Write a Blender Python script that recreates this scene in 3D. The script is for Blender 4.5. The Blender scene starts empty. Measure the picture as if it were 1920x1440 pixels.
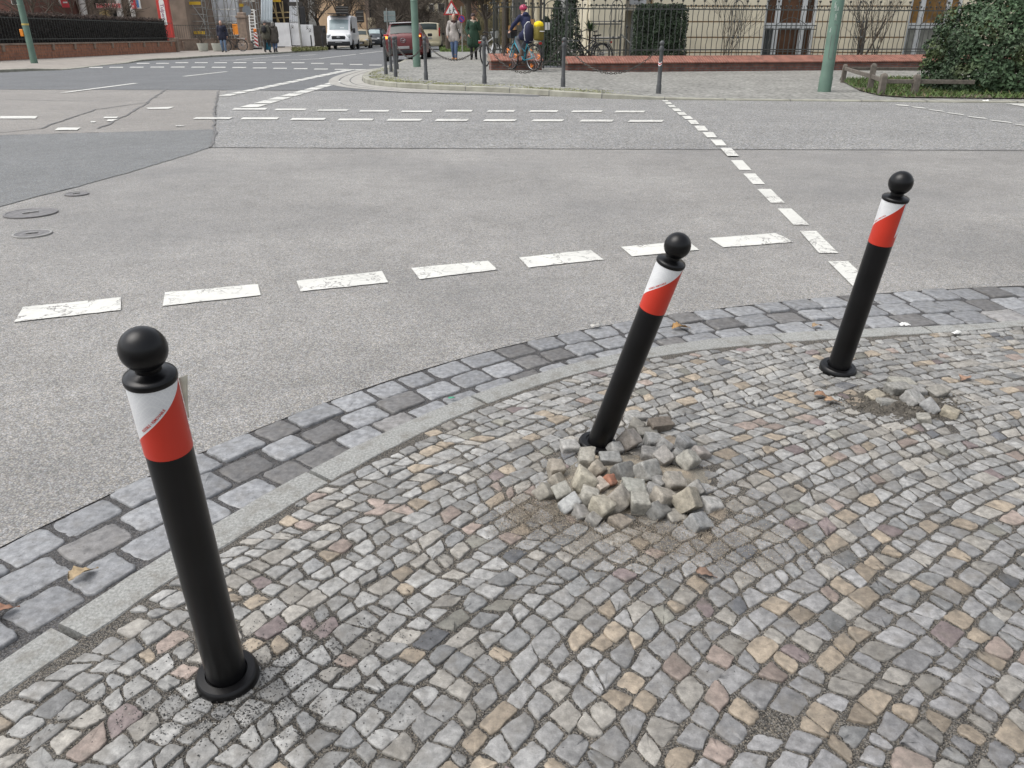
import bpy, bmesh, math, random
import numpy as np
from mathutils import Vector, Matrix, noise as mnoise

# ------------------------------------------------------------------ camera, light, exposure
SC = bpy.context.scene
COL = SC.collection
CAM_H = 1.05                       # camera height above the road, metres
PITCH = math.atan(654 / 1440)      # looking down about 24 degrees
cam_d = bpy.data.cameras.new("camera"); cam_d.sensor_width = 36; cam_d.lens = 27.0
cam_d.clip_start = 0.05; cam_d.clip_end = 1500
cam = bpy.data.objects.new("camera", cam_d); COL.objects.link(cam)
cam.location = (0, 0, CAM_H); cam.rotation_euler = (math.pi / 2 - PITCH, 0, 0)
SC.camera = cam

SUN_EL, SUN_ROT = math.radians(62), math.radians(-104)
world = bpy.data.worlds.new("World"); SC.world = world; world.use_nodes = True
wn, wl = world.node_tree.nodes, world.node_tree.links
bg = wn["Background"]; bg.inputs["Strength"].default_value = 0.145
sky = wn.new("ShaderNodeTexSky"); sky.sky_type = 'NISHITA'; sky.sun_disc = False
sky.sun_elevation = SUN_EL; sky.sun_rotation = SUN_ROT; sky.dust_density = 4.0; sky.air_density = 1.0
hs = wn.new("ShaderNodeHueSaturation"); hs.inputs["Saturation"].default_value = 0.30   # cloud cover greys the sky
wl.new(sky.outputs[0], hs.inputs["Color"]); wl.new(hs.outputs[0], bg.inputs["Color"])
sun_d = bpy.data.lights.new("sun", 'SUN'); sun_d.energy = .75; sun_d.angle = math.radians(50); sun_d.color = (1, .965, .91)
sun = bpy.data.objects.new("sun", sun_d); COL.objects.link(sun)
dirv = Vector((math.sin(-SUN_ROT) * -1 * math.cos(SUN_EL), math.cos(SUN_ROT) * math.cos(SUN_EL), math.sin(SUN_EL)))
sun.rotation_euler = dirv.to_track_quat('Z', 'Y').to_euler()
SC.view_settings.view_transform = 'Standard'; SC.view_settings.look = 'None'
SC.view_settings.exposure = 0.74; SC.view_settings.gamma = 1

# ------------------------------------------------------------------ helpers
CP, SP = math.cos(PITCH), math.sin(PITCH)
def G(u, v, z=0.0):
    """ground point seen at photo pixel (u, v)"""
    x = (u - 960) / 1440; y = -(v - 720) / 1440
    t = (CAM_H - z) / (SP - y * CP)
    return (x * t, (CP + y * SP) * t)
def W(u, v, Y):
    """point seen at photo pixel (u, v) on the upright plane at distance Y"""
    x = (u - 960) / 1440; y = -(v - 720) / 1440
    t = Y / (CP + y * SP)
    return (x * t, Y, CAM_H + (-SP + y * CP) * t)
R = random.Random(7)
def rnd(a, b): return R.uniform(a, b)

def tag(o, label=None, cat=None, group=None, kind=None):
    if label: o['label'] = label
    if cat: o['category'] = cat
    if group: o['group'] = group
    if kind: o['kind'] = kind
    return o
def thing(name, loc, label, cat, rotz=0, group=None, kind=None):
    o = bpy.data.objects.new(name, None); COL.objects.link(o); o.empty_display_size = .1
    o.location = loc; o.rotation_euler = (0, 0, rotz)
    return tag(o, label, cat, group, kind)
def children_of(o): return list(o.children)
def copy_tree(o, parent=None):
    c = o.copy(); COL.objects.link(c)
    if parent: c.parent = parent
    for ch in children_of(o): copy_tree(ch, c)
    return c

class MB:
    """collects shapes, builds ONE mesh object"""
    def __init__(s): s.v = []; s.f = []; s.m = []; s.c = []; s.cur = 0; s.col = None
    def add(s, verts, faces, m=None, col=None):
        o = len(s.v); s.v.extend([tuple(p) for p in verts])
        mm = s.cur if m is None else m; cc = s.col if col is None else col
        for f in faces:
            s.f.append(tuple(i + o for i in f)); s.m.append(mm); s.c.append(cc)
        return s
    def box(s, c, size, rot=None, **k):
        x, y, z = [a / 2 for a in size]
        P = [Vector((sx * x, sy * y, sz * z)) for sz in (-1, 1) for sy in (-1, 1) for sx in (-1, 1)]
        if rot is not None: P = [rot @ p for p in P]
        return s.add([p + Vector(c) for p in P], [(0, 2, 3, 1), (4, 5, 7, 6), (0, 1, 5, 4), (2, 6, 7, 3), (0, 4, 6, 2), (1, 3, 7, 5)], **k)
    def bbox(s, c, size, b, rot=None, **k):
        """box with chamfered edges"""
        bm = bmesh.new(); bmesh.ops.create_cube(bm, size=1)
        for v in bm.verts: v.co = Vector((v.co.x * size[0], v.co.y * size[1], v.co.z * size[2]))
        bmesh.ops.bevel(bm, geom=bm.edges[:], offset=b, segments=2, affect='EDGES', profile=.5)
        bm.verts.ensure_lookup_table()
        P = [v.co.copy() for v in bm.verts]
        if rot is not None: P = [rot @ p for p in P]
        s.add([p + Vector(c) for p in P], [[v.index for v in f.verts] for f in bm.faces], **k); bm.free(); return s
    def lathe(s, prof, n=24, o=(0, 0, 0), rot=None, cap0=True, cap1=True, **k):
        P = []; F = []
        for r, z in prof:
            for i in range(n):
                a = 2 * math.pi * i / n; P.append(Vector((r * math.cos(a), r * math.sin(a), z)))
        for j in range(len(prof) - 1):
            for i in range(n):
                i2 = (i + 1) % n; F.append((j * n + i, j * n + i2, (j + 1) * n + i2, (j + 1) * n + i))
        if cap0: F.append(tuple(range(n))[::-1])
        if cap1: F.append(tuple((len(prof) - 1) * n + i for i in range(n)))
        if rot is not None: P = [rot @ p for p in P]
        return s.add([p + Vector(o) for p in P], F, **k)
    def tube(s, pts, r, n=8, closed=False, **k):
        pts = [Vector(p) for p in pts]; m = len(pts)
        rr = r if isinstance(r, (list, tuple)) else [r] * m
        P = []; F = []; up = Vector((0, 0, 1)); prev = None
        for i, p in enumerate(pts):
            if closed: d = pts[(i + 1) % m] - pts[i - 1]
            else: d = pts[min(i + 1, m - 1)] - pts[max(i - 1, 0)]
            d.normalize()
            if prev is None:
                a = d.cross(up)
                if a.length < .05: a = d.cross(Vector((1, 0, 0)))
            else: a = prev - d * prev.dot(d)
            a.normalize(); prev = a.copy(); b = d.cross(a)
            for j in range(n):
                t = 2 * math.pi * j / n; P.append(p + (a * math.cos(t) + b * math.sin(t)) * rr[i])
        for i in range(m if closed else m - 1):
            i2 = (i + 1) % m
            for j in range(n):
                j2 = (j + 1) % n; F.append((i * n + j, i * n + j2, i2 * n + j2, i2 * n + j))
        if not closed:
            F.append(tuple(range(n))[::-1]); F.append(tuple((m - 1) * n + j for j in range(n)))
        return s.add(P, F, **k)
    def ell(s, c, rad, nu=16, nv=10, rot=None, **k):
        P = []; F = []
        for j in range(nv + 1):
            ph = math.pi * j / nv
            for i in range(nu):
                a = 2 * math.pi * i / nu
                P.append(Vector((rad[0] * math.sin(ph) * math.cos(a), rad[1] * math.sin(ph) * math.sin(a), -rad[2] * math.cos(ph))))
        for j in range(nv):
            for i in range(nu):
                i2 = (i + 1) % nu; F.append((j * nu + i, j * nu + i2, (j + 1) * nu + i2, (j + 1) * nu + i))
        if rot is not None: P = [rot @ p for p in P]
        return s.add([p + Vector(c) for p in P], F, **k)
    def caps(s, p0, r0, p1, r1, n=12, **k):
        """tapered capsule"""
        p0 = Vector(p0); p1 = Vector(p1); d = p1 - p0; L = d.length
        q = d.to_track_quat('Z', 'Y').to_matrix() if L > 1e-6 else Matrix.Identity(3)
        prof = [(r0 * math.cos(t), -r0 * math.sin(t)) for t in (1.5, 1.0, .5, 0)] + [(r1 * math.cos(t), L + r1 * math.sin(t)) for t in (0, .5, 1.0, 1.5)]
        return s.lathe(prof, n, p0, q, **k)
    def prism(s, poly, h0, h1, plane='xy', **k):
        """extrude a 2-D outline; plane xy: heights along z; xz: along y; yz: along x"""
        n = len(poly)
        def pt(a, b, h): return (a, b, h) if plane == 'xy' else ((a, h, b) if plane == 'xz' else (h, a, b))
        P = [pt(a, b, h0) for a, b in poly] + [pt(a, b, h1) for a, b in poly]
        F = [tuple(range(n))[::-1], tuple(range(n, 2 * n))] + [(i, (i + 1) % n, n + (i + 1) % n, n + i) for i in range(n)]
        return s.add(P, F, **k)
    def build(s, name, mats, parent=None, smooth=False, origin=None, world=False):
        me = bpy.data.meshes.new(name)
        v = s.v
        if world and parent is not None: origin = parent.location
        if origin is not None:
            ox, oy, oz = origin; v = [(a - ox, b - oy, c - oz) for a, b, c in v]
        me.from_pydata([tuple(p) for p in v], [], s.f)
        if not isinstance(mats, (list, tuple)): mats = [mats]
        for m in mats: me.materials.append(m)
        if len(mats) > 1: me.polygons.foreach_set('material_index', s.m)
        if any(c is not None for c in s.c):
            at = me.color_attributes.new('col', 'FLOAT_COLOR', 'CORNER'); arr = []
            for f, c in zip(s.f, s.c):
                c = c or (1, 1, 1); arr.extend([c[0], c[1], c[2], 1.0] * len(f))
            at.data.foreach_set('color', arr)
        me.update()
        bm = bmesh.new(); bm.from_mesh(me); bmesh.ops.recalc_face_normals(bm, faces=bm.faces[:]); bm.to_mesh(me); bm.free()
        if smooth: smooth_by_angle(me, 40 if smooth is True else smooth)
        o = bpy.data.objects.new(name, me); COL.objects.link(o)
        if parent is not None: o.parent = parent
        elif origin is not None: o.location = origin
        return o
def smooth_by_angle(me, deg):
    me.polygons.foreach_set('use_smooth', [True] * len(me.polygons))
    try: me.set_sharp_from_angle(angle=math.radians(deg))
    except Exception: pass
def np_mesh(name, V, F, cols, mat, parent=None, smooth=False, per='FACE', origin=None):
    """V (n,3), F (m,k) same size faces, cols (m,3) per face"""
    me = bpy.data.meshes.new(name); V = np.asarray(V, float); F = np.asarray(F, int); k = F.shape[1]
    if origin is not None: V = V - np.array(origin)
    me.vertices.add(len(V)); me.vertices.foreach_set('co', V.ravel())
    me.loops.add(F.size); me.loops.foreach_set('vertex_index', F.ravel())
    me.polygons.add(len(F)); me.polygons.foreach_set('loop_start', np.arange(len(F)) * k); me.polygons.foreach_set('loop_total', np.full(len(F), k))
    me.update(calc_edges=True)
    if cols is not None:
        at = me.color_attributes.new('col', 'FLOAT_COLOR', 'CORNER')
        c = np.repeat(np.concatenate([np.asarray(cols, float), np.ones((len(F), 1))], 1), k, axis=0); at.data.foreach_set('color', c.ravel())
    me.materials.append(mat); me.validate(clean_customdata=False)
    if smooth: me.polygons.foreach_set('use_smooth', [True] * len(me.polygons))
    o = bpy.data.objects.new(name, me); COL.objects.link(o)
    if parent is not None: o.parent = parent
    elif origin is not None: o.location = origin
    return o

# ------------------------------------------------------------------ materials
def nodes(m):
    m.use_nodes = True; nt = m.node_tree
    return nt.nodes, nt.links, nt.nodes["Principled BSDF"]
def coords(n, kind="Object"): return n.new("ShaderNodeTexCoord").outputs[kind]
def noise_val(n, l, co, scale, detail=4, lo=.8, hi=1.2, a=.3, b=.7):
    t = n.new("ShaderNodeTexNoise"); t.inputs["Scale"].default_value = scale; t.inputs["Detail"].default_value = detail; l.new(co, t.inputs["Vector"])
    r = n.new("ShaderNodeMapRange"); r.inputs[1].default_value = a; r.inputs[2].default_value = b; r.inputs[3].default_value = lo; r.inputs[4].default_value = hi
    l.new(t.outputs[0], r.inputs[0]); return r.outputs[0], t.outputs[0]
def mul(n, l, a, b):
    m = n.new("ShaderNodeMath"); m.operation = 'MULTIPLY'; l.new(a, m.inputs[0]); l.new(b, m.inputs[1]); return m.outputs[0]
def shade(n, l, col, val):
    h = n.new("ShaderNodeVectorMath"); h.operation = 'SCALE'
    if isinstance(col, (tuple, list)): h.inputs[0].default_value = col[:3]
    else: l.new(col, h.inputs[0])
    l.new(val, h.inputs["Scale"]); return h.outputs[0]
def mixc(n, l, fac, a, b):
    x = n.new("ShaderNodeMix"); x.data_type = 'RGBA'
    for s, i in ((a, 6), (b, 7)):
        if isinstance(s, (tuple, list)): x.inputs[i].default_value = (*s[:3], 1)
        else: l.new(s, x.inputs[i])
    if isinstance(fac, (int, float)): x.inputs[0].default_value = fac
    else: l.new(fac, x.inputs[0])
    return x.outputs[2]
def ramp01(n, l, v, a, b):
    r = n.new("ShaderNodeMapRange"); r.inputs[1].default_value = a; r.inputs[2].default_value = b; l.new(v, r.inputs[0]); return r.outputs[0]
def bump(n, l, bs, h, strength, dist):
    b = n.new("ShaderNodeBump"); b.inputs["Strength"].default_value = strength; b.inputs["Distance"].default_value = dist
    l.new(h, b.inputs["Height"]); l.new(b.outputs[0], bs.inputs["Normal"]); return b
def M(name, rgb=None, rough=.6, var=.12, scale=8, metal=0, bstr=0, bscale=60, bdist=.004, spec=.5, emit=0, dirt=0, alpha=None):
    """plain paint / stone / cloth with noise in its colour (rgb None: the mesh's own colour attribute)"""
    m = bpy.data.materials.new(name); n, l, bs = nodes(m); co = coords(n)
    v, raw = noise_val(n, l, co, scale, 5, 1 - var, 1 + var)
    if rgb is None:
        a = n.new("ShaderNodeVertexColor"); a.layer_name = 'col'; src = a.outputs[0]
    else: src = rgb
    c = shade(n, l, src, v)
    if dirt:
        d, _ = noise_val(n, l, co, scale * .35, 6, 0, dirt, .5, .75); c = mixc(n, l, d, c, (.06, .05, .04))
    l.new(c, bs.inputs["Base Color"]); bs.inputs["Roughness"].default_value = rough; bs.inputs["Metallic"].default_value = metal
    bs.inputs["Specular IOR Level"].default_value = spec
    if bstr:
        t = n.new("ShaderNodeTexNoise"); t.inputs["Scale"].default_value = bscale; t.inputs["Detail"].default_value = 6; l.new(co, t.inputs["Vector"])
        bump(n, l, bs, t.outputs[0], bstr, bdist)
    if emit:
        l.new(c, bs.inputs["Emission Color"]); bs.inputs["Emission Strength"].default_value = emit
    return m
def asphalt(name, rgb, agg=190, con=.55, blot=.12, bs_=.35, crack=0, stain=0):
    m = bpy.data.materials.new(name); n, l, bs = nodes(m); co = coords(n)
    vo = n.new("ShaderNodeTexVoronoi"); vo.inputs["Scale"].default_value = agg; l.new(co, vo.inputs["Vector"])
    sp = n.new("ShaderNodeSeparateColor"); l.new(vo.outputs["Color"], sp.inputs[0])
    r = n.new("ShaderNodeMapRange"); r.inputs[3].default_value = 1 - con; r.inputs[4].default_value = 1 + con; l.new(sp.outputs[0], r.inputs[0])
    gap = n.new("ShaderNodeMapRange"); gap.inputs[1].default_value = .35; gap.inputs[2].default_value = .75; gap.inputs[3].default_value = 1; gap.inputs[4].default_value = .55
    l.new(vo.outputs["Distance"], gap.inputs[0])
    b1, _ = noise_val(n, l, co, .9, 6, 1 - blot, 1 + blot); b2, _ = noise_val(n, l, co, 7, 5, .9, 1.08); b3, _ = noise_val(n, l, co, 45, 3, .86, 1.14)
    val = mul(n, l, mul(n, l, mul(n, l, r.outputs[0], gap.outputs[0]), b1), mul(n, l, b2, b3))
    tint = mixc(n, l, sp.outputs[1], (rgb[0] * .93, rgb[1] * .97, rgb[2] * 1.04), (rgb[0] * 1.08, rgb[1] * 1.02, rgb[2] * .92))
    c = shade(n, l, tint, val)
    if stain:                                           # oil and tyre polish: broad soft darker patches in the surface
        s, _ = noise_val(n, l, co, .55, 3, 0, stain, .48, .72); c = mixc(n, l, s, c, (rgb[0] * .45, rgb[1] * .46, rgb[2] * .48))
    l.new(c, bs.inputs["Base Color"]); bs.inputs["Roughness"].default_value = .75
    bump(n, l, bs, gap.outputs[0], bs_, .003); return m
def stone_mat(name, rough=.62, spots=.5, fine=70, bstr=.35, dirt=.35, spotcol=(.05, .05, .05)):
    """cut stone: own colour attribute, cloudy tone, pits, dust"""
    m = bpy.data.materials.new(name); n, l, bs = nodes(m); co = coords(n)
    a = n.new("ShaderNodeVertexColor"); a.layer_name = 'col'
    v1, _ = noise_val(n, l, co, fine, 6, .68, 1.32); v2, _ = noise_val(n, l, co, fine * 5, 3, .88, 1.12)
    c = shade(n, l, a.outputs[0], mul(n, l, v1, v2))
    d, _ = noise_val(n, l, co, 26, 7, 0, dirt, .5, .68); c = mixc(n, l, d, c, (.135, .122, .10))
    p, _ = noise_val(n, l, co, fine * 3.2, 2, 0, spots, .66, .74); c = mixc(n, l, p, c, spotcol)
    l.new(c, bs.inputs["Base Color"])
    rr, _ = noise_val(n, l, co, 30, 4, rough - .12, rough + .12); l.new(rr, bs.inputs["Roughness"])
    t = n.new("ShaderNodeTexNoise"); t.inputs["Scale"].default_value = fine * 1.3; t.inputs["Detail"].default_value = 8; l.new(co, t.inputs["Vector"])
    bump(n, l, bs, t.outputs[0], bstr, .004); return m
# ------------------------------------------------------------------ near ground: road, gutter, kerb, mosaic paving
m_road = asphalt("asphalt_light", (.286, .280, .268), 235, .42, .13, .3, stain=.5)
m_road_blue = asphalt("asphalt_dark_patch", (.175, .182, .184), 150, .35, .08, .25)
m_road_old = asphalt("asphalt_old_beige", (.262, .250, .233), 120, .22, .09, .2)
m_road_coarse = asphalt("asphalt_coarse", (.262, .262, .256), 85, .62, .10, .4)
m_road_far = asphalt("asphalt_street", (.140, .147, .153), 60, .2, .10, .1)
m_paint = bpy.data.materials.new("road_paint")
n, l, bs = nodes(m_paint); co = coords(n)
v, _ = noise_val(n, l, co, 3.5, 6, .88, 1.06); v2, _ = noise_val(n, l, co, 60, 3, .93, 1.05)
c = shade(n, l, (.60, .597, .555), mul(n, l, v, v2))
vo = n.new("ShaderNodeTexVoronoi"); vo.feature = 'DISTANCE_TO_EDGE'; vo.inputs["Scale"].default_value = 7
nz = n.new("ShaderNodeTexNoise"); nz.inputs["Scale"].default_value = 9; nz.inputs["Detail"].default_value = 5; l.new(co, nz.inputs["Vector"])
mv = n.new("ShaderNodeMix"); mv.data_type = 'VECTOR'; mv.inputs[0].default_value = .35; l.new(co, mv.inputs[4]); l.new(nz.outputs["Color"], mv.inputs[5]); l.new(mv.outputs[1], vo.inputs["Vector"])
crk = n.new("ShaderNodeMapRange"); crk.inputs[1].default_value = .008; crk.inputs[2].default_value = .034; crk.inputs[3].default_value = 1; crk.inputs[4].default_value = 0; l.new(vo.outputs["Distance"], crk.inputs[0])
msk, _ = noise_val(n, l, co, 1.7, 2, 0, 1, .44, .54)
c = mixc(n, l, mul(n, l, crk.outputs[0], msk), c, (.17, .16, .15))
chip, _ = noise_val(n, l, co, 38, 4, 0, 1, .69, .71); c = mixc(n, l, chip, c, (.19, .18, .17))
l.new(c, bs.inputs["Base Color"]); bs.inputs["Roughness"].default_value = .6

OUT_C = [0.00085, -0.01354, 0.07471, -0.25626, 0.65683, 2.66202]
KU_C = [0.00778, -0.02383, 0.11697, -0.45034, 0.7911, 2.2982]
KL_C = [-0.01179, 0.03414, 0.11467, -0.54428, 0.85867, 2.18966]
def curve(C, x, lo, hi):
    xc = min(max(x, lo), hi); y = np.polyval(C, xc)
    if x != xc: y += np.polyval(np.polyder(C), xc) * (x - xc)
    return float(y)
def f_out(x): return curve(OUT_C, x, -1.15, 2.35)
def f_ku(x): return curve(KU_C, x, -.93, 2.03)
def f_kl(x): return curve(KL_C, x, -.87, 1.99)

# base ground sheet, to the horizon
mb = MB(); mb.add([(-600, -600, -.06), (600, -600, -.06), (600, 900, -.06), (-600, 900, -.06)], [(0, 1, 2, 3)])
tag(mb.build("ground", M("earth", (.16, .15, .13), .9, .2, .3)), kind='structure')
# main carriageway
xs = [-60, -20, -8, -4] + [float(a) for a in np.linspace(-3, 6, 73)] + [9, 20, 60]
mb = MB(); P = []; F = []
for i, x in enumerate(xs):
    P += [(x, max(f_out(x), -12), 0), (x, 140, 0)]
    if i: F.append((2 * i - 2, 2 * i, 2 * i + 1, 2 * i - 1))
mb.add(P, F); tag(mb.build("road", m_road), kind='structure')
def sheet(name, pix, z, mat, world_pts=None, wob=0):
    pts = world_pts or [G(u, v) for u, v in pix]
    if wob:
        q = []
        for i, p in enumerate(pts):
            a = Vector(p); b = Vector(pts[(i + 1) % len(pts)]); k = max(2, min(60, int((b - a).length / .12)))
            nn = Vector((-(b - a).y, (b - a).x)).normalized() if (b - a).length else Vector((0, 0))
            for j in range(k):
                w = a.lerp(b, j / k); q.append(w + nn * (mnoise.noise((w.x * 5, w.y * 5, 3)) * wob if 0 < j else 0))
        pts = [tuple(p) for p in q]
    bm = bmesh.new(); vs = [bm.verts.new((p[0], p[1], z)) for p in pts]; f = bm.faces.new(vs)
    bmesh.ops.triangulate(bm, faces=[f]); bmesh.ops.recalc_face_normals(bm, faces=bm.faces[:])
    for f in bm.faces:
        if f.normal.z < 0: f.normal_flip()
    me = bpy.data.meshes.new(name); bm.to_mesh(me); bm.free(); me.materials.append(mat)
    o = bpy.data.objects.new(name, me); COL.objects.link(o); return tag(o, kind='structure')
# surfacing patches of the crossing, each a sheet 4 mm above the one below
sheet("road_patch", [(-420, 560), (0, 388), (240, 325), (395, 277), (404, 243), (-500, 268)], .004, m_road_blue, wob=.03)
sheet("road_patch", [(-500, 268), (404, 243), (405, 205), (412, 169), (-500, 166)], .004, m_road_old, wob=.03)
sheet("road_patch", [(397, 277), (1000, 279.5), (2500, 284), (2600, 197), (1600, 191), (1000, 181), (640, 172), (430, 169), (409, 180), (404, 205), (405, 243)], .004, m_road_coarse, wob=.03)
street = [(-500, 167), (640, 170), (1010, 182)]
sheet("road_patch", None, .008, m_road_far, [G(u, v) for u, v in street] + [(1, 24), (-1, 40), (-3, 120), (-40, 138), (-58, 138), (-58, 19)])
# a tar seam between two patches
m_tar = M("tar_seam", (.125, .122, .118), .6, .2, 30)
mb = MB()
def seam(pix, w, z=.0105):
    pts = []
    for i in range(len(pix) - 1):
        a = Vector(G(*pix[i])); b = Vector(G(*pix[i + 1])); k = max(2, int((b - a).length / .15))
        for j in range(k): pts.append(a.lerp(b, j / k))
    pts.append(Vector(G(*pix[-1])))
    P = []; F = []
    for i, p in enumerate(pts):
        d = (pts[min(i + 1, len(pts) - 1)] - pts[max(i - 1, 0)]).normalized(); nn = Vector((-d.y, d.x))
        p = p + nn * mnoise.noise((p.x * 3, p.y * 3, 0)) * .05; ww = w * (.6 + .8 * abs(mnoise.noise((p.x * 7, p.y * 7, 5))))
        P += [(p.x + nn.x * ww, p.y + nn.y * ww, z), (p.x - nn.x * ww, p.y - nn.y * ww, z)]
        if i: F.append((2 * i - 2, 2 * i, 2 * i + 1, 2 * i - 1))
    mb.add(P, F)
seam([(396, 277), (403, 243), (400, 222), (404, 200), (410, 172)], .018)
seam([(-60, 256), (75, 242), (180, 206), (275, 193), (312, 168)], .02)
seam([(185, 242), (240, 215), (280, 192)], .02)
seam([(0, 187), (150, 190), (270, 190)], .014)
seam([(397, 277.5), (1000, 280), (1920, 283)], .006)
tag(mb.build("tar_seams", m_tar), kind='structure')

# painted lines
mb = MB()
def quad(pix, z=None, wob=.004, n=9):
    """painted bar with slightly ragged edges"""
    if z is None: z = .0045 if pix[0][1] > 283 else .0125
    q = [Vector(G(u, v)) for u, v in pix]; top = [q[0].lerp(q[1], i / n) for i in range(n + 1)]; bot = [q[3].lerp(q[2], i / n) for i in range(n + 1)]
    P = []; F = []
    for i in range(n + 1):
        P += [(top[i].x, top[i].y + rnd(-wob, wob), z), (bot[i].x, bot[i].y + rnd(-wob, wob), z)]
        if i: F.append((2 * i - 2, 2 * i - 1, 2 * i + 1, 2 * i))
    mb.add(P, F)
for q in [[(44, 577), (227, 559), (227, 583), (28, 605)], [(309, 550), (484, 534), (489, 555), (306, 575)], [(556, 528), (716, 509.5), (728, 531), (564, 548)],
          [(771, 504), (915, 490), (933, 507), (787, 525)], [(973, 484), (1107, 470), (1132, 488), (991, 503)], [(1164, 464), (1290, 453.5), (1311, 470), (1185, 482)], [(1329, 447.5), (1456, 438), (1487, 455), (1356, 465)]]: quad(q)
dz = """150 70 190 70 198 80 163 80/168 85 210 85 222 98 182 98/190 104 235 104 250 121 205 121/221 129 270 129 288 148 238 148/252 154 305 154 326 174 272 174/289 181 345 181 368 203 312 203/328 209 385 209 412 239 354 239/375 250 445 250 472 284 402 284/430 294 505 294 533 331 465 331/488 347 565 347 600 388 526 388/556 405 632 405 684 461 606 461/628 484 708 484 772 552 688 552/712 577 797 577 865 650 782 650/812 685 905 685 1003 780 905 780/952 820 1048 820 1171 933 1062 933/1106 976 1220 976 1374 1130 1240 1130/1300 1186 1440 1186 1645 1380 1495 1380"""
for s in dz.split('/'):
    a = [float(x) for x in s.split()]; quad([(1200 + a[i] / 3.693, 170 + a[i + 1] / 3.693) for i in (0, 2, 4, 6)], wob=.002)
dz = """310 322 545 322 530 335 290 335/610 327 825 327 815 339 595 339/915 333 1128 333 1115 343 900 343/1215 338 1420 338 1412 349 1203 349/1515 341 1732 341 1722 353 1502 353/30 390 293 390 270 402 8 402/370 390 630 390 612 405 348 405/725 395 968 395 950 409 705 409/1065 399 1312 399 1297 413 1045 413/1415 402 1658 402 1642 415 1400 415"""
for s in dz.split('/'):
    a = [float(x) for x in s.split()]; quad([(360 + a[i] / 3.84, 120 + a[i + 1] / 3.84) for i in (0, 2, 4, 6)], wob=.003, n=4)
for x0, x1, y in ((833, 887, 209), (912, 966, 209.4), (991, 1047, 209.6), (1070, 1130, 210), (1151, 1210, 210.5)): quad([(x0 + 5, y - 1.4), (x1, y - 1.4), (x1 - 3, y + 1.8), (x0, y + 1.8)], n=4)
for x0, x1, y in ((815, 879, 226.5), (905, 969, 227), (996, 1058, 227.3), (1086, 1151, 227.8), (1177, 1245, 228.3)): quad([(x0 + 5, y - 1.7), (x1, y - 1.7), (x1 - 4, y + 2), (x0, y + 2)], n=4)
def dashes(p0, p1, n, duty, w0, w1):
    """bars with level edges stepping along a slanting line"""
    for i in range(n):
        pt = lambda t: (p0[0] + (p1[0] - p0[0]) * t, p0[1] + (p1[1] - p0[1]) * t); e = lambda t: 1 - (1 - t) ** 1.35
        b_, t_ = pt(e(i / n)), pt(e((i + duty) / n)); w_ = w0 + (w1 - w0) * e(i / n)
        quad([(t_[0] - w_, t_[1]), (t_[0] + w_, t_[1]), (b_[0] + w_, b_[1]), (b_[0] - w_, b_[1])], n=2, wob=0)
dashes((420, 181), (660, 130.5), 15, .80, 11, 8.5); dashes((466, 202.5), (640, 152.5), 9, .78, 17, 10)
for i in range(13):
    u = 256 + 36.3 * i; v = (119.3 if u < 300 else 118) + max(0, (u - 540) * .03); quad([(u + 1, v - .55), (u + 25, v - .55), (u + 24, v + .6), (u, v + .6)], n=2, wob=0)
for i in range(14):
    u = 166 + 38.4 * i; v = 127.2 - .8 * math.sin(min(1, max(0, (u - 160) / 300)) * math.pi) + max(0, (u - 430) * .018); quad([(u + 2, v - .65), (u + 27, v - .65), (u + 26, v + .7), (u, v + .7)], n=2, wob=0)
def stripe(pts, w):
    for (a, b) in zip(pts[:-1], pts[1:]):
        A = Vector(G(*a)); B = Vector(G(*b)); d = (B - A).normalized(); nn = Vector((-d.y, d.x)) * w
        mb.add([(*(A + nn), .014), (*(A - nn), .014), (*(B - nn), .014), (*(B + nn), .014)], [(0, 1, 2, 3)])
stripe([(119, 175), (255, 157)], .07); stripe([(345, 144), (425, 135)], .07)
stripe([(412, 113.6), (560, 112.9)], .12); stripe([(560, 112.9), (600, 110.4), (668, 102)], .07); stripe([(674, 101.3), (722, 95.6)], .07); stripe([(443, 112.4), (545, 104)], .06)
stripe([(562, 104.5), (593, 103)], .12); stripe([(680, 94.6), (697, 94.3)], .12)
for s in ("5 327 195 327 185 340 0 340", "300 387 415 387 395 400 283 400", "750 284 895 279 870 289 765 290", "540 330 608 330 600 338 530 338", "560 344 610 344 570 354 548 352", "466 354 495 354 488 360 470 360", "905 376 950 376 940 380 905 380"):
    a = [float(x) for x in s.split()]; quad([(a[i] / 2.743, 100 + a[i + 1] / 2.743) for i in (0, 2, 4, 6)], n=5, wob=.012)
for x0, y0, x1, y1 in ((1678, 197, 1706, 200.5), (1708, 201, 1737, 205.4), (1739, 206, 1772, 211.5), (1774, 212, 1810, 218), (1812, 219, 1852, 225), (1854, 226, 1899, 232.7), (1901, 234, 1950, 241)):
    quad([(x0, y0), (x1 - 6, y1 - 2.2), (x1, y1), (x0 + 6, y0 + 2.1)], n=2, wob=0)
quad([(1885, 195.4), (1990, 196), (1990, 206), (1925, 202)], n=3, wob=0)
tag(mb.build("road_markings", m_paint), kind='structure')

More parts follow.
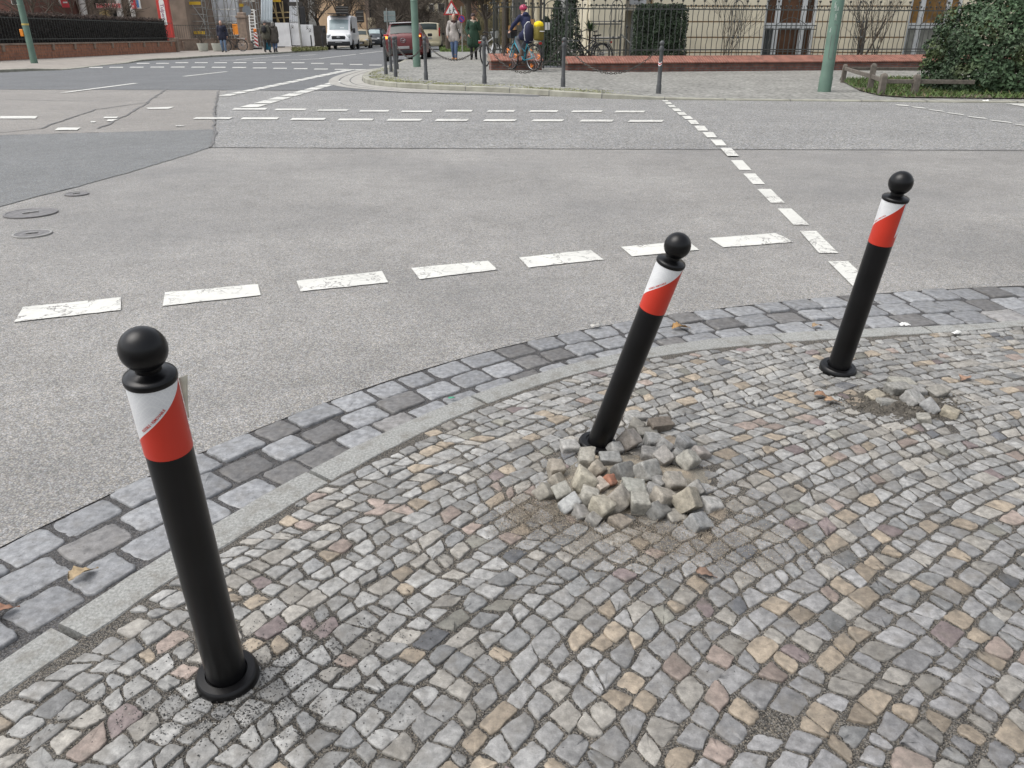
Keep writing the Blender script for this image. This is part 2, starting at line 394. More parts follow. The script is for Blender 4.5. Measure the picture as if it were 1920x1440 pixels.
# gutter of large setts
rs = np.random.RandomState(11)
m_sett = stone_mat("gutter_stone", .46, .75, 55, .4, .25)
def ring_stone(mbv, outline, ztop, dome, col, seg_in=(.93, .80), depth=.03, tilt=(0, 0), zj=.0012):
    """outline: list of (x, y); adds one cobble with rounded shoulders"""
    V, Fq, Cc = mbv; o = len(V); n_ = len(outline); c = np.mean(outline, 0); O = np.asarray(outline)
    def zt(p, z): return z + (p[0] - c[0]) * tilt[0] + (p[1] - c[1]) * tilt[1]
    rings = [(1.0, -depth), (1.0, -dome * 1.5), (seg_in[0], -dome * .35), (seg_in[1], 0)]
    for s, dzv in rings:
        for p in O:
            q = c + (p - c) * s; V.append((q[0], q[1], zt(q, ztop + dzv + rs.uniform(-zj, zj))))
    for s in (.42,):
        for p in O:
            q = c + (p - c) * s; V.append((q[0], q[1], zt(q, ztop + dome * .12 + rs.uniform(-zj, zj))))
    V.append((c[0], c[1], ztop + dome * .15)); ci = len(V) - 1
    for r_ in range(4):
        for i in range(n_):
            j = (i + 1) % n_; Fq.append((o + r_ * n_ + i, o + r_ * n_ + j, o + (r_ + 1) * n_ + j, o + (r_ + 1) * n_ + i)); Cc.append(col)
    for i in range(n_):
        j = (i + 1) % n_; Fq.append((o + 4 * n_ + i, o + 4 * n_ + j, ci, ci)); Cc.append(col)
def rounded(quadpts, cut, jit, per=3):
    """quad -> irregular outline with clipped corners"""
    Q = [np.array(p) for p in quadpts]; out = []
    for i in range(4):
        a, b, c_ = Q[i - 1], Q[i], Q[(i + 1) % 4]; k = cut * rs.uniform(.5, 1.6)
        e0 = b + (a - b) * min(.42, k / max(np.linalg.norm(a - b), 1e-6)); e1 = b + (c_ - b) * min(.42, k / max(np.linalg.norm(c_ - b), 1e-6))
        out += [e0, (e0 + e1) / 2 * .55 + b * .45, e1]
        nx = c_ + (b - c_) * min(.42, cut / max(np.linalg.norm(b - c_), 1e-6))
        for t in range(1, per): out.append(e1 + (nx - e1) * t / per)
    return [p + rs.uniform(-jit, jit, 2) for p in out]
def build_stones(name, st, mat, smooth=True):
    V, Fq, Cc = st; me = bpy.data.meshes.new(name)
    F2 = [f if f[2] != f[3] else f[:3] for f in Fq]
    me.from_pydata(V, [], F2); at = me.color_attributes.new('col', 'FLOAT_COLOR', 'CORNER'); arr = []
    for f, c_ in zip(F2, Cc): arr.extend([c_[0], c_[1], c_[2], 1.0] * len(f))
    at.data.foreach_set('color', arr); me.materials.append(mat); me.update()
    me.polygons.foreach_set('use_smooth', [True] * len(me.polygons))
    o = bpy.data.objects.new(name, me); COL.objects.link(o); return o
# arc-length samples of the outer gutter edge
gx = np.linspace(-2.6, 4.2, 900); gy = np.array([f_out(x) for x in gx]); sl = np.concatenate([[0], np.cumsum(np.hypot(np.diff(gx), np.diff(gy)))])
def at_s(s, off):
    x = np.interp(s, sl, gx); y = np.interp(s, sl, gy); x2 = np.interp(s + .01, sl, gx); y2 = np.interp(s + .01, sl, gy)
    d = np.array([x2 - x, y2 - y]); d /= np.linalg.norm(d) + 1e-9; return np.array([x, y]) + np.array([d[1], -d[0]]) * off
st = ([], [], [])
def row_w(s): return float(np.interp(at_s(s, 0)[0], [.5, 1.2, 2.0, 3.0], [.112, .128, .156, .165]))   # the courses widen towards the right
for r_ in range(3):
    s = rs.uniform(0, .1) + .06 * r_
    while s < sl[-1] - .3:
        L_ = rs.uniform(.115, .158); g = rs.uniform(.011, .018); rw = row_w(s); o0, o1 = r_ * rw + .006 + rs.uniform(-.004, .004), (r_ + 1) * rw - .007 + rs.uniform(-.004, .004)
        q = [at_s(s + g / 2, o0), at_s(s + g / 2 + rs.uniform(-.006, .006), o1), at_s(s + L_ - g / 2 + rs.uniform(-.006, .006), o1), at_s(s + L_ - g / 2, o0)]
        t = rs.rand(); b = rs.uniform(.175, .265) * (1.0 if t < .78 else .55)
        col = (b * .975, b * .995, b * 1.02) if t < .72 else (b, b * .97, b * .94)
        ring_stone(st, rounded(q, .011, .0024, 5), (.003 + rs.uniform(-.003, .004)), .0035, col, (.968, .91), depth=.03, tilt=tuple(rs.uniform(-.03, .03, 2)))
        s += L_
tag(build_stones("gutter_paving", st, m_sett), kind='structure')
m_joint = asphalt("joint_mortar", (.068, .066, .066), 330, .7, .15, .5)
mb = MB(); P = []; F = []
for i, s in enumerate(np.linspace(0, sl[-1] - .02, 260)):
    a = at_s(s, -.03); b = at_s(s, .56); P += [(a[0], a[1], -.0025), (b[0], b[1], -.0025)]
    if i: F.append((2 * i - 2, 2 * i - 1, 2 * i + 1, 2 * i))
mb.add(P, F); tag(mb.build("gutter_bed", m_joint), kind='structure')

# granite kerb: long flush blocks
m_gran = stone_mat("kerb_granite", .7, .6, 150, .5, .5, (.10, .10, .10))
def edge_pt(f, x): return np.array([x, f(x)])
kj = [-2.1, -1.45, G(88, 1207)[0], G(572, 903)[0], G(880, 752)[0], G(1443, 633)[0], G(1722, 617)[0], 2.15, 3.0, 4.2]
st = MB()
for a, b in zip(kj[:-1], kj[1:]):
    a += .0035; b -= .0035; k = 14; top = []; bt = rnd(.46, .52)
    for i in range(k + 1):
        x = a + (b - a) * i / k; u_ = edge_pt(f_ku, x); tn = np.array([1, (f_ku(x + .01) - f_ku(x - .01)) / .02]); tn /= np.linalg.norm(tn); nm = np.array([tn[1], -tn[0]]); w_ = u_
        for st_ in np.linspace(.02, .25, 116):
            w_ = u_ + nm * st_
            if w_[1] <= f_kl(w_[0]): break
        top.append((u_ + rs.uniform(-.0025, .0025, 2), w_ + rs.uniform(-.0025, .0025, 2)))
    P = []; F = []
    for u_, w_ in top:
        d = (w_ - u_)
        for t, z in ((-.0, -.05), (0, .012), (.06, .0195), (.35, .0205), (.65, .0205), (.94, .0195), (1, .012), (1, -.05)):
            p = u_ + d * t; P.append((p[0], p[1], z + rs.uniform(-.0006, .0006)))
    for i in range(k):
        for j in range(7): F.append((i * 8 + j, i * 8 + j + 1, (i + 1) * 8 + j + 1, (i + 1) * 8 + j))
    F += [tuple(range(8)), tuple(k * 8 + j for j in range(8))[::-1]]
    st.add(P, F, col=(bt * .53, bt * .535, bt * .505))
tag(st.build("kerb", m_gran, smooth=30), kind='structure')

# mosaic paving of small setts
PILE = Vector(G(1185, 905, .02)); DUG = Vector(G(1690, 760, .02)); B1 = Vector(G(425, 1285, .02)); B2 = Vector(G(1118, 838, .02)); B3 = Vector(G(1570, 697, .02))
m_mosaic = stone_mat("mosaic_stone", .6, .45, 75, .35, .42)
def pal(x, y):
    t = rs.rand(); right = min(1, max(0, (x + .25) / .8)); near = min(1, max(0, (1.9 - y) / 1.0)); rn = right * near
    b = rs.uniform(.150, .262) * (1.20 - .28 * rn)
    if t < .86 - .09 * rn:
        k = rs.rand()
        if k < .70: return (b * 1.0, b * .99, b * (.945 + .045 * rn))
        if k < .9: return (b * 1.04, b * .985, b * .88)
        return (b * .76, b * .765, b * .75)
    if t < .935: return (b * 1.10, b * .92, b * .70)     # ochre sandstone
    if t < .962: return (b * 1.06, b * .86, b * .74)     # pink brown
    if t < .975: return (b * .74, b * .60, b * .58)      # dull red
    if t < .988: return (b * .74, b * .72, b * .62)      # olive
    return (b * .45, b * .46, b * .48)                   # slate
st = ([], [], [])
CX, CY = 2.54, -.93                                     # the rows run parallel to the curved kerb
def warp(th, r):
    r2_ = r + .010 * math.sin(th * 7.0 + r * .8) + .006 * math.sin(th * 19 + r * 2.3) + .012 * mnoise.noise((th * 6, r * 2, 0)); t2 = th + (.012 * math.sin(r * 2.9 + 1) + .012 * mnoise.noise((th * 5, r * 3, 7)) + .006 * math.sin(r * 11 + th * 3)) 
    return np.array([CX + r2_ * math.cos(t2), CY + r2_ * math.sin(t2)])
X0, X1, Y0, Y1 = -2.3, 4.1, .25, 3.4
r_now = 1.5; nst = 0; rowj = 0
bound = lambda th, j: .0075 * mnoise.noise((th * 30, j * 3.7, 1)) + .005 * mnoise.noise((th * 80, j * 2.1, 9))
while r_now < 4.6:
    hrow = rs.uniform(.037, .051); rowj += 1; u = 1.0 + rs.uniform(0, .03); prev_sk = 0     # u: angle round the centre
    while u < 3.15:
        lft = min(1, max(0, (u - 1.9) / .6)); mean = .88 + .04 * lft
        wd = rs.choice([rs.uniform(.028, .040), rs.uniform(.040, .055), rs.uniform(.055, .074)], p=[.22, .56, .22]) * mean
        dw = wd / r_now; c0 = warp(u + dw / 2, r_now + hrow / 2); sk = rs.uniform(-.008, .008)
        if X0 < c0[0] < X1 and Y0 < c0[1] < Y1 and c0[1] < f_kl(c0[0]) - .018:
            far = min(1., max(0., (c0[1] - 1.3) / 1.2)); g = rs.uniform(.0038, .0085) * (1 - .25 * far); gu = g / r_now; su, sp_k = sk / r_now, prev_sk / r_now
            q = [(u + gu / 2 - sp_k, r_now + g / 2 + bound(u, rowj)), (u + dw - gu / 2 - su, r_now + g / 2 + bound(u + dw, rowj)), (u + dw - gu / 2 + su, r_now + hrow - g / 2 + bound(u + dw, rowj + 1)), (u + gu / 2 + sp_k, r_now + hrow - g / 2 + bound(u, rowj + 1))]
            q = [warp(a, b_) + rs.uniform(-.0034, .0034, 2) for a, b_ in q]
            d_p = math.hypot((c0[0] - PILE.x) / 1.25, c0[1] - PILE.y); d_d = math.hypot((c0[0] - DUG.x) / 1.3, c0[1] - DUG.y)
            skip = d_p < .125 + .03 * mnoise.noise((c0[0] * 12, c0[1] * 12, 0)) or d_d < .095 + .04 * mnoise.noise((c0[0] * 14, c0[1] * 14, 4)) or math.hypot(c0[0] - B2.x, c0[1] - B2.y) < .05
            if not skip and rs.rand() > .004:
                out = rounded(q, rs.uniform(.0025, .009), .0014, 4); cm = np.mean(out, 0)
                for it in range(6):                             # trim stones that meet the kerb
                    if all(p_[1] < f_kl(p_[0]) - .004 for p_ in out): break
                    out = [cm + (p_ - cm) * .86 for p_ in out]; cm = cm + np.array([.002, -.004]); out = [p_ + np.array([.002, -.004]) for p_ in out]
                near = max(0, 1 - d_p / .25) + max(0, 1 - d_d / .2); tl = .045 + .12 * near
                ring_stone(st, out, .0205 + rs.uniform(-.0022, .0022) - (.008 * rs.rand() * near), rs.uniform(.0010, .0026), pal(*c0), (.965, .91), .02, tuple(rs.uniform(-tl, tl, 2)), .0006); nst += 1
        prev_sk = sk; u += dw
    r_now += hrow
print("mosaic stones", nst)
tag(build_stones("pavement", st, m_mosaic), kind='structure')
# bed of grit between the setts
m_bed = asphalt("joint_grit", (.105, .096, .082), 420, .9, .25, .8)
NX, NY = 260, 150; P = []; F = []
for j in range(NY + 1):
    for i in range(NX + 1):
        x = -3 + 9 * i / NX; y0 = -2.0; y1 = f_kl(x) + .03; y = y0 + (y1 - y0) * (j / NY) ** .7
        z = .0172 + .0018 * mnoise.noise((x * 40, y * 40, 0)); dp = math.hypot((x - PILE.x) / 1.25, y - PILE.y)
        if dp < .14: z -= .02 * (1 - dp / .14)
        P.append((x, y, z))
for j in range(NY):
    for i in range(NX):
        a = j * (NX + 1) + i; F.append((a, a + 1, a + NX + 2, a + NX + 1))
tag(np_mesh("pavement_bed", P, F, None, m_bed, smooth=True), kind='structure')

# loose grains
OCT_V = np.array([(1, 0, 0), (-1, 0, 0), (0, 1, 0), (0, -1, 0), (0, 0, 1), (0, 0, -1)], float)
OCT_F = np.array([(0, 2, 4), (2, 1, 4), (1, 3, 4), (3, 0, 4), (2, 0, 5), (1, 2, 5), (3, 1, 5), (0, 3, 5)])
def grains(name, pts, sizes, cols, mat, seed):
    r_ = np.random.RandomState(seed); n_ = len(pts); V = OCT_V[None] * (sizes[:, None, None] * r_.uniform(.55, 1.2, (n_, 6, 1)))
    a = r_.uniform(0, 6.28, n_); c_, s_ = np.cos(a), np.sin(a); X = V[:, :, 0] * c_[:, None] - V[:, :, 1] * s_[:, None]; Yv = V[:, :, 0] * s_[:, None] + V[:, :, 1] * c_[:, None]
    V = np.stack([X, Yv, V[:, :, 2] * .75], 2) + pts[:, None, :]
    F = (OCT_F[None] + (np.arange(n_) * 6)[:, None, None]).reshape(-1, 3)
    return np_mesh(name, V.reshape(-1, 3), F, np.repeat(cols, 8, axis=0), mat)
m_grain = M("grit_grain", None, .8, .25, 300)
r2 = np.random.RandomState(5)
pts = []; 
for cx, cy, sx, sy, n_ in ((B1.x + .09, B1.y - .02, .09, .055, 4200), (B1.x + .02, B1.y - .07, .14, .035, 1500), (B1.x + .16, B1.y + .10, .10, .05, 1500), (B1.x - .02, B1.y + .0, .09, .07, 700), (-.3, 1.15, .28, .16, 900)):
    q = np.stack([r2.normal(cx, sx, n_), r2.normal(cy, sy, n_)], 1); pts.append(q)
q = np.stack([r2.uniform(-1.2, 2.2, 9000), r2.uniform(.7, 2.7, 9000)], 1); pts.append(q)
pts = np.concatenate(pts); keep = np.array([y < f_kl(x) - .012 for x, y in pts]); pts = pts[keep]; n_ = len(pts)
z = np.where(np.arange(n_) < n_ - 8000, .0186, .0165) + r2.uniform(-.003, .004, n_); sz = r2.uniform(.0008, .0021, n_)
b = r2.choice([.05, .09, .16, .34], n_, p=[.45, .3, .17, .08])[:, None] * np.array([[1, .97, .9]])
tag(grains("loose_grit", np.concatenate([pts, z[:, None]], 1), sz, b, m_grain, 3), "dark loose grit scattered over the mosaic paving round the front bollard", "grit", kind='stuff')
# ------------------------------------------------------------------ the three flexible bollards
m_rub = M("black_rubber", (.0035, .0035, .004), .30, .4, 12, spec=.32, dirt=.05, bstr=.06, bscale=220, bdist=.001)
m_red = M("reflective_red", (.50, .032, .015), .36, .12, 9)
m_wht = bpy.data.materials.new("reflective_white"); n, l, bs = nodes(m_wht); co = coords(n)
vo = n.new("ShaderNodeTexVoronoi"); vo.feature = 'DISTANCE_TO_EDGE'; vo.inputs["Scale"].default_value = 210; vo.inputs["Randomness"].default_value = 0.0
mp = n.new("ShaderNodeMapping"); mp.inputs["Rotation"].default_value = (0, .8, .4); l.new(co, mp.inputs[0]); l.new(mp.outputs[0], vo.inputs["Vector"])
e = n.new("ShaderNodeMapRange"); e.inputs[1].default_value = .02; e.inputs[2].default_value = .10; l.new(vo.outputs["Distance"], e.inputs[0])
c = mixc(n, l, e.outputs[0], (.72, .73, .73), (.66, .67, .68)); dd, _ = noise_val(n, l, co, 25, 5, .92, 1.05)
l.new(shade(n, l, c, dd), bs.inputs["Base Color"]); bs.inputs["Roughness"].default_value = .35
m_paper = M("old_paper", (.52, .49, .40), .8, .15, 40)
def text_mesh(body, size, bold=0):
    cu = bpy.data.curves.new("lettering", 'FONT'); cu.body = body; cu.size = size; cu.align_x = 'CENTER'; cu.align_y = 'CENTER'; cu.offset = bold; cu.resolution_u = 2
    o = bpy.data.objects.new("lettering", cu); COL.objects.link(o)
    me = bpy.data.meshes.new_from_object(o.evaluated_get(bpy.context.evaluated_depsgraph_get()))
    P = [tuple(v_.co) for v_ in me.vertices]; F = [tuple(p.vertices) for p in me.polygons]
    bpy.data.objects.remove(o); bpy.data.curves.remove(cu); bpy.data.meshes.remove(me); return P, F
def bollard(base, top, rad, label, th0, ring_px=1.0, tagpaper=False, ring_tilt=None):
    base = Vector(base); ax = Vector(top) - base; L = ax.length; zax = ax.normalized(); view = (Vector((0, 0, CAM_H)) - base); view -= zax * view.dot(zax); view.normalize()
    yax = -view; xax = yax.cross(zax)                     # local -y faces the viewer's side
    root = thing("flexible_bollard", base, label, "bollard", group="black flexible bollards on the near kerb")
    root.rotation_euler = Matrix((xax, yax, zax)).transposed().to_euler()
    mb = MB(); r = rad
    q = None
    if ring_tilt is not None:                              # the foot stays in the paving while the post leans
        inv = Matrix((xax, yax, zax)); q = inv @ Matrix.Identity(3)
        q = Matrix.Identity(3).lerp(q, ring_tilt)
    mb.lathe([(r * .9, -.012), (r * 1.64, -.012), (r * 1.68, 0), (r * 1.68, .010), (r * 1.62, .017), (r * 1.5, .0205), (r * 1.12, .0215), (r * 1.06, .019), (r * .9, .019)], 48, rot=q)
    mb.build("base_ring", m_rub, root, smooth=35)
    mb = MB(); prof = [(r * 1.03, -.02)] + [(r * (1 + .003 * math.sin(i * 2.1) + (.05 * (1 - i / 18) if tagpaper and i < 18 else 0)), L * i / 24) for i in range(25)]
    mb.lathe(prof, 48); mb.build("post", m_rub, root, smooth=35)
    Lb = (.118 if tagpaper else .126) * rad / .033; z0, z1 = L - Lb, L - .001; per = 2 * math.pi / 2; rb = r + .0007
    def edge(th):                                          # height fraction of the red / white border
        t = ((th - th0) % (2 * math.pi))
        if t < math.radians(175): return .20 + .82 * t / math.radians(175)
        t -= math.radians(175); return min(1.02, .20 + .82 * t / math.radians(175))
    N = 120; Pr, Fr, Pw, Fw = [], [], [], []
    for i in range(N):
        a0, a1 = 2 * math.pi * i / N, 2 * math.pi * (i + 1) / N
        e0, e1 = min(1, edge(a0 + 1e-4)), min(1, edge(a1 - 1e-4))
        def pp(a, f): return (rb * math.cos(a), rb * math.sin(a), z0 + (z1 - z0) * f)
        o_ = len(Pr); Pr += [pp(a0, 0), pp(a1, 0), pp(a1, e1), pp(a0, e0)]; Fr.append((o_, o_ + 1, o_ + 2, o_ + 3))
        if e0 < .999 or e1 < .999:
            o_ = len(Pw); Pw += [pp(a0, e0), pp(a1, e1), pp(a1, 1), pp(a0, 1)]; Fw.append((o_, o_ + 1, o_ + 2, o_ + 3))
    MB().add(Pr, Fr).build("red_band", m_red, root); w = MB().add(Pw, Fw).build("white_band", m_wht, root)
    P, F = text_mesh("FLEXIBLE \u2022 REMOVABLE", .0052, .00012)
    wid = max(p[0] for p in P) - min(p[0] for p in P); sl_ = .82 * (z1 - z0) / (math.radians(175) * rb); cs = 1 / math.hypot(1, sl_); sn = sl_ * cs
    mid = th0 + math.radians(76); em = edge(mid)
    P2 = []
    for x, y, _ in P:
        x *= .9; s_ = x * cs - (y + .0045) * sn; h_ = x * sn + (y + .0045) * cs
        a = mid + s_ / rb; P2.append(((rb + .0005) * math.cos(a), (rb + .0005) * math.sin(a), z0 + (z1 - z0) * em + h_))
    MB().add(P2, F).build("lettering", m_red, w)
    mb = MB(); c = r * 1.08; zb = L + .010 + r * 1.13; rbal = r * .955
    prof = [(r * .9, -.001 + L), (c * .98, L - .001), (c, L + .0015), (c, L + .006), (c * .96, L + .0085), (r * .80, L + .0105), (r * .60, L + .0125), (r * .52, L + .0145)]
    a0 = math.asin(min(1, .52 * r / rbal)) 
    for i in range(22):
        t = math.pi - a0 - (math.pi - a0) * i / 21.; prof.append((max(rbal * math.sin(t), 1e-4), zb + rbal * math.cos(t)))
    mb.lathe(prof, 48); mb.build("ball_cap", m_rub, root, smooth=50)
    if tagpaper:
        mb = MB(); a = math.radians(-9); pts = []
        P = []; F = []
        for j in range(9):
            f = j / 8; zz = z0 + (z1 - z0) * (.42 + .58 * f) - .003; out = .0015 + .010 * f ** 1.3
            for i in range(3):
                aa = a + math.radians(14) * (i / 2); rr = rb + .001 + out * (i / 2)
                P.append((rr * math.cos(aa - .05 * i), rr * math.sin(aa - .05 * i), zz))
            if j:
                for i in range(2): b_ = (j - 1) * 3 + i; F.append((b_, b_ + 1, b_ + 4, b_ + 3))
        o = mb.add(P, F).build("peeling_sticker", m_paper, root, smooth=60)
        sm = o.modifiers.new("thick", 'SOLIDIFY'); sm.thickness = .0006
    return root
bx, by = G(428, 1272, .02); dt = 1.012
def at_depth(u, v, d):
    x = (u - 960) / 1440 * d; y = -(v - 720) / 1440 * d; return (x, d * CP + y * SP, CAM_H - d * SP + y * CP)
bollard((bx, by, .02), at_depth(283, 711, 1.02), .0318, "nearest black bollard, almost upright, with a peeling sticker beside its red and white band", math.radians(-180), tagpaper=True)
bx, by = G(1120, 838, .012)
bollard((bx, by, .012), at_depth(1257, 494, 1.80), .0325, "leaning black bollard knocked over above the heap of loose cobbles", math.radians(-178), ring_tilt=.5)
bx, by = G(1570, 694, .02)
bollard((bx, by, .02), at_depth(1678.5, 374, 2.265), .0356, "far right black bollard with red and white band, leaning beside a small dug patch", math.radians(-205))

# ------------------------------------------------------------------ heap of loose setts round the leaning bollard
m_loose = stone_mat("loose_sett_stone", .72, .35, 90, .55, .35)
def chunk(seed, sx, sy, sz, irr=.10, cut=None):
    """rough hewn block: a cube with chipped corners and uneven faces"""
    rr = random.Random(seed); bm = bmesh.new(); bmesh.ops.create_cube(bm, size=1); bmesh.ops.subdivide_edges(bm, edges=bm.edges[:], cuts=7, use_grid_fill=True)
    cor = {(a, b_, c_): Vector((rr.uniform(-irr, irr), rr.uniform(-irr, irr), rr.uniform(-irr, irr))) for a in (0, 1) for b_ in (0, 1) for c_ in (0, 1)}; npow = rr.uniform(8, 13)
    for v_ in bm.verts:
        p = v_.co * 2; s_ = (abs(p.x) ** npow + abs(p.y) ** npow + abs(p.z) ** npow) ** (1 / npow); m_ = max(abs(p.x), abs(p.y), abs(p.z)); p = p * (m_ / s_) / 2
        a, b_, c_ = p.x + .5, p.y + .5, p.z + .5; off = Vector((0, 0, 0))
        for key, o_ in cor.items(): off += o_ * ((a if key[0] else 1 - a) * (b_ if key[1] else 1 - b_) * (c_ if key[2] else 1 - c_))
        p = p + off; tp = 1 - .10 * (.5 - p.z); p = Vector((p.x * tp, p.y * tp, p.z))
        d = mnoise.noise(p * 2.3 + Vector((seed * 3.1, 0, 0))) * .08 + mnoise.noise(p * 6 + Vector((0, seed * 1.7, 0))) * .04 + mnoise.noise(p * 14 + Vector((0, 0, seed * 1.3))) * .015
        p = p * (1 + d); v_.co = Vector((p.x * sx, p.y * sy, p.z * sz))
    P = [v_.co.copy() for v_ in bm.verts]; F = [[v_.index for v_ in f.verts] for f in bm.faces]; bm.free(); return P, F
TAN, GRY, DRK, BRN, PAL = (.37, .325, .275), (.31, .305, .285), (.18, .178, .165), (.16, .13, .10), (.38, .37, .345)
# zoomed-photo position (scale 3.4286 from 900,740), size mm, height above paving mm, colour, tilt (x, y, turn), label
HEAP = [
 (965, 288, 52, 30, TAN, (38, 20, 40), "big tan sett tilted on edge just right of the leaning post"),
 (1155, 190, 54, 20, BRN, (15, 10, 20), "dark brown rough rock at the far end of the heap", (1.45, .8, .62)),
 (1000, 140, 50, 10, GRY, (8, 5, 30), "grey flat sett farthest back behind the leaning post", (1.2, 1, .6)),
 (1000, 205, 44, 14, (.24, .225, .19), (20, -15, 60), "grey brown sett between the big tan sett and the dark rock"),
 (1080, 238, 46, 12, (.25, .235, .20), (25, 10, 10), "flat brownish slab lying in front of the dark rock", (1.5, .8, .5)),
 (1110, 292, 48, 16, PAL, (12, 18, 15), "pale topped sett right of the big tan sett", (1.2, 1, .8)),
 (1182, 322, 42, 18, PAL, (30, 25, 70), "small pale sett at the middle back of the heap"),
 (1315, 308, 50, 8, (.30, .30, .29), (14, 22, 40), "grey tilted sett lying apart at the right back of the heap", (1.2, 1, .7)),
 (868, 345, 44, 14, GRY, (35, 10, 20), "grey sett leaning on the foot of the post from the right"),
 (1085, 372, 46, 14, (.25, .24, .22), (10, 0, 80), "dusty grey sett lying flat behind the large dark sett", (1.3, 1, .6)),
 (1178, 402, 46, 24, (.32, .30, .27), (20, -20, 35), "tan grey sett behind the large tilted grey one"),
 (1265, 398, 42, 16, GRY, (25, 20, 60), "grey sett wedged left of the large right hand tan block"),
 (1335, 420, 56, 26, (.35, .335, .285), (28, 32, 35), "large light tan block at the right edge of the heap"),
 (1408, 378, 44, 12, (.31, .275, .245), (12, 25, 20), "pinkish sett half hidden behind the right hand tan block"),
 (682, 412, 50, 26, (.33, .31, .26), (10, -8, 85), "tan block lying directly in front of the post's foot", (1.25, .9, .95)),
 (832, 415, 46, 20, (.27, .27, .255), (12, 8, 5), "grey block lying flat right of the block at the post's foot", (1.3, .9, .75)),
 (746, 476, 48, 30, (.36, .315, .245), (32, 24, 55), "tan sett tipped on its corner below the block at the post's foot", (1.25, .85, .9)),
 (918, 500, 52, 24, DRK, (40, 15, 25), "large dark grey sett with a crumbly earth face", (1.3, 1, .9)),
 (1070, 482, 60, 34, (.29, .285, .26), (48, 12, 30), "largest grey sett, standing tilted in the middle of the heap", (1.15, 1, 1)),
 (485, 478, 46, 26, (.33, .29, .23), (15, 10, 10), "brown tan sett standing highest on the left side of the heap", (1, .9, 1.1)),
 (492, 545, 44, 20, (.31, .28, .225), (38, 30, 40), "tan wedge leaning under the highest left hand sett", (1.2, .8, .7)),
 (415, 628, 42, 16, (.27, .25, .205), (25, 35, 30), "leftmost sett of the heap, brownish grey"),
 (524, 622, 46, 18, (.32, .31, .265), (32, -18, 30), "tan grey sett second from the left in the front row"),
 (665, 556, 58, 28, (.38, .35, .28), (28, 14, 80), "large light tan block left of the orange brick fragment", (1.25, 1, 1)),
 (820, 562, 40, 22, (.26, .115, .07), (35, 28, 20), "orange red brick fragment in the heart of the heap", (.8, .8, 1.2)),
 (760, 582, 40, 22, TAN, (22, 10, 40), "small tan sett tucked left of the brick fragment"),
 (700, 655, 48, 26, (.38, .36, .305), (18, 8, 85), "pale tan block in front of the large light tan one", (1, 1, 1.1)),
 (778, 722, 50, 30, (.38, .345, .265), (22, 4, 42), "front tan cube with a corner pointing at the viewer"),
 (890, 668, 52, 28, (.32, .29, .24), (40, 15, 60), "tan block leaning back right of the front corner cube", (1.1, 1, 1.1)),
 (992, 602, 52, 28, (.30, .30, .26), (25, 0, 5), "greenish grey block lying across behind the upright cube", (1.3, .9, .9)),
 (1022, 702, 48, 28, (.31, .30, .255), (8, 3, 2), "upright grey tan cube squarely facing the viewer at the front"),
 (1242, 560, 50, 28, (.34, .31, .26), (25, 22, 20), "tan block behind the big tan one at the right front", (1.2, 1, .9)),
 (1148, 572, 44, 16, (.24, .235, .22), (15, 10, 30), "grey sett sunk deep between the tan blocks on the right"),
 (1108, 622, 46, 20, (.27, .265, .25), (22, 30, 65), "grey sett right of the greenish grey block"),
 (1182, 668, 52, 28, (.33, .295, .24), (15, 28, 25), "tan block with a scratched face at the right front", (1.4, .9, .9)),
 (1330, 680, 62, 32, (.32, .285, .215), (40, 38, 25), "biggest tan brown block at the right front corner"),
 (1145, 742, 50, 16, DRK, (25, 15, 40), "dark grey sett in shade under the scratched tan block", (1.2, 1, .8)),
 (1392, 606, 54, 20, (.29, .28, .255), (35, 40, 40), "grey sett sliding off the right side of the heap", (1.4, .9, .7)),
 (1490, 706, 48, 6, PAL, (10, 16, 25), "flat pale sett lying apart at far right of the heap", (1.3, 1, .6)),
 (1396, 818, 54, 12, (.29, .29, .28), (32, 22, 30), "grey wedge lying apart at the lower right of the heap", (1.2, .9, .8)),
 (580, 706, 52, 14, (.37, .375, .36), (28, -24, 40), "pale grey wedge at the lower left front of the heap", (1.2, .8, .9)),
 (650, 766, 40, 8, (.25, .24, .22), (20, 20, 20), "small rough grey stone below the pale grey wedge"),
 (726, 802, 38, 8, (.26, .25, .225), (20, 0, 50), "rough grey stone lying before the front corner cube"),
 (900, 816, 46, 6, (.27, .23, .18), (12, 10, 40), "brown flat sett at the very front of the heap", (1.2, 1, .6)),
 (580, 336, 46, 10, PAL, (8, 6, 10), "pale sett lying left of the leaning post's foot", (1.2, 1, .8)),
 (1258, 776, 44, 6, (.29, .27, .23), (15, 8, 30), "half buried sett below the big tan brown block", (1.4, 1, .5)),
]
for i, h in enumerate(HEAP):
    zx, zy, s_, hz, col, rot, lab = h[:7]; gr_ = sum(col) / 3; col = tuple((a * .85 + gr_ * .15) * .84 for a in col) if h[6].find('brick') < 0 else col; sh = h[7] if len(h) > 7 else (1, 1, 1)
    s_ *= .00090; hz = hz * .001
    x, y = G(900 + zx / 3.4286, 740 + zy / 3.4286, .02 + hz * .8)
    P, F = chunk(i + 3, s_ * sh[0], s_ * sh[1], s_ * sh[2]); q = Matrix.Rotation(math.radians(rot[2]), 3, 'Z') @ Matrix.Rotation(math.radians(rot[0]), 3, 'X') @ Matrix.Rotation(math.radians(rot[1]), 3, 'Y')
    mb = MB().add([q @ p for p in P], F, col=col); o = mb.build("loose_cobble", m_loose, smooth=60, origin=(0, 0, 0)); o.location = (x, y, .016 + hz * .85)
    tag(o, lab, "cobblestone", "loose cobbles heaped round the leaning bollard")
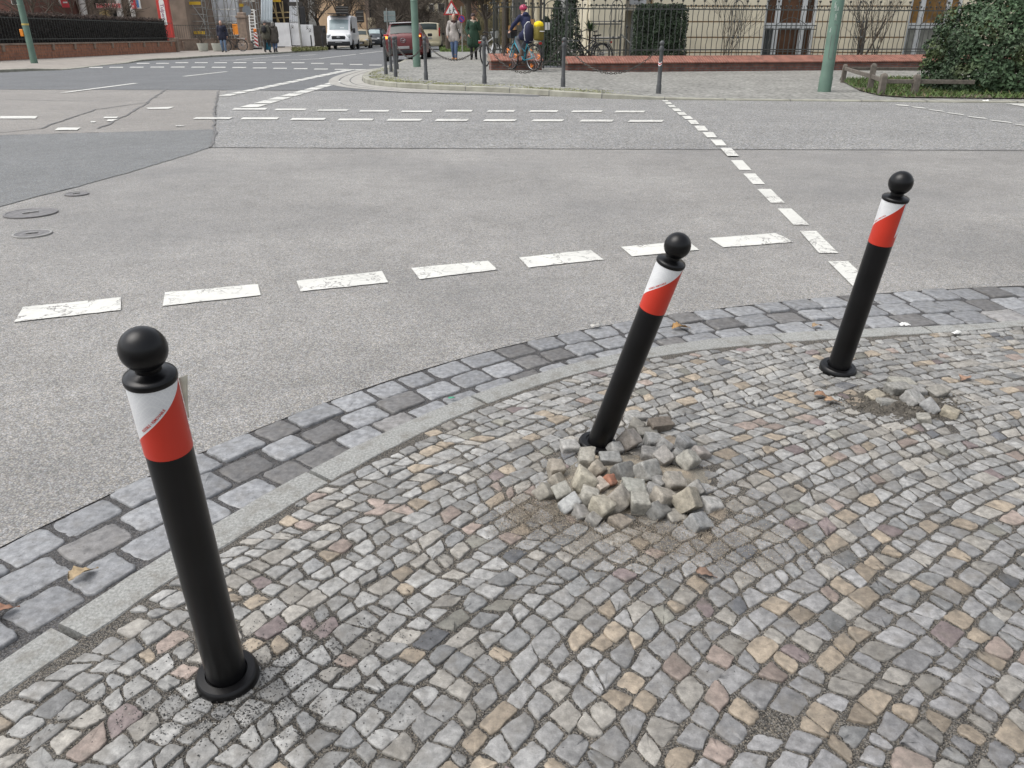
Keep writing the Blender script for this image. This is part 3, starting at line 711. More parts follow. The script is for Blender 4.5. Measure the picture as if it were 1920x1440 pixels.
# sand and crumbled mortar under and around the heap
m_sand = bpy.data.materials.new("sand"); n, l, bs = nodes(m_sand); co = coords(n)
v1, _ = noise_val(n, l, co, 30, 6, .7, 1.25); v2, _ = noise_val(n, l, co, 400, 3, .7, 1.3)
f_, _ = noise_val(n, l, co, 14, 4, 0, 1, .42, .6); c = mixc(n, l, f_, (.19, .175, .145), (.29, .245, .185)); l.new(shade(n, l, c, mul(n, l, v1, v2)), bs.inputs["Base Color"]); bs.inputs["Roughness"].default_value = .95
t = n.new("ShaderNodeTexNoise"); t.inputs["Scale"].default_value = 260; t.inputs["Detail"].default_value = 6; l.new(co, t.inputs["Vector"]); bump(n, l, bs, t.outputs[0], .8, .004)
def mound(name, cx, cy, rx, ry, h, mat, seed, label, cat, rough=.006, edge=.0185):
    P = []; F = []; nr, na = 26, 72
    for j in range(nr + 1):
        for i in range(na):
            a = 2 * math.pi * i / na; wob = 1 + .28 * mnoise.noise((math.cos(a) * 1.6, math.sin(a) * 1.6, seed)) + .10 * mnoise.noise((math.cos(a) * 5, math.sin(a) * 5, seed + 3)); rr = j / nr
            x = cx + rx * rr * wob * math.cos(a); y = cy + ry * rr * wob * math.sin(a)
            z = edge + h * (1 - rr ** 1.6) + rough * mnoise.noise((x * 55, y * 55, seed)) * (1.2 - rr) + rough * .6 * mnoise.noise((x * 140, y * 140, seed)) - .006 * rr ** 6
            P.append((x, y, z))
    for j in range(nr):
        for i in range(na): F.append((j * na + i, j * na + (i + 1) % na, (j + 1) * na + (i + 1) % na, (j + 1) * na + i))
    return tag(np_mesh(name, P, F, None, mat, smooth=True), label, cat, kind='stuff')
mound("loose_sand", PILE.x, PILE.y - .005, .21, .15, .016, m_sand, 2, "tan sand and mortar crumbs spilled under the heap of loose cobbles", "sand")
m_soil = M("dug_soil", (.10, .09, .075), .95, .45, 60, bstr=.9, bscale=150, bdist=.01)
mound("dug_soil", DUG.x, DUG.y + .01, .19, .10, .006, m_soil, 8, "dark dug earth with moss clumps beside the far right bollard", "soil", rough=.022)
pts = []; r2 = np.random.RandomState(9)
for (u_, v_, sx, sy, n_) in ((1010, 965, .06, .045, 8000), (1300, 1020, .13, .06, 8000), (1180, 1005, .13, .05, 5000), (1380, 960, .09, .06, 600), (1190, 910, .15, .11, 6000), (1100, 790, .10, .07, 700), (940, 880, .10, .07, 300)):
    cx, cy = G(u_, v_, .02); pts.append(np.stack([r2.normal(cx, sx, n_), r2.normal(cy, sy, n_)], 1))
pts = np.concatenate(pts); pts = np.array([p for p in pts if p[1] < f_kl(p[0]) - .02]); n_ = len(pts)
cols = r2.choice([.16, .27, .38], n_)[:, None] * np.array([[1.05, .9, .70]])
tag(grains("sand_grains", np.concatenate([pts, (.0215 + r2.uniform(-.004, .006, n_))[:, None]], 1), r2.uniform(.0006, .0017, n_), cols, m_grain, 4), "scattered sand grains lying on the setts around the heap", "sand", kind='stuff')
pts = np.stack([r2.normal(DUG.x, .11, 1000), r2.normal(DUG.y + .01, .05, 1000), r2.uniform(.018, .026, 1000)], 1)
cols = r2.choice([.06, .10, .16], 1000)[:, None] * np.array([[1.05, .95, .75]])
tag(grains("soil_crumbs", pts, r2.uniform(.001, .0042, 1000), cols, m_grain, 6), "earth crumbs strewn round the dug patch by the far right bollard", "soil", kind='stuff')
for i, (zx, zy, s_, hz, col, rot, lab, sh) in enumerate([
    (835, 418, 54, 18, (.23, .225, .205), (6, 4, 8), "grey block standing proud in the dug patch by the far right bollard", (1.3, .9, .8)),
    (985, 425, 50, 14, (.27, .265, .25), (8, 10, 20), "flat grey sett behind the dug patch's tilted setts", (1.25, 1, .6)),
    (968, 498, 52, 18, (.27, .265, .25), (25, 10, 30), "pale tilted sett in the middle of the dug patch", (1.35, 1, .7)),
    (1112, 552, 52, 16, (.245, .245, .24), (35, 25, 45), "smooth grey pointed sett at the dug patch's front", (1.3, 1, .8)),
    (872, 346, 52, 14, (.30, .29, .25), (12, 4, 5), "pale flat slab at the back of the dug patch", (1.5, .9, .5)),
    (640, 452, 48, 8, (.26, .235, .185), (10, -8, 30), "low tan sett sunk at the left side of the dug patch", (1.3, .9, .6)),
    (745, 508, 46, 8, (.24, .235, .215), (-12, 8, 15), "low grey sett sunk at the dug patch's lower left", (1.3, .9, .6)),
    (1290, 590, 50, 9, (.29, .26, .20), (12, 10, 50), "tan sett loosened at the dug patch's right end", (1.3, 1, .6)),
    (1070, 640, 44, 8, (.25, .24, .21), (-14, 6, 70), "small grey sett loosened at the very front of the dug patch", (1.2, .9, .6)),
    (1180, 430, 46, 10, (.22, .21, .185), (14, -16, 25), "dull grey sett tipped at the dug patch's upper right", (1.2, 1, .7))]):
    x, y = G(1500 + zx / 4.571, 640 + zy / 4.571, .03); s_ *= .00100
    P, F = chunk(i + 83, s_ * sh[0], s_ * sh[1], s_ * sh[2]); q = Matrix.Rotation(math.radians(rot[2]), 3, 'Z') @ Matrix.Rotation(math.radians(rot[0]), 3, 'X') @ Matrix.Rotation(math.radians(rot[1]), 3, 'Y')
    o = MB().add([q @ p for p in P], F, col=col).build("loose_cobble", m_loose, smooth=60, origin=(0, 0, 0)); o.location = (x, y, .012 + hz * .001)
    tag(o, lab, "cobblestone", "loose setts in the dug patch")

# ------------------------------------------------------------------ fallen leaves and litter
m_leafb = M("dry_leaf", None, .7, .3, 120)
def fallen_leaf(u_, v_, z, L_, turn, col, label, curl=.25):
    x, y = G(u_, v_, z); P = []; F = []; n_ = 9
    for i in range(n_ + 1):
        t = i / n_; w = .30 * math.sin(math.pi * min(1, t * 1.08) ** .8) * (1 + .25 * math.sin(i * 2.4)) if t < .92 else .02
        for s_ in (-1, 0, 1):
            P.append(((t - .5) * L_, s_ * w * L_, z + .004 + L_ * (curl * abs(s_) * w * 1.6 + .10 * math.sin(t * 5 + s_)) * (1 if s_ else .35)))
        if i:
            for k in range(2): b_ = (i - 1) * 3 + k; F.append((b_, b_ + 1, b_ + 4, b_ + 3))
    q = Matrix.Rotation(turn, 3, 'Z'); P = [q @ Vector((p[0], p[1], 0)) + Vector((x, y, p[2])) for p in P]
    o = MB().add(P, F, col=col).build("fallen_leaf", m_leafb, smooth=60, origin=(x, y, z)); o.modifiers.new("thick", 'SOLIDIFY').thickness = .0006
    return tag(o, label, "leaf", "fallen leaves")
fallen_leaf(1277, 615, .008, .075, .1, (.33, .19, .07), "curled yellow brown leaf on the gutter setts behind the leaning bollard")
fallen_leaf(1810, 709, .026, .062, .6, (.30, .19, .13), "pinkish brown leaf lying on the setts at far right", .15)
fallen_leaf(1543, 744, .026, .055, -.7, (.26, .15, .09), "brown leaf lying flat left of the dug patch", .12)
fallen_leaf(1562, 753, .026, .05, -.4, (.33, .22, .14), "lighter tan leaf touching the brown one by the dug patch", .1)
fallen_leaf(157, 1077, .008, .06, .8, (.33, .25, .15), "crumpled tan leaf in a gutter joint behind the nearest bollard", .3)
fallen_leaf(8, 1146, .008, .055, .5, (.26, .14, .09), "reddish brown leaf at the left edge of the gutter", .2)
fallen_leaf(1533, 612, .008, .05, .2, (.30, .21, .12), "small tan leaf by the kerb behind the far right bollard", .2)
fallen_leaf(1325, 1078, .024, .045, -.5, (.19, .125, .09), "thin orange leaf stalk on the setts right of the heap", .05)
m_white = M("white_paper", (.75, .75, .72), .7, .1, 60)
def scrap(u_, v_, z, a, b, mat, label, cat, name="paper_scrap", hgt=.012):
    x, y = G(u_, v_, z); rr = random.Random(int(u_)); P = []; F = []
    for j in range(4):
        for i in range(5): P.append((x + (i / 4 - .5) * a + rr.uniform(-.1, .1) * a, y + (j / 3 - .5) * b + rr.uniform(-.1, .1) * b, z + .004 + hgt * rr.random() * math.sin(math.pi * (i + .3) / 4.6)))
    for j in range(3):
        for i in range(4): k = j * 5 + i; F.append((k, k + 1, k + 6, k + 5))
    o = MB().add(P, F).build(name, mat, smooth=50, origin=(x, y, z)); o.modifiers.new("thick", 'SOLIDIFY').thickness = .0012
    return tag(o, label, cat)
scrap(1697, 611, .008, .038, .018, m_white, "white feather on the gutter setts right of the far bollard", "feather", "feather")
scrap(1795, 627, .024, .036, .014, m_white, "crumpled white paper on the kerb at far right", "litter")
scrap(847, 748, .008, .020, .008, M("green_plastic", (.02, .30, .16), .4), "tiny green plastic scrap in a gutter joint", "litter", "plastic_scrap", .004)
scrap(1117, 614, .006, .04, .02, M("grey_pebble", (.45, .44, .41), .8), "pale pebble at the gutter's outer edge", "pebble", "pebble", .02)
scrap(869, 170.5, .004, .12, .07, m_white, "crumpled white paper in the road by the far kerb", "litter", hgt=.06)
scrap(1848, 192, .004, .13, .08, m_white, "white litter lying on the road edge before the big bush", "litter", hgt=.06)

# ------------------------------------------------------------------ small iron covers in the road
m_iron = M("cast_iron", (.17, .163, .16), .5, .25, 40, metal=.35, bstr=.3, bscale=90)
m_iron2 = M("iron_rim_worn", (.30, .295, .28), .5, .2, 40, metal=.3); m_hole = M("dark_slot", (.012, .012, .012), .8)
def cover(u_, v_, r, label, rim):
    x, y = G(u_, v_); t = thing("valve_cover", (x, y, 0), label, "iron cover", rotz=rnd(0, .5), group="iron covers in the road")
    k = 1.12                                                   # slightly oval lid
    mb = MB(); mb.lathe([(r * 1.08, .0), (r * 1.08, .009), (r * .97, .0095), (r * .95, .006)], 48, cap0=False, cap1=False); mb.build("rim", rim, t, smooth=30)
    mb = MB(); mb.lathe([(r * .95, .002), (r * .95, .0075), (r * .80, .0085), (r * .76, .0068), (r * .62, .0068), (r * .58, .0085), (r * .46, .0085), (r * .42, .0068), (r * .30, .0068), (r * .28, .0082)], 48); lid = mb.build("lid", m_iron, t, smooth=30)
    mb = MB(); mb.bbox((0, 0, .012), (r * .62, r * .13, .008), .003, Matrix.Rotation(.35, 3, 'Z')); mb.build("handle", m_iron2, lid)
    mb = MB(); mb.box((-r * .16, -r * .10, .0092), (r * .28, r * .10, .001)); mb.box((r * .16, r * .10, .0092), (r * .28, r * .10, .001)); mb.build("slot", m_hole, lid)
cover(144, 365, .075, "smallest iron valve cover, farthest of the three near the dark asphalt patch", m_iron)
cover(58, 401, .145, "largest round iron cover at the left, with raised rings", m_iron)
cover(61, 440, .095, "round iron cover with a pale worn rim, nearest of the three", m_iron2)
# ------------------------------------------------------------------ far corner: pavement, kerb, bollards and chains
def zf(x): return float(np.interp(x, [.3, 1.95, 2.7, 4], [.11, .08, .045, .03]))
def GF(u, v):
    z = .1
    for _ in range(5): x, y = G(u, v, z); z = zf(x)
    return (x, y, z)
def PB(mb, u0, v0, u1, v1, Y, d, **k):
    """box whose front face fills a photo rectangle on the plane at distance Y"""
    a = W((u0 + u1) / 2, v0, Y); b = W((u0 + u1) / 2, v1, Y); vm = (v0 + v1) / 2; x0 = W(u0, vm, Y)[0]; x1 = W(u1, vm, Y)[0]
    return mb.box(((x0 + x1) / 2, Y + d / 2, (a[2] + b[2]) / 2), (x1 - x0, d, a[2] - b[2]), **k)
m_kerb2 = M("kerb_concrete", (.30, .295, .245), .85, .18, 5, bstr=.3, bscale=80, dirt=.4)
m_pave2 = bpy.data.materials.new("far_mosaic"); n, l, bs = nodes(m_pave2); co = coords(n)
vo = n.new("ShaderNodeTexVoronoi"); vo.inputs["Scale"].default_value = 13; l.new(co, vo.inputs["Vector"]); sp = n.new("ShaderNodeSeparateColor"); l.new(vo.outputs["Color"], sp.inputs[0])
a = n.new("ShaderNodeMapRange"); a.inputs[3].default_value = .72; a.inputs[4].default_value = 1.22; l.new(sp.outputs[0], a.inputs[0])
b = n.new("ShaderNodeMapRange"); b.inputs[1].default_value = .45; b.inputs[2].default_value = .75; b.inputs[3].default_value = 1; b.inputs[4].default_value = .5; l.new(vo.outputs["Distance"], b.inputs[0])
d_, _ = noise_val(n, l, co, .8, 5, .85, 1.12)
c = shade(n, l, (.265, .262, .24), mul(n, l, mul(n, l, a.outputs[0], b.outputs[0]), d_)); l.new(c, bs.inputs["Base Color"]); bs.inputs["Roughness"].default_value = .8
front = [(763, 113.8), (749, 123), (722, 131), (700, 137.5), (686, 143.5), (679.5, 149), (681, 154), (690, 158.5), (710, 162), (740, 165), (775, 167.3), (820, 170), (880, 172.5), (951, 175.3), (1000, 178.6), (1080, 183), (1158, 186.4), (1240, 187.6), (1300, 188.4), (1460, 190), (1630, 191.6), (1920, 194)]
fp = [Vector((-4.7, 125)), Vector((-4.6, 60)), Vector((-4.62, 42))] + [Vector(G(u, v)) for u, v in front]; fp += [fp[-1] + Vector((6, -.25)), fp[-1] + Vector((40, -2))]
# smooth the corner
def chaikin(p, k=2):
    for _ in range(k):
        q = [p[0]]
        for a, b in zip(p[:-1], p[1:]): q += [a.lerp(b, .25), a.lerp(b, .75)]
        p = q + [p[-1]]
    return p
fp = chaikin(fp, 2)
mb = MB(); P = []; F = []; inner = []
seg_len = 0; blk = []
for i, p in enumerate(fp):
    d = (fp[min(i + 1, len(fp) - 1)] - fp[max(i - 1, 0)]).normalized(); nn = Vector((-d.y, d.x)); h = zf(p.x)
    P += [(p.x, p.y, -.03), (p.x, p.y, h - .012), (*(p + nn * .012), h), (*(p + nn * .14), h + .001)]; inner.append(p + nn * .135)
    if i:
        for j in range(3): F.append(((i - 1) * 4 + j, (i - 1) * 4 + j + 1, i * 4 + j + 1, i * 4 + j))
mb.add(P, F); tag(mb.build("far_kerb", m_kerb2), kind='structure')
mb = MB(); acc = 0                                              # dark joints between kerb blocks
for a, b in zip(fp[:-1], fp[1:]):
    L_ = (b - a).length
    if a.y > 40 or a.x > 12: continue
    acc += L_
    if acc > 1.0:
        acc = 0; d = (b - a).normalized(); nn = Vector((-d.y, d.x)); h = zf(a.x)
        for z0, z1, o0, o1 in ((0, h - .012, -.004, .003), (h - .004, h + .003, .0, .145)):
            c = [a + nn * o0 - d * .008, a + nn * o0 + d * .008, a + nn * o1 + d * .008, a + nn * o1 - d * .008]
            mb.prism([tuple(p) for p in c], z0, z1)
tag(mb.build("kerb_joints", m_tar), kind='structure')
P = []; F = []
for i, p in enumerate(inner):
    far = Vector((p.x if p.x > 0 else p.x * .2 + 1.5, 125)); k = 14
    for j in range(k + 1):
        q = p.lerp(far, (j / k) ** 2.2); P.append((q.x, q.y, zf(p.x if j == 0 else q.x)))
    if i:
        for j in range(k): F.append(((i - 1) * (k + 1) + j, i * (k + 1) + j, i * (k + 1) + j + 1, (i - 1) * (k + 1) + j + 1))
tag(np_mesh("far_pavement", P, F, None, m_pave2), kind='structure')
# pale gutter courses wrapping the corner
m_gut = M("gutter_concrete", (.34, .33, .30), .8, .15, 10, dirt=.3)
mb = MB()
for o0, o1 in ((.02, .30), (.33, .56), (.60, .84)):
    P = []; F = []; sel = [i for i, p in enumerate(fp) if p.y < 32 and p.x < .8]
    for kk, i in enumerate(sel):
        p = fp[i]; d = (fp[i + 1] - fp[i - 1]).normalized(); nn = Vector((d.y, -d.x)); f = min(1, kk / 5, max(0.02, (len(sel) - 1 - kk) / 14))
        P += [(*(p + nn * o0 * f), .013), (*(p + nn * o1 * f), .013)]
        if kk: F.append((2 * kk - 2, 2 * kk - 1, 2 * kk + 1, 2 * kk))
    mb.add(P, F)
tag(mb.build("gutter_paving", m_gut), kind='structure')
# moss and short grass in the joints behind the kerb
r2 = np.random.RandomState(21)
def blades(name, pts, hgt, wid, cols, mat, label, cat, seed=1, lean=.5):
    r_ = np.random.RandomState(seed); n_ = len(pts); a = r_.uniform(0, 6.28, n_); w = wid * r_.uniform(.6, 1.3, n_); h = hgt * r_.uniform(.4, 1.3, n_)
    dx, dy = np.cos(a) * w, np.sin(a) * w; lx, ly = r_.normal(0, lean, n_) * h, r_.normal(0, lean, n_) * h
    V = np.stack([np.stack([pts[:, 0] - dx, pts[:, 1] - dy, pts[:, 2]], 1), np.stack([pts[:, 0] + dx, pts[:, 1] + dy, pts[:, 2]], 1), np.stack([pts[:, 0] + lx, pts[:, 1] + ly, pts[:, 2] + h], 1)], 1)
    o = np_mesh(name, V.reshape(-1, 3), np.arange(3 * n_).reshape(-1, 3), cols, mat); return tag(o, label, cat, kind='stuff')
m_leaf = M("foliage", None, .6, .22, 9, spec=.35)
pts = []
for k in range(7500):
    i = r2.randint(20, len(fp) - 30); p = fp[i].lerp(fp[i + 1], r2.rand()); d = (fp[i + 1] - fp[i]).normalized(); nn = Vector((-d.y, d.x))
    q = p + nn * (.15 + abs(r2.normal(0, .35)))
    if q.y < 26 and q.x < 3.4 and mnoise.noise((q.x * 1.3, q.y * 1.3, 2)) + .45 * mnoise.noise((q.x * 5, q.y * 5, 2)) > -.12: pts.append((q.x, q.y, zf(q.x) - .004))
pts = np.array(pts); g = r2.uniform(.7, 1.3, (len(pts), 1))
blades("moss", pts, .018, .013, g * np.array([[.27, .275, .13]]), m_leaf, "yellow green moss and short grass along the far kerb below the chain bollards", "moss", 2, .9)

m_cast = M("grey_bollard_paint", (.065, .068, .070), .5, .2, 20, bstr=.1)
m_chain = M("chain_iron", (.075, .07, .062), .55, .35, 40, metal=.5)
def chain_bollard():
    t = thing("chain_bollard", (0, 0, 0), "x", "bollard", group="grey iron bollards linked by chains")
    mb = MB(); mb.lathe([(.048, -.02), (.048, .15), (.042, .17), (.039, .18), (.036, .72), (.039, .74), (.042, .745), (.042, .80), (.036, .815), (.03, .83)], 20); mb.build("post", m_cast, t, smooth=35)
    mb = MB(); mb.lathe([(.026, .825)] + [(max(.046 * math.sin(a), .001), .872 - .046 * math.cos(a)) for a in np.linspace(.6, math.pi, 10)], 20); mb.build("ball", m_cast, t, smooth=60)
    mb = MB(); 
    for s in (-1, 1): MB().tube([(s * .04, 0, .775), (s * .062, 0, .775), (s * .066, 0, .765), (s * .062, 0, .755), (s * .04, 0, .755)], .006, 6).build("chain_eye", m_cast, t)
    return t
CB = [(745, 130, "rearmost chain bollard beside the red car's tail"), (733.5, 134.6, "chain bollard in front of the rearmost one at the corner"), (724, 139.6, "leftmost chain bollard at the rounded kerb corner"), (742, 144, "thin chain bollard nearest the kerb tip, before the red car"),
      (799, 149.6, "chain bollard just right of the green post at the corner"), (908.5, 156.8, "chain bollard in front of the white parked bicycle"), (1055.5, 162.8, "chain bollard right of the child on the turquoise bicycle"), (1234.5, 175.6, "rightmost chain bollard, with a red and white sticker")]
proto = chain_bollard(); cbs = []
for i, (u, v, lab) in enumerate(CB):
    o = proto if i == 0 else copy_tree(proto); o.location = GF(u, v); o['label'] = lab; cbs.append(o)
for i, o in enumerate(cbs):
    a = cbs[max(0, i - 1)].location; b = cbs[min(len(cbs) - 1, i + 1)].location; o.rotation_euler.z = math.atan2(b.y - a.y, b.x - a.x)
mb = MB(); mb.add([(-.0435 * math.cos(t) , -.0435 * math.sin(t), z + .02 * math.cos(t * 2)) for z in (.50, .56) for t in np.linspace(.6, 2.5, 9)], [(i, i + 1, i + 10, i + 9) for i in range(8)])
o = mb.build("reflective_sticker", m_wht, cbs[-1]); mb = MB(); mb.add([(-.0445 * math.cos(t), -.0445 * math.sin(t), z + .02 * math.cos(t * 2)) for z in (.52, .54) for t in np.linspace(.6, 2.5, 9)], [(i, i + 1, i + 10, i + 9) for i in range(8)]); mb.build("red_stripe", m_red, o)
def chain(a, b, sag, label):
    A = Vector(a) + Vector((0, 0, .765)); B = Vector(b) + Vector((0, 0, .765)); d = (B - A); d.z = 0; d.normalize(); A += d * .066; B -= d * .066; L_ = (B - A).length; nl = max(6, int(L_ * 1.08 / .052)); mb = MB()
    def pt(t): p = A.lerp(B, t); p.z -= sag * 4 * t * (1 - t); return p
    for i in range(nl):
        p = pt((i + .5) / nl); tg = (pt((i + 1) / nl) - pt(i / nl)).normalized(); side = tg.cross(Vector((0, 0, 1))).normalized(); up = side.cross(tg)
        s_ = side if i % 2 else up
        mb.tube([p + tg * (math.cos(t) * .034) + s_ * (math.sin(t) * .017) for t in np.linspace(0, 2 * math.pi, 9)[:-1]], .0065, 5, closed=True)
    return tag(mb.build("chain", m_chain, smooth=60, origin=tuple(A)), label, "chain", "chains between the grey bollards")
for i, (sg, lab) in enumerate([(.30, "short chain between the two rearmost corner bollards"), (.34, "short chain hanging between two left corner bollards"), (.3, "chain from the leftmost corner bollard to the thin one"), (.30, "sagging chain passing before the green corner post"), (.32, "long sagging chain in front of the two walking women"), (.52, "longest chain, hanging low before the child's bicycle wheels"), (.46, "right hand chain hanging in front of the brick plinth")]):
    chain(cbs[i].location, cbs[i + 1].location, sg, lab)

# ------------------------------------------------------------------ green posts
m_green = M("green_post_paint", (.105, .175, .135), .5, .16, 3, bstr=.12, bscale=40, dirt=.25)
m_scr = M("scratched_paint", (.5, .55, .5), .7, .1, 20)
def green_post(u, v, label, r=.115, H=6.5):
    x, y, z = GF(u, v); t = thing("green_post", (x, y, z), label, "post", group="green street posts")
    mb = MB(); mb.lathe([(r * 1.08, -.02), (r * 1.08, .27), (r * 1.0, .30), (r * .99, 1.9), (r * .985, 1.905), (r * .93, 1.93), (r * .85, H)], 32); mb.build("shaft", m_green, t, smooth=30)
    mb = MB(); mb.lathe([(r * 1.015, 1.90), (r * 1.03, 1.905), (r * 1.03, 1.93), (r * .95, 1.94)], 32, cap0=False, cap1=False); mb.build("joint_ring", m_green, t, smooth=30)
    return t
gp = green_post(1545, 172, "big scratched green post standing by the wooden rail fence")
mb = MB()
def wrap(t, pts, r, w):
    """thin line scratched on the post: points (angle, height)"""
    mb.tube([(r * math.sin(a), -r * math.cos(a), z) for a, z in pts], w, 5)
rr = random.Random(4)
for (a, z, s_) in ((-.55, 1.50, .05), (-.35, 1.35, .06), (.05, 1.72, .05), (-.75, 1.55, .05), (-.9, 1.12, .04), (-.2, 1.48, .03)):
    wrap(gp, [(a + s_ * 2.2 * math.sin(i * 1.9 + z), z + s_ * math.cos(i * 1.3) * (1 + .5 * math.sin(i))) for i in range(9)], .1165, .003)
mb.build("white_scratches", m_scr, gp)
mb = MB(); rp = .1163; wrap(gp, [(-.55, 1.02), (-.55, .62), (-.35, .60), (.05, .60), (.12, .64), (.12, 1.18), (.05, 1.2), (-.4, 1.2)], rp, .004); mb.build("service_door_seam", m_tar, gp)
green_post(782, 125.5, "green post on the corner in front of the red car", .113)
gp3 = green_post(64.5, 118, "green post standing left before the brick wall and hedge", .113)
m_orange = M("orange_plastic", (.75, .25, .02), .4, .1); m_yel = M("yellow_band", (.55, .42, .12), .5, .1)
mb = MB(); mb.bbox((-.16, -.02, 1.02), (.12, .16, .24), .02); mb.build("push_button_box", m_orange, gp3)
mb = MB(); mb.lathe([(.120, 1.27), (.120, 1.33)], 24, cap0=False, cap1=False); mb.build("band", m_yel, gp3)

# ------------------------------------------------------------------ brick plinth with tulip railings
def brick(name, c1, c2, mortar, sx, sy, msz=.012, bstr=.4, axis=None):
    m = bpy.data.materials.new(name); n, l, bs = nodes(m); co = coords(n)
    mp = n.new("ShaderNodeMapping"); mp.inputs["Rotation"].default_value = axis or (math.pi / 2, 0, 0); l.new(co, mp.inputs[0])
    b = n.new("ShaderNodeTexBrick"); b.inputs["Color1"].default_value = (*c1, 1); b.inputs["Color2"].default_value = (*c2, 1); b.inputs["Mortar"].default_value = (*mortar, 1); b.inputs["Scale"].default_value = 1
    b.inputs["Brick Width"].default_value = sx; b.inputs["Row Height"].default_value = sy; b.inputs["Mortar Size"].default_value = msz; l.new(mp.outputs[0], b.inputs["Vector"])
    v, _ = noise_val(n, l, co, 6, 5, .7, 1.25); l.new(shade(n, l, b.outputs["Color"], v), bs.inputs["Base Color"]); bs.inputs["Roughness"].default_value = .85
    bump(n, l, bs, b.outputs["Fac"], -bstr, .006); return m
m_brk = brick("plinth_brick", (.20, .085, .06), (.13, .06, .048), (.12, .10, .09), .24, .075)
m_cop = brick("coping_brick", (.27, .105, .075), (.22, .09, .066), (.30, .22, .17), .085, 3.0, .006, .3)
m_railing = M("railing_iron", (.052, .056, .052), .5, .25, 20)
def wy(x): return 24.86 + .19 * (x - 1.7)                   # the plinth's front line
def plinth(x0, x1, label):
    z0 = zf((x0 + x1) / 2) - .03; t = thing("brick_plinth", (x0, wy(x0), z0), label, "wall", group="brick plinths under the railings")
    ang = math.atan2(wy(x1) - wy(x0), x1 - x0); t.rotation_euler.z = ang; L_ = math.hypot(x1 - x0, wy(x1) - wy(x0))
    mb = MB(); mb.box((L_ / 2, .27, .14), (L_ - .04, .44, .30)); mb.build("base", m_brk, t)
    mb = MB(); mb.prism([(-.03, .27), (-.03, .30), (.40, .47), (.60, .47), (.60, .27)], 0, L_, 'yz'); mb.build("coping", m_cop, t); return t
plinth(-.62, .92, "short brick plinth left of the iron gate, behind the child's bicycle")
plinth(1.66, 17, "long brick plinth with slanted red coping under the tulip railings")
def finial(parent, x, z, y=0):
    """three tulip buds on a stem"""
    mb = MB()
    def bud(cx, cz, s): mb.lathe([(.003, 0), (.026 * s, .018 * s), (.036 * s, .045 * s), (.034 * s, .065 * s), (.022 * s, .066 * s), (.012, .05 * s)], 8, (cx, 0, cz))
    bud(0, .17, 1.15); bud(-.075, .045, .95); bud(.075, .045, .95)
    mb.tube([(0, 0, -.05), (0, 0, .18)], .009, 6)
    for s in (-1, 1): mb.tube([(0, 0, -.02), (s * .045, 0, .01), (s * .072, 0, .05)], .009, 5)
    o = mb.build("tulip_finial", m_railing, parent, smooth=50); o.location = (x, y, z); return o
def railing(x0, y0, x1, y1, z, label, step=.175, arches=(), fin=True, top=1.30, name="iron_railing", cat="railing", ztop=None):
    L_ = math.hypot(x1 - x0, y1 - y0); t = thing(name, (x0, y0, z), label, cat, math.atan2(y1 - y0, x1 - x0)); T = top
    for zr in (.165, T): MB().box((L_ / 2, 0, zr), (L_, .024, .034)).build("rail", m_railing, t)
    mb = MB(); nb = int(L_ / step); first = None
    for i in range(nb + 1):
        x = i * step
        if i % 2 == 0:
            mb.tube([(x, 0, 0), (x, 0, T)], .0115, 6)
            if fin:
                if first is None: first = finial(t, x, T + .02)
                else: f = first.copy(); COL.objects.link(f); f.parent = t; f.location = (x, 0, T + .02)
        else: mb.tube([(x + .016 * math.sin(k * 1.25) * (1 if 2 < k < 17 else .0), 0, k / 18 * (T + .11)) for k in range(19)], .0105, 6)
    mb.build("bars", m_railing, t)
    for ax in arches:
        mb = MB()
        for s in (-1, 1): mb.tube([(ax + s * .17, -.03, 0), (ax + s * .17, -.03, T + .05)] , .012, 6); mb.tube([(ax + s * .06, -.03, 0), (ax + s * .06, -.03, T)], .009, 6)
        mb.tube([(ax + .17 * math.cos(a), -.03, T + .05 + .20 * math.sin(a)) for a in np.linspace(0, math.pi, 13)], .012, 6)
        for zz in (.52, .97):
            for s in (-1, 1): mb.ell((ax + s * .09, -.04, zz), (.042, .035, .036), 10, 6)
        mb.build("arched_stay", m_railing, t)
    return t
railing(1.75, wy(1.75) + .47, 16.9, wy(16.9) + .47, .47, "long iron railing with tulip finials on the brick plinth", arches=(1.42, 5.3, 9.55, 12.9))
railing(-.55, wy(-.55) + .47, .9, wy(.9) + .47, .50, "short iron railing on the plinth left of the gate", arches=(.72,))
railing(-.55, wy(-.55) + .47, -.75, 44, .50, "iron railing running back along the side street, seen edge on", step=.22)
g = railing(.95, wy(1) + .52, 1.64, wy(1.6) + .52, .16, "closed iron gate between the two brick plinths", step=.11, fin=False, top=1.62, name="iron_gate", cat="gate")
mb = MB()
for xx in (.0, .69): mb.box((xx, 0, .92), (.05, .05, 1.9)); mb.ell((xx, 0, 1.9), (.045, .045, .05))
mb.tube([(.345 + .33 * math.cos(a), 0, 1.62 + .22 * math.sin(a)) for a in np.linspace(0, math.pi, 15)], .014, 6); mb.build("gate_frame", m_railing, g)
mb = MB(); a = GF(1014, 126); b = GF(1061, 127); mb.prism([(a[0], a[1]), (b[0], b[1]), (b[0], b[1] + .95), (a[0], a[1] + .95)], .0, .13); mb.add([(a[0], a[1] - .3, .10), (b[0], b[1] - .3, .10), (b[0], b[1], .132), (a[0], a[1], .132)], [(0, 1, 2, 3)])
tag(mb.build("gate_ramp", M("dark_grey_slab", (.085, .09, .098), .7, .15, 6), origin=(a[0], a[1], .1)), "dark grey ramp slab in front of the iron gate", "ramp")

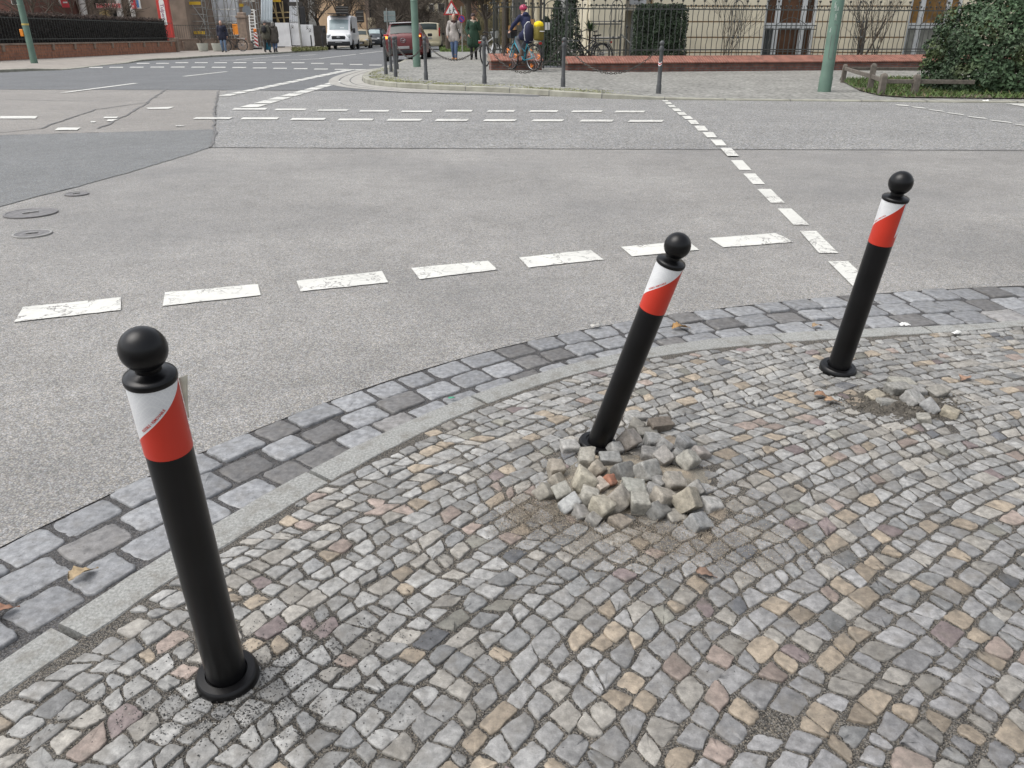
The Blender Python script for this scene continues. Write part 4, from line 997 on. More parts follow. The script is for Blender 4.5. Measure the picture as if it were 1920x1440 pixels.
# ------------------------------------------------------------------ cream house behind the railings
m_cream = M("cream_render", (.62, .565, .43), .85, .06, 2.5, bstr=.1, bscale=60, dirt=.12); m_groove = M("ochre_groove", (.36, .25, .14), .85, .1); m_frame = M("grey_white_frame", (.50, .52, .52), .5, .08)
m_gl_br = M("brown_glass", (.085, .040, .020), .12, .5, 1.2); m_gl_cur = M("curtained_glass", (.23, .235, .21), .15, .25, 3); m_gl_dk = M("dark_glass", (.045, .05, .05), .1, .3, 2); m_gl_och = M("ochre_glass", (.22, .12, .035), .15, .45, 3)
HY = 29.6
def hx(u): return W(u, 60, HY)[0]
house = thing("cream_house", (hx(1165), HY, 0), "cream rendered house with ochre grooves and tall barred windows behind the railing", "house")
zb = [-.1] + [W(1300, v, HY)[2] for v in (98.5, 70, 40.7, 11.5)] + [2.42, 3.0, 3.6, 7.2]
wins = [(1431, 1528), (1699, 1796)]; xL = hx(1222); xR = hx(2500)
segs = []; x = xL
for a, b in wins: segs.append((x, hx(a))); x = hx(b)
segs.append((x, xR))
ztopw, zbotw = 2.30, .30
mb = MB()
for i in range(len(zb) - 1):
    z0, z1 = zb[i] + .022, zb[i + 1] - .022
    for a, b in segs: mb.box(((a + b) / 2, HY + .15, (z0 + z1) / 2), (b - a, .3, z1 - z0))
    if z0 >= 2.4:
        for a, b in wins: mb.box(((hx(a) + hx(b)) / 2, HY + .15, (z0 + z1) / 2), (hx(b) - hx(a), .298, z1 - z0))
mb.build("wall", m_cream, house, world=True)
mb = MB()
for a, b in segs: mb.box(((a + b) / 2, HY + .19, 3.5), (b - a - .004, .3, 7.3))
mb.box(((xL + xR) / 2, HY + 4, 3.6), (xR - xL, 6.9, 7.2)); mb.build("wall_core", m_groove, house, world=True)
mb = MB(); mb.prism([(HY - .5, 7.2), (HY - .5, 7.35), (HY + 4, 9.4), (HY + 8.5, 7.35), (HY + 8.5, 7.2)], hx(960), xR + .4, 'yz'); mb.build("roof", M("roof_tile", (.16, .07, .05), .8, .2, 5), house, world=True)
for k, (a, b) in enumerate(wins):
    x0, x1 = hx(a), hx(b); w_ = x1 - x0; mb = MB()
    for f, ww in ((.03, .06), (.26, .16), (.76, .16), (.97, .06)): mb.box((x0 + w_ * f, HY + .16, 1.25), (ww if .1 < f < .9 else .10, .10, 2.1))
    zt = W(1450, 48, HY)[2]; mb.box(((x0 + x1) / 2, HY + .17, zt), (w_, .11, .17)); mb.box(((x0 + x1) / 2, HY + .17, 2.27), (w_, .11, .06)); mb.box(((x0 + x1) / 2, HY + .17, .33), (w_, .11, .08))
    fr = mb.build("window", m_frame, house, world=True)
    def pane(f0, f1, z0, z1, mt):
        MB().box((x0 + w_ * (f0 + f1) / 2, HY + .20, (z0 + z1) / 2), (w_ * (f1 - f0), .02, z1 - z0)).build("pane", mt, fr, origin=tuple(house.location))
    up = m_gl_br if k == 0 else m_gl_och; lo = m_gl_br if k == 0 else m_gl_cur
    for f0, f1 in ((.05, .22), (.31, .71), (.81, .95)): pane(f0, f1, zt + .09, 2.24, up); pane(f0, f1, .37, zt - .09, lo if not (k == 0 and f0 < .1) else m_gl_dk)
    MB().box(((x0 + x1) / 2, HY - .02, .27), (w_ + .1, .36, .05)).build("sill", m_frame, house, world=True)
    mb = MB(); yg = HY - .10
    for i in range(11): xx = x0 + w_ * (i + .5) / 11; mb.tube([(xx, yg, .3), (xx, yg, zt + (.22 * math.sin(math.pi * (i - 2) / 6) if 2 < i < 8 else .02))], .009, 6)
    for zz in (.42, .52, zt, zt - .12): mb.box(((x0 + x1) / 2, yg, zz), (w_, .02, .025))
    mb.tube([(x0 + w_ * (.2 + .6 * t), yg - .005, zt + .25 * math.sin(math.pi * t)) for t in np.linspace(0, 1, 15)], .012, 6)
    mb.build("window_grille", m_railing, house, world=True)
# entrance side: wing wall, door, plate
mb = MB(); x0, x1 = hx(1102), hx(1166)
for i in range(len(zb) - 1): mb.box(((x0 + x1) / 2, HY - .25, (zb[i] + zb[i + 1]) / 2), (x1 - x0, .7, zb[i + 1] - zb[i] - .03))
mb.box((hx(1104), HY + 3, 3.6), (.2, 6, 7.2)); mb.build("wing_wall", m_cream, house, world=True)
mb = MB(); mb.box(((hx(1166) + hx(1222)) / 2, HY + .8, 3.6), (hx(1222) - hx(1166), .2, 7.2)); mb.box(((hx(1166) + hx(1222)) / 2, HY + .2, W(1200, 17, HY)[2]), (hx(1222) - hx(1160), .9, .09)); mb.build("entrance_wall", M("shaded_render", (.55, .50, .40), .85, .06), house, world=True)  # cream render copied darker, the recess shade put into its colour
mb = MB(); PB(mb, 1182, 20, 1222, 106, HY + .66, .06); d = mb.build("door", m_frame, house, world=True)
mb = MB(); PB(mb, 1190, 27, 1198, 103, HY + .64, .03); PB(mb, 1205, 27, 1218, 103, HY + .64, .03); mb.build("door_glass", m_gl_cur, d, origin=tuple(house.location))
mb = MB(); PB(mb, 1181, -8, 1212, 8.5, HY - .1, .05); pl = mb.build("name_plate", M("grey_plate", (.42, .43, .44), .4, .05), house, world=True)
mb = MB()
for k, (vv, nn_) in enumerate(((1.0, 9), (6.0, 8))):
    for i in range(nn_): PB(mb, 1189 + i * 2.0, vv - .9, 1190.2 + i * 2.0, vv + .9 - (i % 3) * .4, HY - .11, .01)
mb.build("plate_lettering", m_tar, pl, origin=tuple(house.location))
mb = MB()
for v in (45, 72): PB(mb, 1108, v - 1.2, 1165, v + 1.2, HY - .72, .05)
mb.build("wall_bars", m_railing, house, world=True)
# steps rail
mb = MB(); Y = HY - 1.2
for u, v0 in ((1164, 63), (1175.5, 62)): a = W(u, v0, Y); mb.tube([(a[0], Y, 0), (a[0], Y, a[2])], .028, 8)
a = W(1165, 64, Y); b = W(1196, 96, Y - .8); mb.tube([a, b], .022, 8); mb.tube([b, (b[0], b[1], 0)], .022, 8); a = W(1175.5, 50, Y); mb.ell(a, (.05, .05, .05)); mb.tube([(a[0], Y, 1.1), a], .02, 6)
tag(mb.build("stair_rail", m_railing, smooth=50, origin=(W(1164, 63, Y)[0], Y, 0)), "black stair handrail beside the cream house's entrance door", "handrail")

# ------------------------------------------------------------------ plants on the right
def leaf_cloud(name, P, N, size, cols, mat, parent=None, seed=1, asp=.55, origin=None):
    """one folded oval leaf per point: six vertices"""
    r_ = np.random.RandomState(seed); P = np.asarray(P, float); N = np.asarray(N, float); n_ = len(P)
    N = N + r_.normal(0, .55, (n_, 3)); N /= np.linalg.norm(N, axis=1, keepdims=True) + 1e-9
    T = np.cross(N, r_.normal(0, 1, (n_, 3))); T /= np.linalg.norm(T, axis=1, keepdims=True) + 1e-9; B = np.cross(N, T)
    s = (size * r_.uniform(.6, 1.25, n_))[:, None]; w = s * asp
    V = np.stack([P - T * s, P - T * s * .3 + B * w * .8 + N * w * .35, P + T * s * .4 + B * w * .7 + N * w * .3, P + T * s - N * s * .15, P + T * s * .4 - B * w * .7 + N * w * .3, P - T * s * .3 - B * w * .8 + N * w * .35], 1)
    F = np.concatenate([np.array([[0, 3, 2, 1]]) + (np.arange(n_) * 6)[:, None], np.array([[0, 5, 4, 3]]) + (np.arange(n_) * 6)[:, None]])
    c = np.asarray(cols); return np_mesh(name, V.reshape(-1, 3), F, np.concatenate([c, c]), mat, parent, origin=origin)
def cloud_pts(n_, fn, r_):
    """fn(dir) -> radius; points in the outer shell with lumps"""
    P = []; N = []
    while len(P) < n_:
        d = Vector(r_.normal(0, 1, 3)); d.normalize()
        if d.z < -.55: continue
        k = r_.uniform(.0, 1) ** .45; lump = 1 + .16 * mnoise.noise(d * 2.6) + .13 * mnoise.noise(d * 6)
        p = fn(d) * lump * (.68 + .34 * k); P.append(p); N.append((d.x, d.y, d.z + .35))
    return np.array(P), np.array(N)
r2 = np.random.RandomState(31)
cx, cy = 9.60, 16.05; bush = thing("evergreen_bush", (cx, cy, .02), "big glossy evergreen bush at the right edge of the far pavement", "bush")
P, N = cloud_pts(19000, lambda d: Vector((d.x * 1.50, d.y * 1.2, .55 + d.z * 1.30)), r2); P = P[P[:, 2] > .04] if False else P; ok = P[:, 2] > .05; P, N = P[ok], N[ok]
lump = np.array([mnoise.noise(Vector(p) * 1.7) for p in P]); b = (.85 + .5 * lump + r2.uniform(-.25, .25, len(P)))[:, None]
yel = np.clip(np.array([mnoise.noise(Vector(p) * 2.2 + Vector((7, 0, 0))) for p in P]) * 1.5 - .1, 0, 1)[:, None]
cols = b * ((1 - yel) * np.array([[.058, .100, .048]]) + yel * np.array([[.125, .150, .052]]))
leaf_cloud("foliage", P, N, .043, cols * .95, m_leaf, bush, 3, .6)
m_bark = M("bark", (.075, .06, .045), .9, .3, 25, bstr=.5, bscale=60)
mb = MB(); rr = random.Random(3)
for i in range(22):
    a = rr.uniform(0, 6.28); e = rr.uniform(.4, 1.3); q = Vector((math.cos(a) * math.cos(e) * 1.1, math.sin(a) * math.cos(e) * .8, .3 + math.sin(e) * 1.1)); mb.tube([(rr.uniform(-.15, .15), rr.uniform(-.1, .1), 0), q * .5 + Vector((0, 0, -.05)), q], [.03, .02, .008], 6)
mb.build("stems", m_bark, bush)
# planting bed with grass, and the wooden rail fence round it
m_earth = M("bed_earth", (.10, .085, .06), .95, .3, 20)
bed = [GF(u, v)[:2] for u, v in ((1574, 151), (1760, 146), (1990, 160), (1990, 187), (1700, 184), (1648, 180), (1612, 171))]
o = sheet("planting_bed", None, .05, m_earth, bed)
pts = []; bp = [Vector(p) for p in bed]
def inpoly(x, y, poly):
    c = False; j = len(poly) - 1
    for i in range(len(poly)):
        if (poly[i][1] > y) != (poly[j][1] > y) and x < (poly[j][0] - poly[i][0]) * (y - poly[i][1]) / (poly[j][1] - poly[i][1]) + poly[i][0]: c = not c
        j = i
    return c
xs_ = [p[0] for p in bed]; ys_ = [p[1] for p in bed]
while len(pts) < 11000:
    x, y = r2.uniform(min(xs_), max(xs_)), r2.uniform(min(ys_), max(ys_))
    if inpoly(x, y, bed) and mnoise.noise((x * 1.6, y * 1.6, 6)) > -.42 + .3 * r2.rand(): pts.append((x, y, .045))
pts = np.array(pts); g = r2.uniform(.6, 1.4, (len(pts), 1)); mix = r2.rand(len(pts), 1) < .12
blades("grass", pts, .085, .014, np.where(mix, g * np.array([[.16, .13, .07]]), g * np.array([[.075, .12, .032]])), m_leaf, "patchy green grass and weeds inside the wooden rail fence", "grass", 8, .7)
m_wood = M("weathered_wood", (.135, .118, .098), .9, .3, 14, bstr=.5, bscale=50, dirt=.3)
wf = thing("wooden_rail_fence", GF(1651, 179), "low weathered wooden rail fence round the grass bed by the big bush", "fence"); PZ = {}
for k, (u, v, top) in {'a': (1580, 155, 120), 'b': (1630, 172, 118.5), 'c': (1651, 179, 137), 'd': (1713, 179, 139), 'e': (1745, 152, 121)}.items():
    x, y, z = GF(u, v); h = W(u, top, y)[2]; PZ[k] = (x, y, h); s = .052 if k in 'cd' else .048
    mb = MB(); mb.lathe([(s * 1.38, 0), (s * 1.38, h - .055), (s * 1.1, h - .02), (s * .45, h)], 4, (x, y, 0), Matrix.Rotation(.6 if k in 'ab' else .78, 3, 'Z')); mb.build("post", m_wood, wf, world=True)
def beam(p, q, hh=.075, tt=.05):
    p = Vector(p); q = Vector(q); mb = MB(); d = q - p; rot = d.to_track_quat('X', 'Z').to_matrix(); mb.bbox((p + q) / 2, (d.length, tt, hh), .008, rot); mb.build("rail", m_wood, wf, world=True)
beam((PZ['a'][0], PZ['a'][1] - .02, PZ['a'][2] - .10), (PZ['b'][0] + .0, PZ['b'][1], PZ['b'][2] - .24)); beam((PZ['b'][0], PZ['b'][1], PZ['b'][2] - .24), (PZ['c'][0], PZ['c'][1], PZ['c'][2] - .13))
beam((PZ['a'][0], PZ['a'][1], PZ['a'][2] - .10), (PZ['e'][0], PZ['e'][1], PZ['e'][2] - .10)); beam((PZ['c'][0], PZ['c'][1], PZ['c'][2] - .14), (PZ['d'][0] + 1.1, PZ['d'][1] + .05, PZ['d'][2] - .14))
# clipped hedge block, conifers, palm-like plant
def box_hedge(u0, v0, u1, v1, Y, d, n_, seed, label, base, size=.045, name="clipped_hedge", cat="hedge", rough=.12):
    r_ = np.random.RandomState(seed); x0, x1 = W(u0, 60, Y)[0], W(u1, 60, Y)[0]; zt, z0 = W(u0, v0, Y)[2], max(.05, W(u0, v1, Y)[2]); t = thing(name, ((x0 + x1) / 2, Y + d / 2, z0), label, cat)
    P = []; N = []; c = Vector(((x0 + x1) / 2, Y + d / 2, (z0 + zt) / 2)); hv = Vector(((x1 - x0) / 2, d / 2, (zt - z0) / 2))
    while len(P) < n_:
        q = Vector(r_.uniform(-1, 1, 3)); ax = r_.choice([0, 1, 1, 1, 2]); s = 1 if (ax == 2 or r_.rand() < .5) else -1
        if ax == 1: s = -1 if r_.rand() < .75 else 1
        q[ax] = s * (1 - abs(r_.normal(0, rough))); nrm = Vector((0, 0, 0)); nrm[ax] = s
        e = abs(q.x) ** 6 + abs(q.z) ** 6 * (q.z > 0)
        if e > 1.15: continue
        w_ = 1 + .09 * mnoise.noise(Vector((q.x * hv.x, q.y, q.z * hv.z)) * 3.3 + Vector((seed, 0, 0)))
        P.append(Vector((q.x * hv.x * w_, q.y * hv.y * w_, q.z * hv.z * w_)) + c); N.append(nrm)
    P = np.array(P); b = np.array([1 + .9 * mnoise.noise(Vector(p) * 4.5) for p in P])[:, None] * r_.uniform(.6, 1.4, (n_, 1)); cols = b * np.array([base])
    leaf_cloud("foliage", P, np.array(N), size, np.clip(cols, .004, 1), m_leaf, t, seed, .5, origin=tuple(t.location))
    mb = MB(); mb.box(c, (hv.x * 1.45, hv.y * 1.1, hv.z * 1.75)); mb.build("inner_core", M("inner_core", tuple(a * .35 for a in base), .95, .4, 12), t, world=True); return t  # solid core box in a much darker copy of the leaf colour
box_hedge(1193, 8, 1290, 106, 27.0, 1.0, 7000, 41, "dense dark green clipped hedge block before the cream house's door", (.040, .062, .034))
def conifer(u, v0, v1, Y, w, n_, seed, label, base=(.030, .050, .026), name="conifer"):
    r_ = np.random.RandomState(seed); x = W(u, v1, Y)[0]; zt = W(u, v0, Y)[2]; t = thing(name, (x, Y, .1), label, "conifer"); P = []; N = []
    for i in range(n_):
        h = r_.rand(); a = r_.uniform(0, 6.28); k = w * (1 - .75 * h ** 1.5) * (1 + .22 * math.sin(a * 4 + h * 9)) * r_.uniform(.6, 1.05); P.append((math.cos(a) * k, math.sin(a) * k, h * zt)); N.append((math.cos(a), math.sin(a), .5))
    cols = r_.uniform(.5, 1.6, (n_, 1)) * np.array([base]); leaf_cloud("foliage", P, N, .06, cols, m_leaf, t, seed, .3)
    mb = MB(); mb.tube([(0, 0, -.1), (0, 0, zt * .9)], [.05, .012], 8); mb.build("trunk", m_bark, t); return t
conifer(1068, -14, 106, 27.2, .42, 2600, 51, "tall dark conifer behind the gate's right half"); conifer(1043, 8, 108, 27.6, .34, 1800, 52, "narrower conifer behind the gate, left of the tall one"); conifer(1023, 38, 110, 28.0, .35, 1500, 53, "low dark conifer behind the gate with a notice before it")
mb = MB(); PB(mb, 1020, 42, 1031, 56, 25.42, .012); tag(mb.build("notice", m_white, origin=W(1025, 56, 25.4)), "white paper notice hung on the iron gate", "notice")
x, y, z = W(1104, 106, 27.6); pal_ = thing("spiky_plant", (x, y, .1), "spiky green pot plant standing behind the black bicycles", "plant"); r_ = np.random.RandomState(5); V = []; F = []; C_ = []
for i in range(60):
    a = r_.uniform(0, 6.28); e = r_.uniform(.2, 1.45); L_ = r_.uniform(.3, .5); d = np.array([math.cos(a) * math.cos(e), math.sin(a) * math.cos(e), math.sin(e)]); s = np.array([-math.sin(a), math.cos(a), 0]) * .018; c = np.array([0, 0, 1.05]); o_ = len(V)
    V += [c - s, c + s, c + d * L_ * .6 + s * 1.2, c + d * L_ * .6 - s * 1.2, c + d * L_ + np.array([0, 0, -.06])]; F += [(o_, o_ + 1, o_ + 2, o_ + 3), (o_ + 3, o_ + 2, o_ + 4, o_ + 4)]; C_ += [(.06, .10, .035)] * 2
mb = MB(); mb.add(V, [f if f[2] != f[3] else f[:3] for f in F], col=(.055, .095, .035)); mb.build("fronds", m_leaf, pal_)
mb = MB(); mb.tube([(0, 0, .3), (0, 0, 1.08)], .035, 8); mb.build("stem", m_bark, pal_); mb = MB(); mb.lathe([(.13, 0), (.19, .34), (.17, .34), (.16, .3)], 16); mb.build("pot", M("terracotta", (.28, .13, .08), .8), pal_)
# bare shrubs
def branches(mb, p, d, r, L_, lv, rr, droop=0, spread=.7, nk=(2, 4), seg=3, minr=.003):
    pts = [p]; dd = d.copy(); rs_ = [r]
    for i in range(seg):
        dd = (dd + Vector((rr.uniform(-1, 1), rr.uniform(-1, 1), rr.uniform(-.6, 1) - droop)) * .18).normalized(); pts.append(pts[-1] + dd * L_ / seg); rs_.append(max(minr, r * (1 - .5 * (i + 1) / seg)))
    mb.tube(pts, rs_, 5 if lv < 2 else (7 if r < .05 else 10))
    if lv <= 0: return
    for i in range(rr.randint(*nk) + 1):
        k = rr.randint(1, seg); q = pts[k]; e = (dd + Vector((rr.uniform(-1, 1), rr.uniform(-1, 1), rr.uniform(-.5, .8))) * spread).normalized()
        branches(mb, q, e, max(minr, rs_[k] * .62), L_ * rr.uniform(.55, .8), lv - 1, rr, droop, spread, nk, seg, minr)
def bare_shrub(u, v, Y, H, stems, seed, label, r=.03):
    x = W(u, v, Y)[0]; t = thing("bare_shrub", (x, Y, .1), label, "shrub", group="bare shrubs before the cream house"); rr = random.Random(seed)
    for i in range(stems):
        mb = MB(); branches(mb, Vector((rr.uniform(-.12, .12), rr.uniform(-.1, .1), -.05)), Vector((rr.uniform(-.35, .35), rr.uniform(-.3, .3), 1)).normalized(), r * rr.uniform(.6, 1), H * rr.uniform(.5, .7), 3, rr, 0, .55, (1, 3), 4, .0035); mb.build("stem", m_bark, t, smooth=60)
bare_shrub(1360, 104, 28.3, 2.2, 4, 61, "thin bare shrub left of the brown panelled window", .018)
bare_shrub(1608, 100, 28.0, 2.4, 5, 62, "dark multi-stemmed bare shrub right of the big green post", .05)
bare_shrub(1640, 100, 28.2, 2.3, 3, 63, "slender bare shrub left of the curtained window", .025)
bare_shrub(1800, 98, 27.6, 2.3, 4, 64, "bare shrub partly hidden by the big evergreen bush", .035)
# ------------------------------------------------------------------ vehicles
m_tyre = M("tyre_rubber", (.018, .018, .018), .85, .2, 30); m_rim = M("alloy_rim", (.30, .31, .32), .35, .1, metal=.8); m_blk = M("black_trim", (.016, .016, .018), .5, .2); m_glass = M("car_glass", (.03, .042, .04), .12, .2, 1, spec=.4)
m_glassl = M("bright_windscreen", (.30, .37, .38), .08, .15, 2, spec=.8)
m_tail = M("tail_lamp", (.30, .012, .010), .25, .1); m_head = M("head_lamp", (.55, .57, .58), .15, .1); m_plate = M("number_plate", (.30, .30, .30), .5, .06)
m_blink = M("lit_indicator", (1.0, .30, .05), .4, .05, emit=1.6)
def paint(name, rgb, rough=.3, dirt=.0): 
    m = M(name, rgb, rough, .06, 2, dirt=dirt); m.node_tree.nodes["Principled BSDF"].inputs["Coat Weight"].default_value = .25; return m
def vehicle(label, cat, name, loc, heading, st, L, Wd, body, wheels, wr, side_win=(), front_win=None, rear_win=None, group=None, roll=0, glass=None, roofcol=None):
    """st: stations (x, z_bottom, z_belt, z_top, half width, half roof width), x forward from the tail"""
    t = thing(name, loc, label, cat, group=group); t.rotation_euler = (roll, 0, heading); S = np.array(st, float); S[:, 0] -= L / 2
    def par(x): return [float(np.interp(x, S[:, 0], S[:, k])) for k in range(1, 6)]
    def ring(x):
        zb, zs, zt, wb, wt = par(x); h = zs - zb
        r = [(0, zb), (wb * .80, zb), (wb * .965, zb + .10 * h), (wb, zb + .32 * h), (wb * .99, zb + .72 * h), (wb * .965, zs - .05 * h), (wb * .93, zs), (wt + .02, zt - .085 * min(1, (zt - zs) / .3)), (wt * .90, zt - .02), (wt * .5, zt + .004), (0, zt + .012)]
        return r
    xs_ = sorted(set([float(a) for a in S[:, 0]] + [float(a) for a in np.linspace(S[0, 0], S[-1, 0], 40)]))
    P = []; F = []; n_ = None
    for i, x in enumerate(xs_):
        r = ring(x); full = r + [(-a, b) for a, b in r[::-1][1:-1]]; n_ = len(full)
        P += [(x, a, b) for a, b in full]
        if i:
            for j in range(n_): j2 = (j + 1) % n_; F.append(((i - 1) * n_ + j, (i - 1) * n_ + j2, i * n_ + j2, i * n_ + j))
    F += [tuple(range(n_)), tuple((len(xs_) - 1) * n_ + j for j in range(n_))]
    bodyo = MB().add(P, F).build("body", body, t, smooth=32)
    def patch(nm, fn, us, vs, mat, off, par_=None):
        P = []; F = []
        for u_ in us:
            for v_ in vs:
                p = Vector(fn(u_, v_)); e = .01; a = Vector(fn(u_ + e, v_)) - p; b = Vector(fn(u_, v_ + e)) - p; nn = a.cross(b)
                if nn.length > 1e-9: nn.normalize()
                if nn.dot(p - Vector((p.x * .6, 0, .6))) < 0: nn = -nn
                P.append(p + nn * off)
        k = len(vs)
        for i in range(len(us) - 1):
            for j in range(k - 1): F.append((i * k + j, i * k + j + 1, (i + 1) * k + j + 1, (i + 1) * k + j))
        return MB().add(P, F).build(nm, mat, par_ or t, smooth=60)
    g = glass or m_glass
    for s in (-1, 1):
        for a, b in side_win:
            def fn(u_, v_):
                r = ring(u_); p, q = r[6], r[7]; return (u_, s * (p[0] + (q[0] - p[0]) * v_), p[1] + (q[1] - p[1]) * v_)
            patch("side_window", fn, np.linspace(a - L / 2, b - L / 2, 9), np.linspace(.10, .93, 4), g, .006)
    for nm, wdw in (("windscreen", front_win), ("rear_window", rear_win)):
        if wdw:
            a, b = wdw[:2]
            def fn(u_, v_):
                zb, zs, zt, wb, wt = par(u_); return (u_, v_ * wt * .92, zt - .02 + .028 * (1 - v_ * v_))
            patch(nm, fn, np.linspace(a - L / 2, b - L / 2, 9), np.linspace(-.93, .93, 7), wdw[2] if len(wdw) > 2 else g, .014)
    for x in wheels:
        for s in (-1, 1):
            y = s * (Wd / 2 - .10); mb = MB(); q = Matrix.Rotation(math.pi / 2, 3, 'X')
            w = thing_part("wheel", t); mb.lathe([(wr * .62, -.11), (wr * .95, -.11), (wr, -.08), (wr, .08), (wr * .95, .11), (wr * .62, .11)], 24, (x - L / 2, y + s * .012, wr), q); tyre = mb.build("wheel", m_tyre, t, smooth=35); bpy.data.objects.remove(w)
            mb = MB(); mb.lathe([(.02, -.105), (wr * .62, -.112), (wr * .64, 0), (wr * .62, .112), (.02, .105)], 16, (x - L / 2, y + s * .012, wr), q); mb.build("rim", m_rim, tyre)
            mb = MB(); mb.lathe([(wr * 1.13, -.003), (wr * 1.13, .003)], 24, (x - L / 2, s * (Wd / 2 - .012), wr * 1.05), q); mb.build("wheel_arch", m_blk, t)
    return t
def thing_part(n_, p): 
    o = bpy.data.objects.new(n_, None); COL.objects.link(o); return o
def bx(t, nm, mat, c, s, b=.012, rot=None, par_=None): return MB().bbox(c, s, b, rot).build(nm, mat, par_ or t, smooth=35)
HATCH = [(0, .36, .78, .84, .62, .50), (.03, .28, .86, .94, .76, .62), (.12, .24, .93, 1.04, .82, .62), (.30, .2, .96, 1.22, .85, .62), (.52, .2, .97, 1.42, .86, .60), (.75, .2, .97, 1.485, .86, .60), (1.4, .2, .96, 1.52, .86, .60), (2.0, .2, .95, 1.50, .86, .60), (2.45, .2, .94, 1.41, .86, .60), (2.95, .2, .93, 1.06, .85, .68), (3.2, .2, .90, .96, .84, .70), (3.7, .2, .80, .84, .80, .64), (3.93, .25, .66, .70, .70, .5), (4.0, .34, .58, .62, .58, .42)]
def hatch(label, loc, heading, col, name="parked_car", group=None, roll=0, k=1.0, rear=True, front=True, glass=None):
    st = [(a, b * k, c * k, d * k, e, f) for a, b, c, d, e, f in HATCH]; L = 4.0
    t = vehicle(label, "car", name, loc, heading, st, L, 1.72, col, (.75, 3.25), .31, ((.80, 1.55), (1.65, 2.55)), (2.48, 2.92), (.15, .50), group, roll, glass)
    for s in (-1, 1):
        bx(t, "tail_light", m_tail, (-1.90, s * .70, .98 * k), (.10, .22, .16), .03, Matrix.Rotation(s * -.35, 3, 'Z')); bx(t, "headlight", m_head, (1.86, s * .60, .70 * k), (.16, .30, .13), .04, Matrix.Rotation(s * -.5, 3, 'Z'))
        bx(t, "mirror", m_blk, (.62, s * .95, .98 * k), (.10, .20, .13), .03)
    bx(t, "rear_bumper", m_blk, (-1.985, 0, .36), (.06, 1.3, .16), .02); bx(t, "front_grille", m_blk, (1.985, 0, .46), (.06, .8, .18), .02)
    bx(t, "number_plate", m_plate, (-2.02, 0, .52 if rear else .4), (.02, .50, .11), .004); bx(t, "number_plate", m_plate, (2.025, 0, .42), (.02, .50, .11), .004)
    return t
m_redp = paint("dusty_red_paint", (.115, .012, .014), .5, .12); m_whp = paint("white_paint", (.70, .71, .72)); m_blp = paint("black_paint", (.02, .023, .028)); m_bei = paint("taxi_beige_paint", (.52, .47, .33)); m_gold = paint("gold_reflection_paint", (.30, .25, .16)); m_sil = paint("silver_paint", (.36, .37, .38))  # gold paint puts a dark car's gold reflection into its colour
# red hatchback half on the pavement
red = hatch("dusty red hatchback leaving with its indicator lit, behind the green corner post", (-4.62, 37.6, .05), math.radians(91), m_redp, roll=math.radians(-2.2))
MB().tube([(-2.0 - .006, .105 * math.cos(a), .80 + .085 * math.sin(a)) for a in np.linspace(0, 6.283, 21)[:-1]], .010, 6, closed=True).build("badge_ring", m_rim, red)
MB().tube([(-2.006, y, z) for y, z in ((.09, .83), (.05, .80), (0, .775), (-.05, .80), (-.09, .83))], .010, 6).build("badge_wing", m_rim, red)
bx(red, "indicator_light", m_blink, (-1.955, .70, .93), (.06, .13, .10), .02, Matrix.Rotation(-.3, 3, 'Z')); bx(red, "indicator_light", m_blink, (-1.955, -.72, .95), (.06, .07, .06), .015)
bx(red, "wiper", m_blk, (-1.86, .12, 1.04), (.03, .42, .03), .008, Matrix.Rotation(.12, 3, 'X')); bx(red, "white_roof_strip", m_whp, (-1.42, 0, 1.485), (.30, 1.12, .03), .01); bx(red, "aerial", m_blk, (-.9, 0, 1.56), (.10, .02, .05), .006)  # white roof strip painted in for the roof's pale reflection
# white panel van facing us
VAN = [(0, .4, 1.3, 2.40, .96, .86), (.06, .35, 1.32, 2.45, 1.0, .88), (2.5, .3, 1.32, 2.48, 1.0, .88), (3.9, .3, 1.30, 2.46, 1.0, .87), (4.25, .3, 1.28, 2.36, 1.0, .86), (4.40, .3, 1.27, 2.20, 1.0, .86), (4.92, .3, 1.22, 1.36, .98, .84), (5.15, .3, 1.14, 1.22, .96, .80), (5.38, .32, .98, 1.04, .90, .74), (5.47, .36, .80, .84, .82, .66), (5.5, .42, .72, .74, .74, .6)]
van = vehicle("white high-roofed panel van facing the crossing on the side street", "van", "panel_van", (*G(645, 92.8)[:2], 0), math.radians(-86), VAN, 5.5, 2.02, m_whp, (.9, 4.6), .36, ((4.0, 4.75),), (4.43, 4.88, m_glassl))
for s in (-1, 1): bx(van, "headlight", m_head, (2.58, s * .72, .98), (.20, .34, .26), .05, Matrix.Rotation(s * -.5, 3, 'Z')); bx(van, "mirror", m_blk, (2.05, s * 1.14, 1.38), (.14, .22, .34), .04); bx(van, "fog_light", m_head, (2.70, s * .62, .50), (.06, .14, .08), .02)
bx(van, "grille", m_blk, (2.70, 0, .86), (.10, 1.05, .30), .06); bx(van, "front_bumper", m_blk, (2.70, 0, .46), (.16, 1.72, .32), .05); bx(van, "number_plate", m_plate, (2.80, 0, .58), (.02, .52, .12), .004)
MB().ell((2.765, 0, .90), (.02, .15, .06), 16, 8).build("badge", m_rim, van); bx(van, "roof_rack", m_blk, (.9, 0, 2.56), (2.6, 1.5, .05), .01); bx(van, "dashboard_papers", m_whp, (2.02, .25, 1.52), (.10, .36, .16), .04)
hatch("dark car parked behind the white van, coloured gold for a reflection", (*G(678, 90.5)[:2], 0), math.radians(-84), m_gold)
suv = hatch("black car with pale windscreen approaching right of the white van", (*G(706, 88.2)[:2], 0), math.radians(-92), m_blp, k=1.10, rear=False, glass=m_glassl, name="oncoming_car")
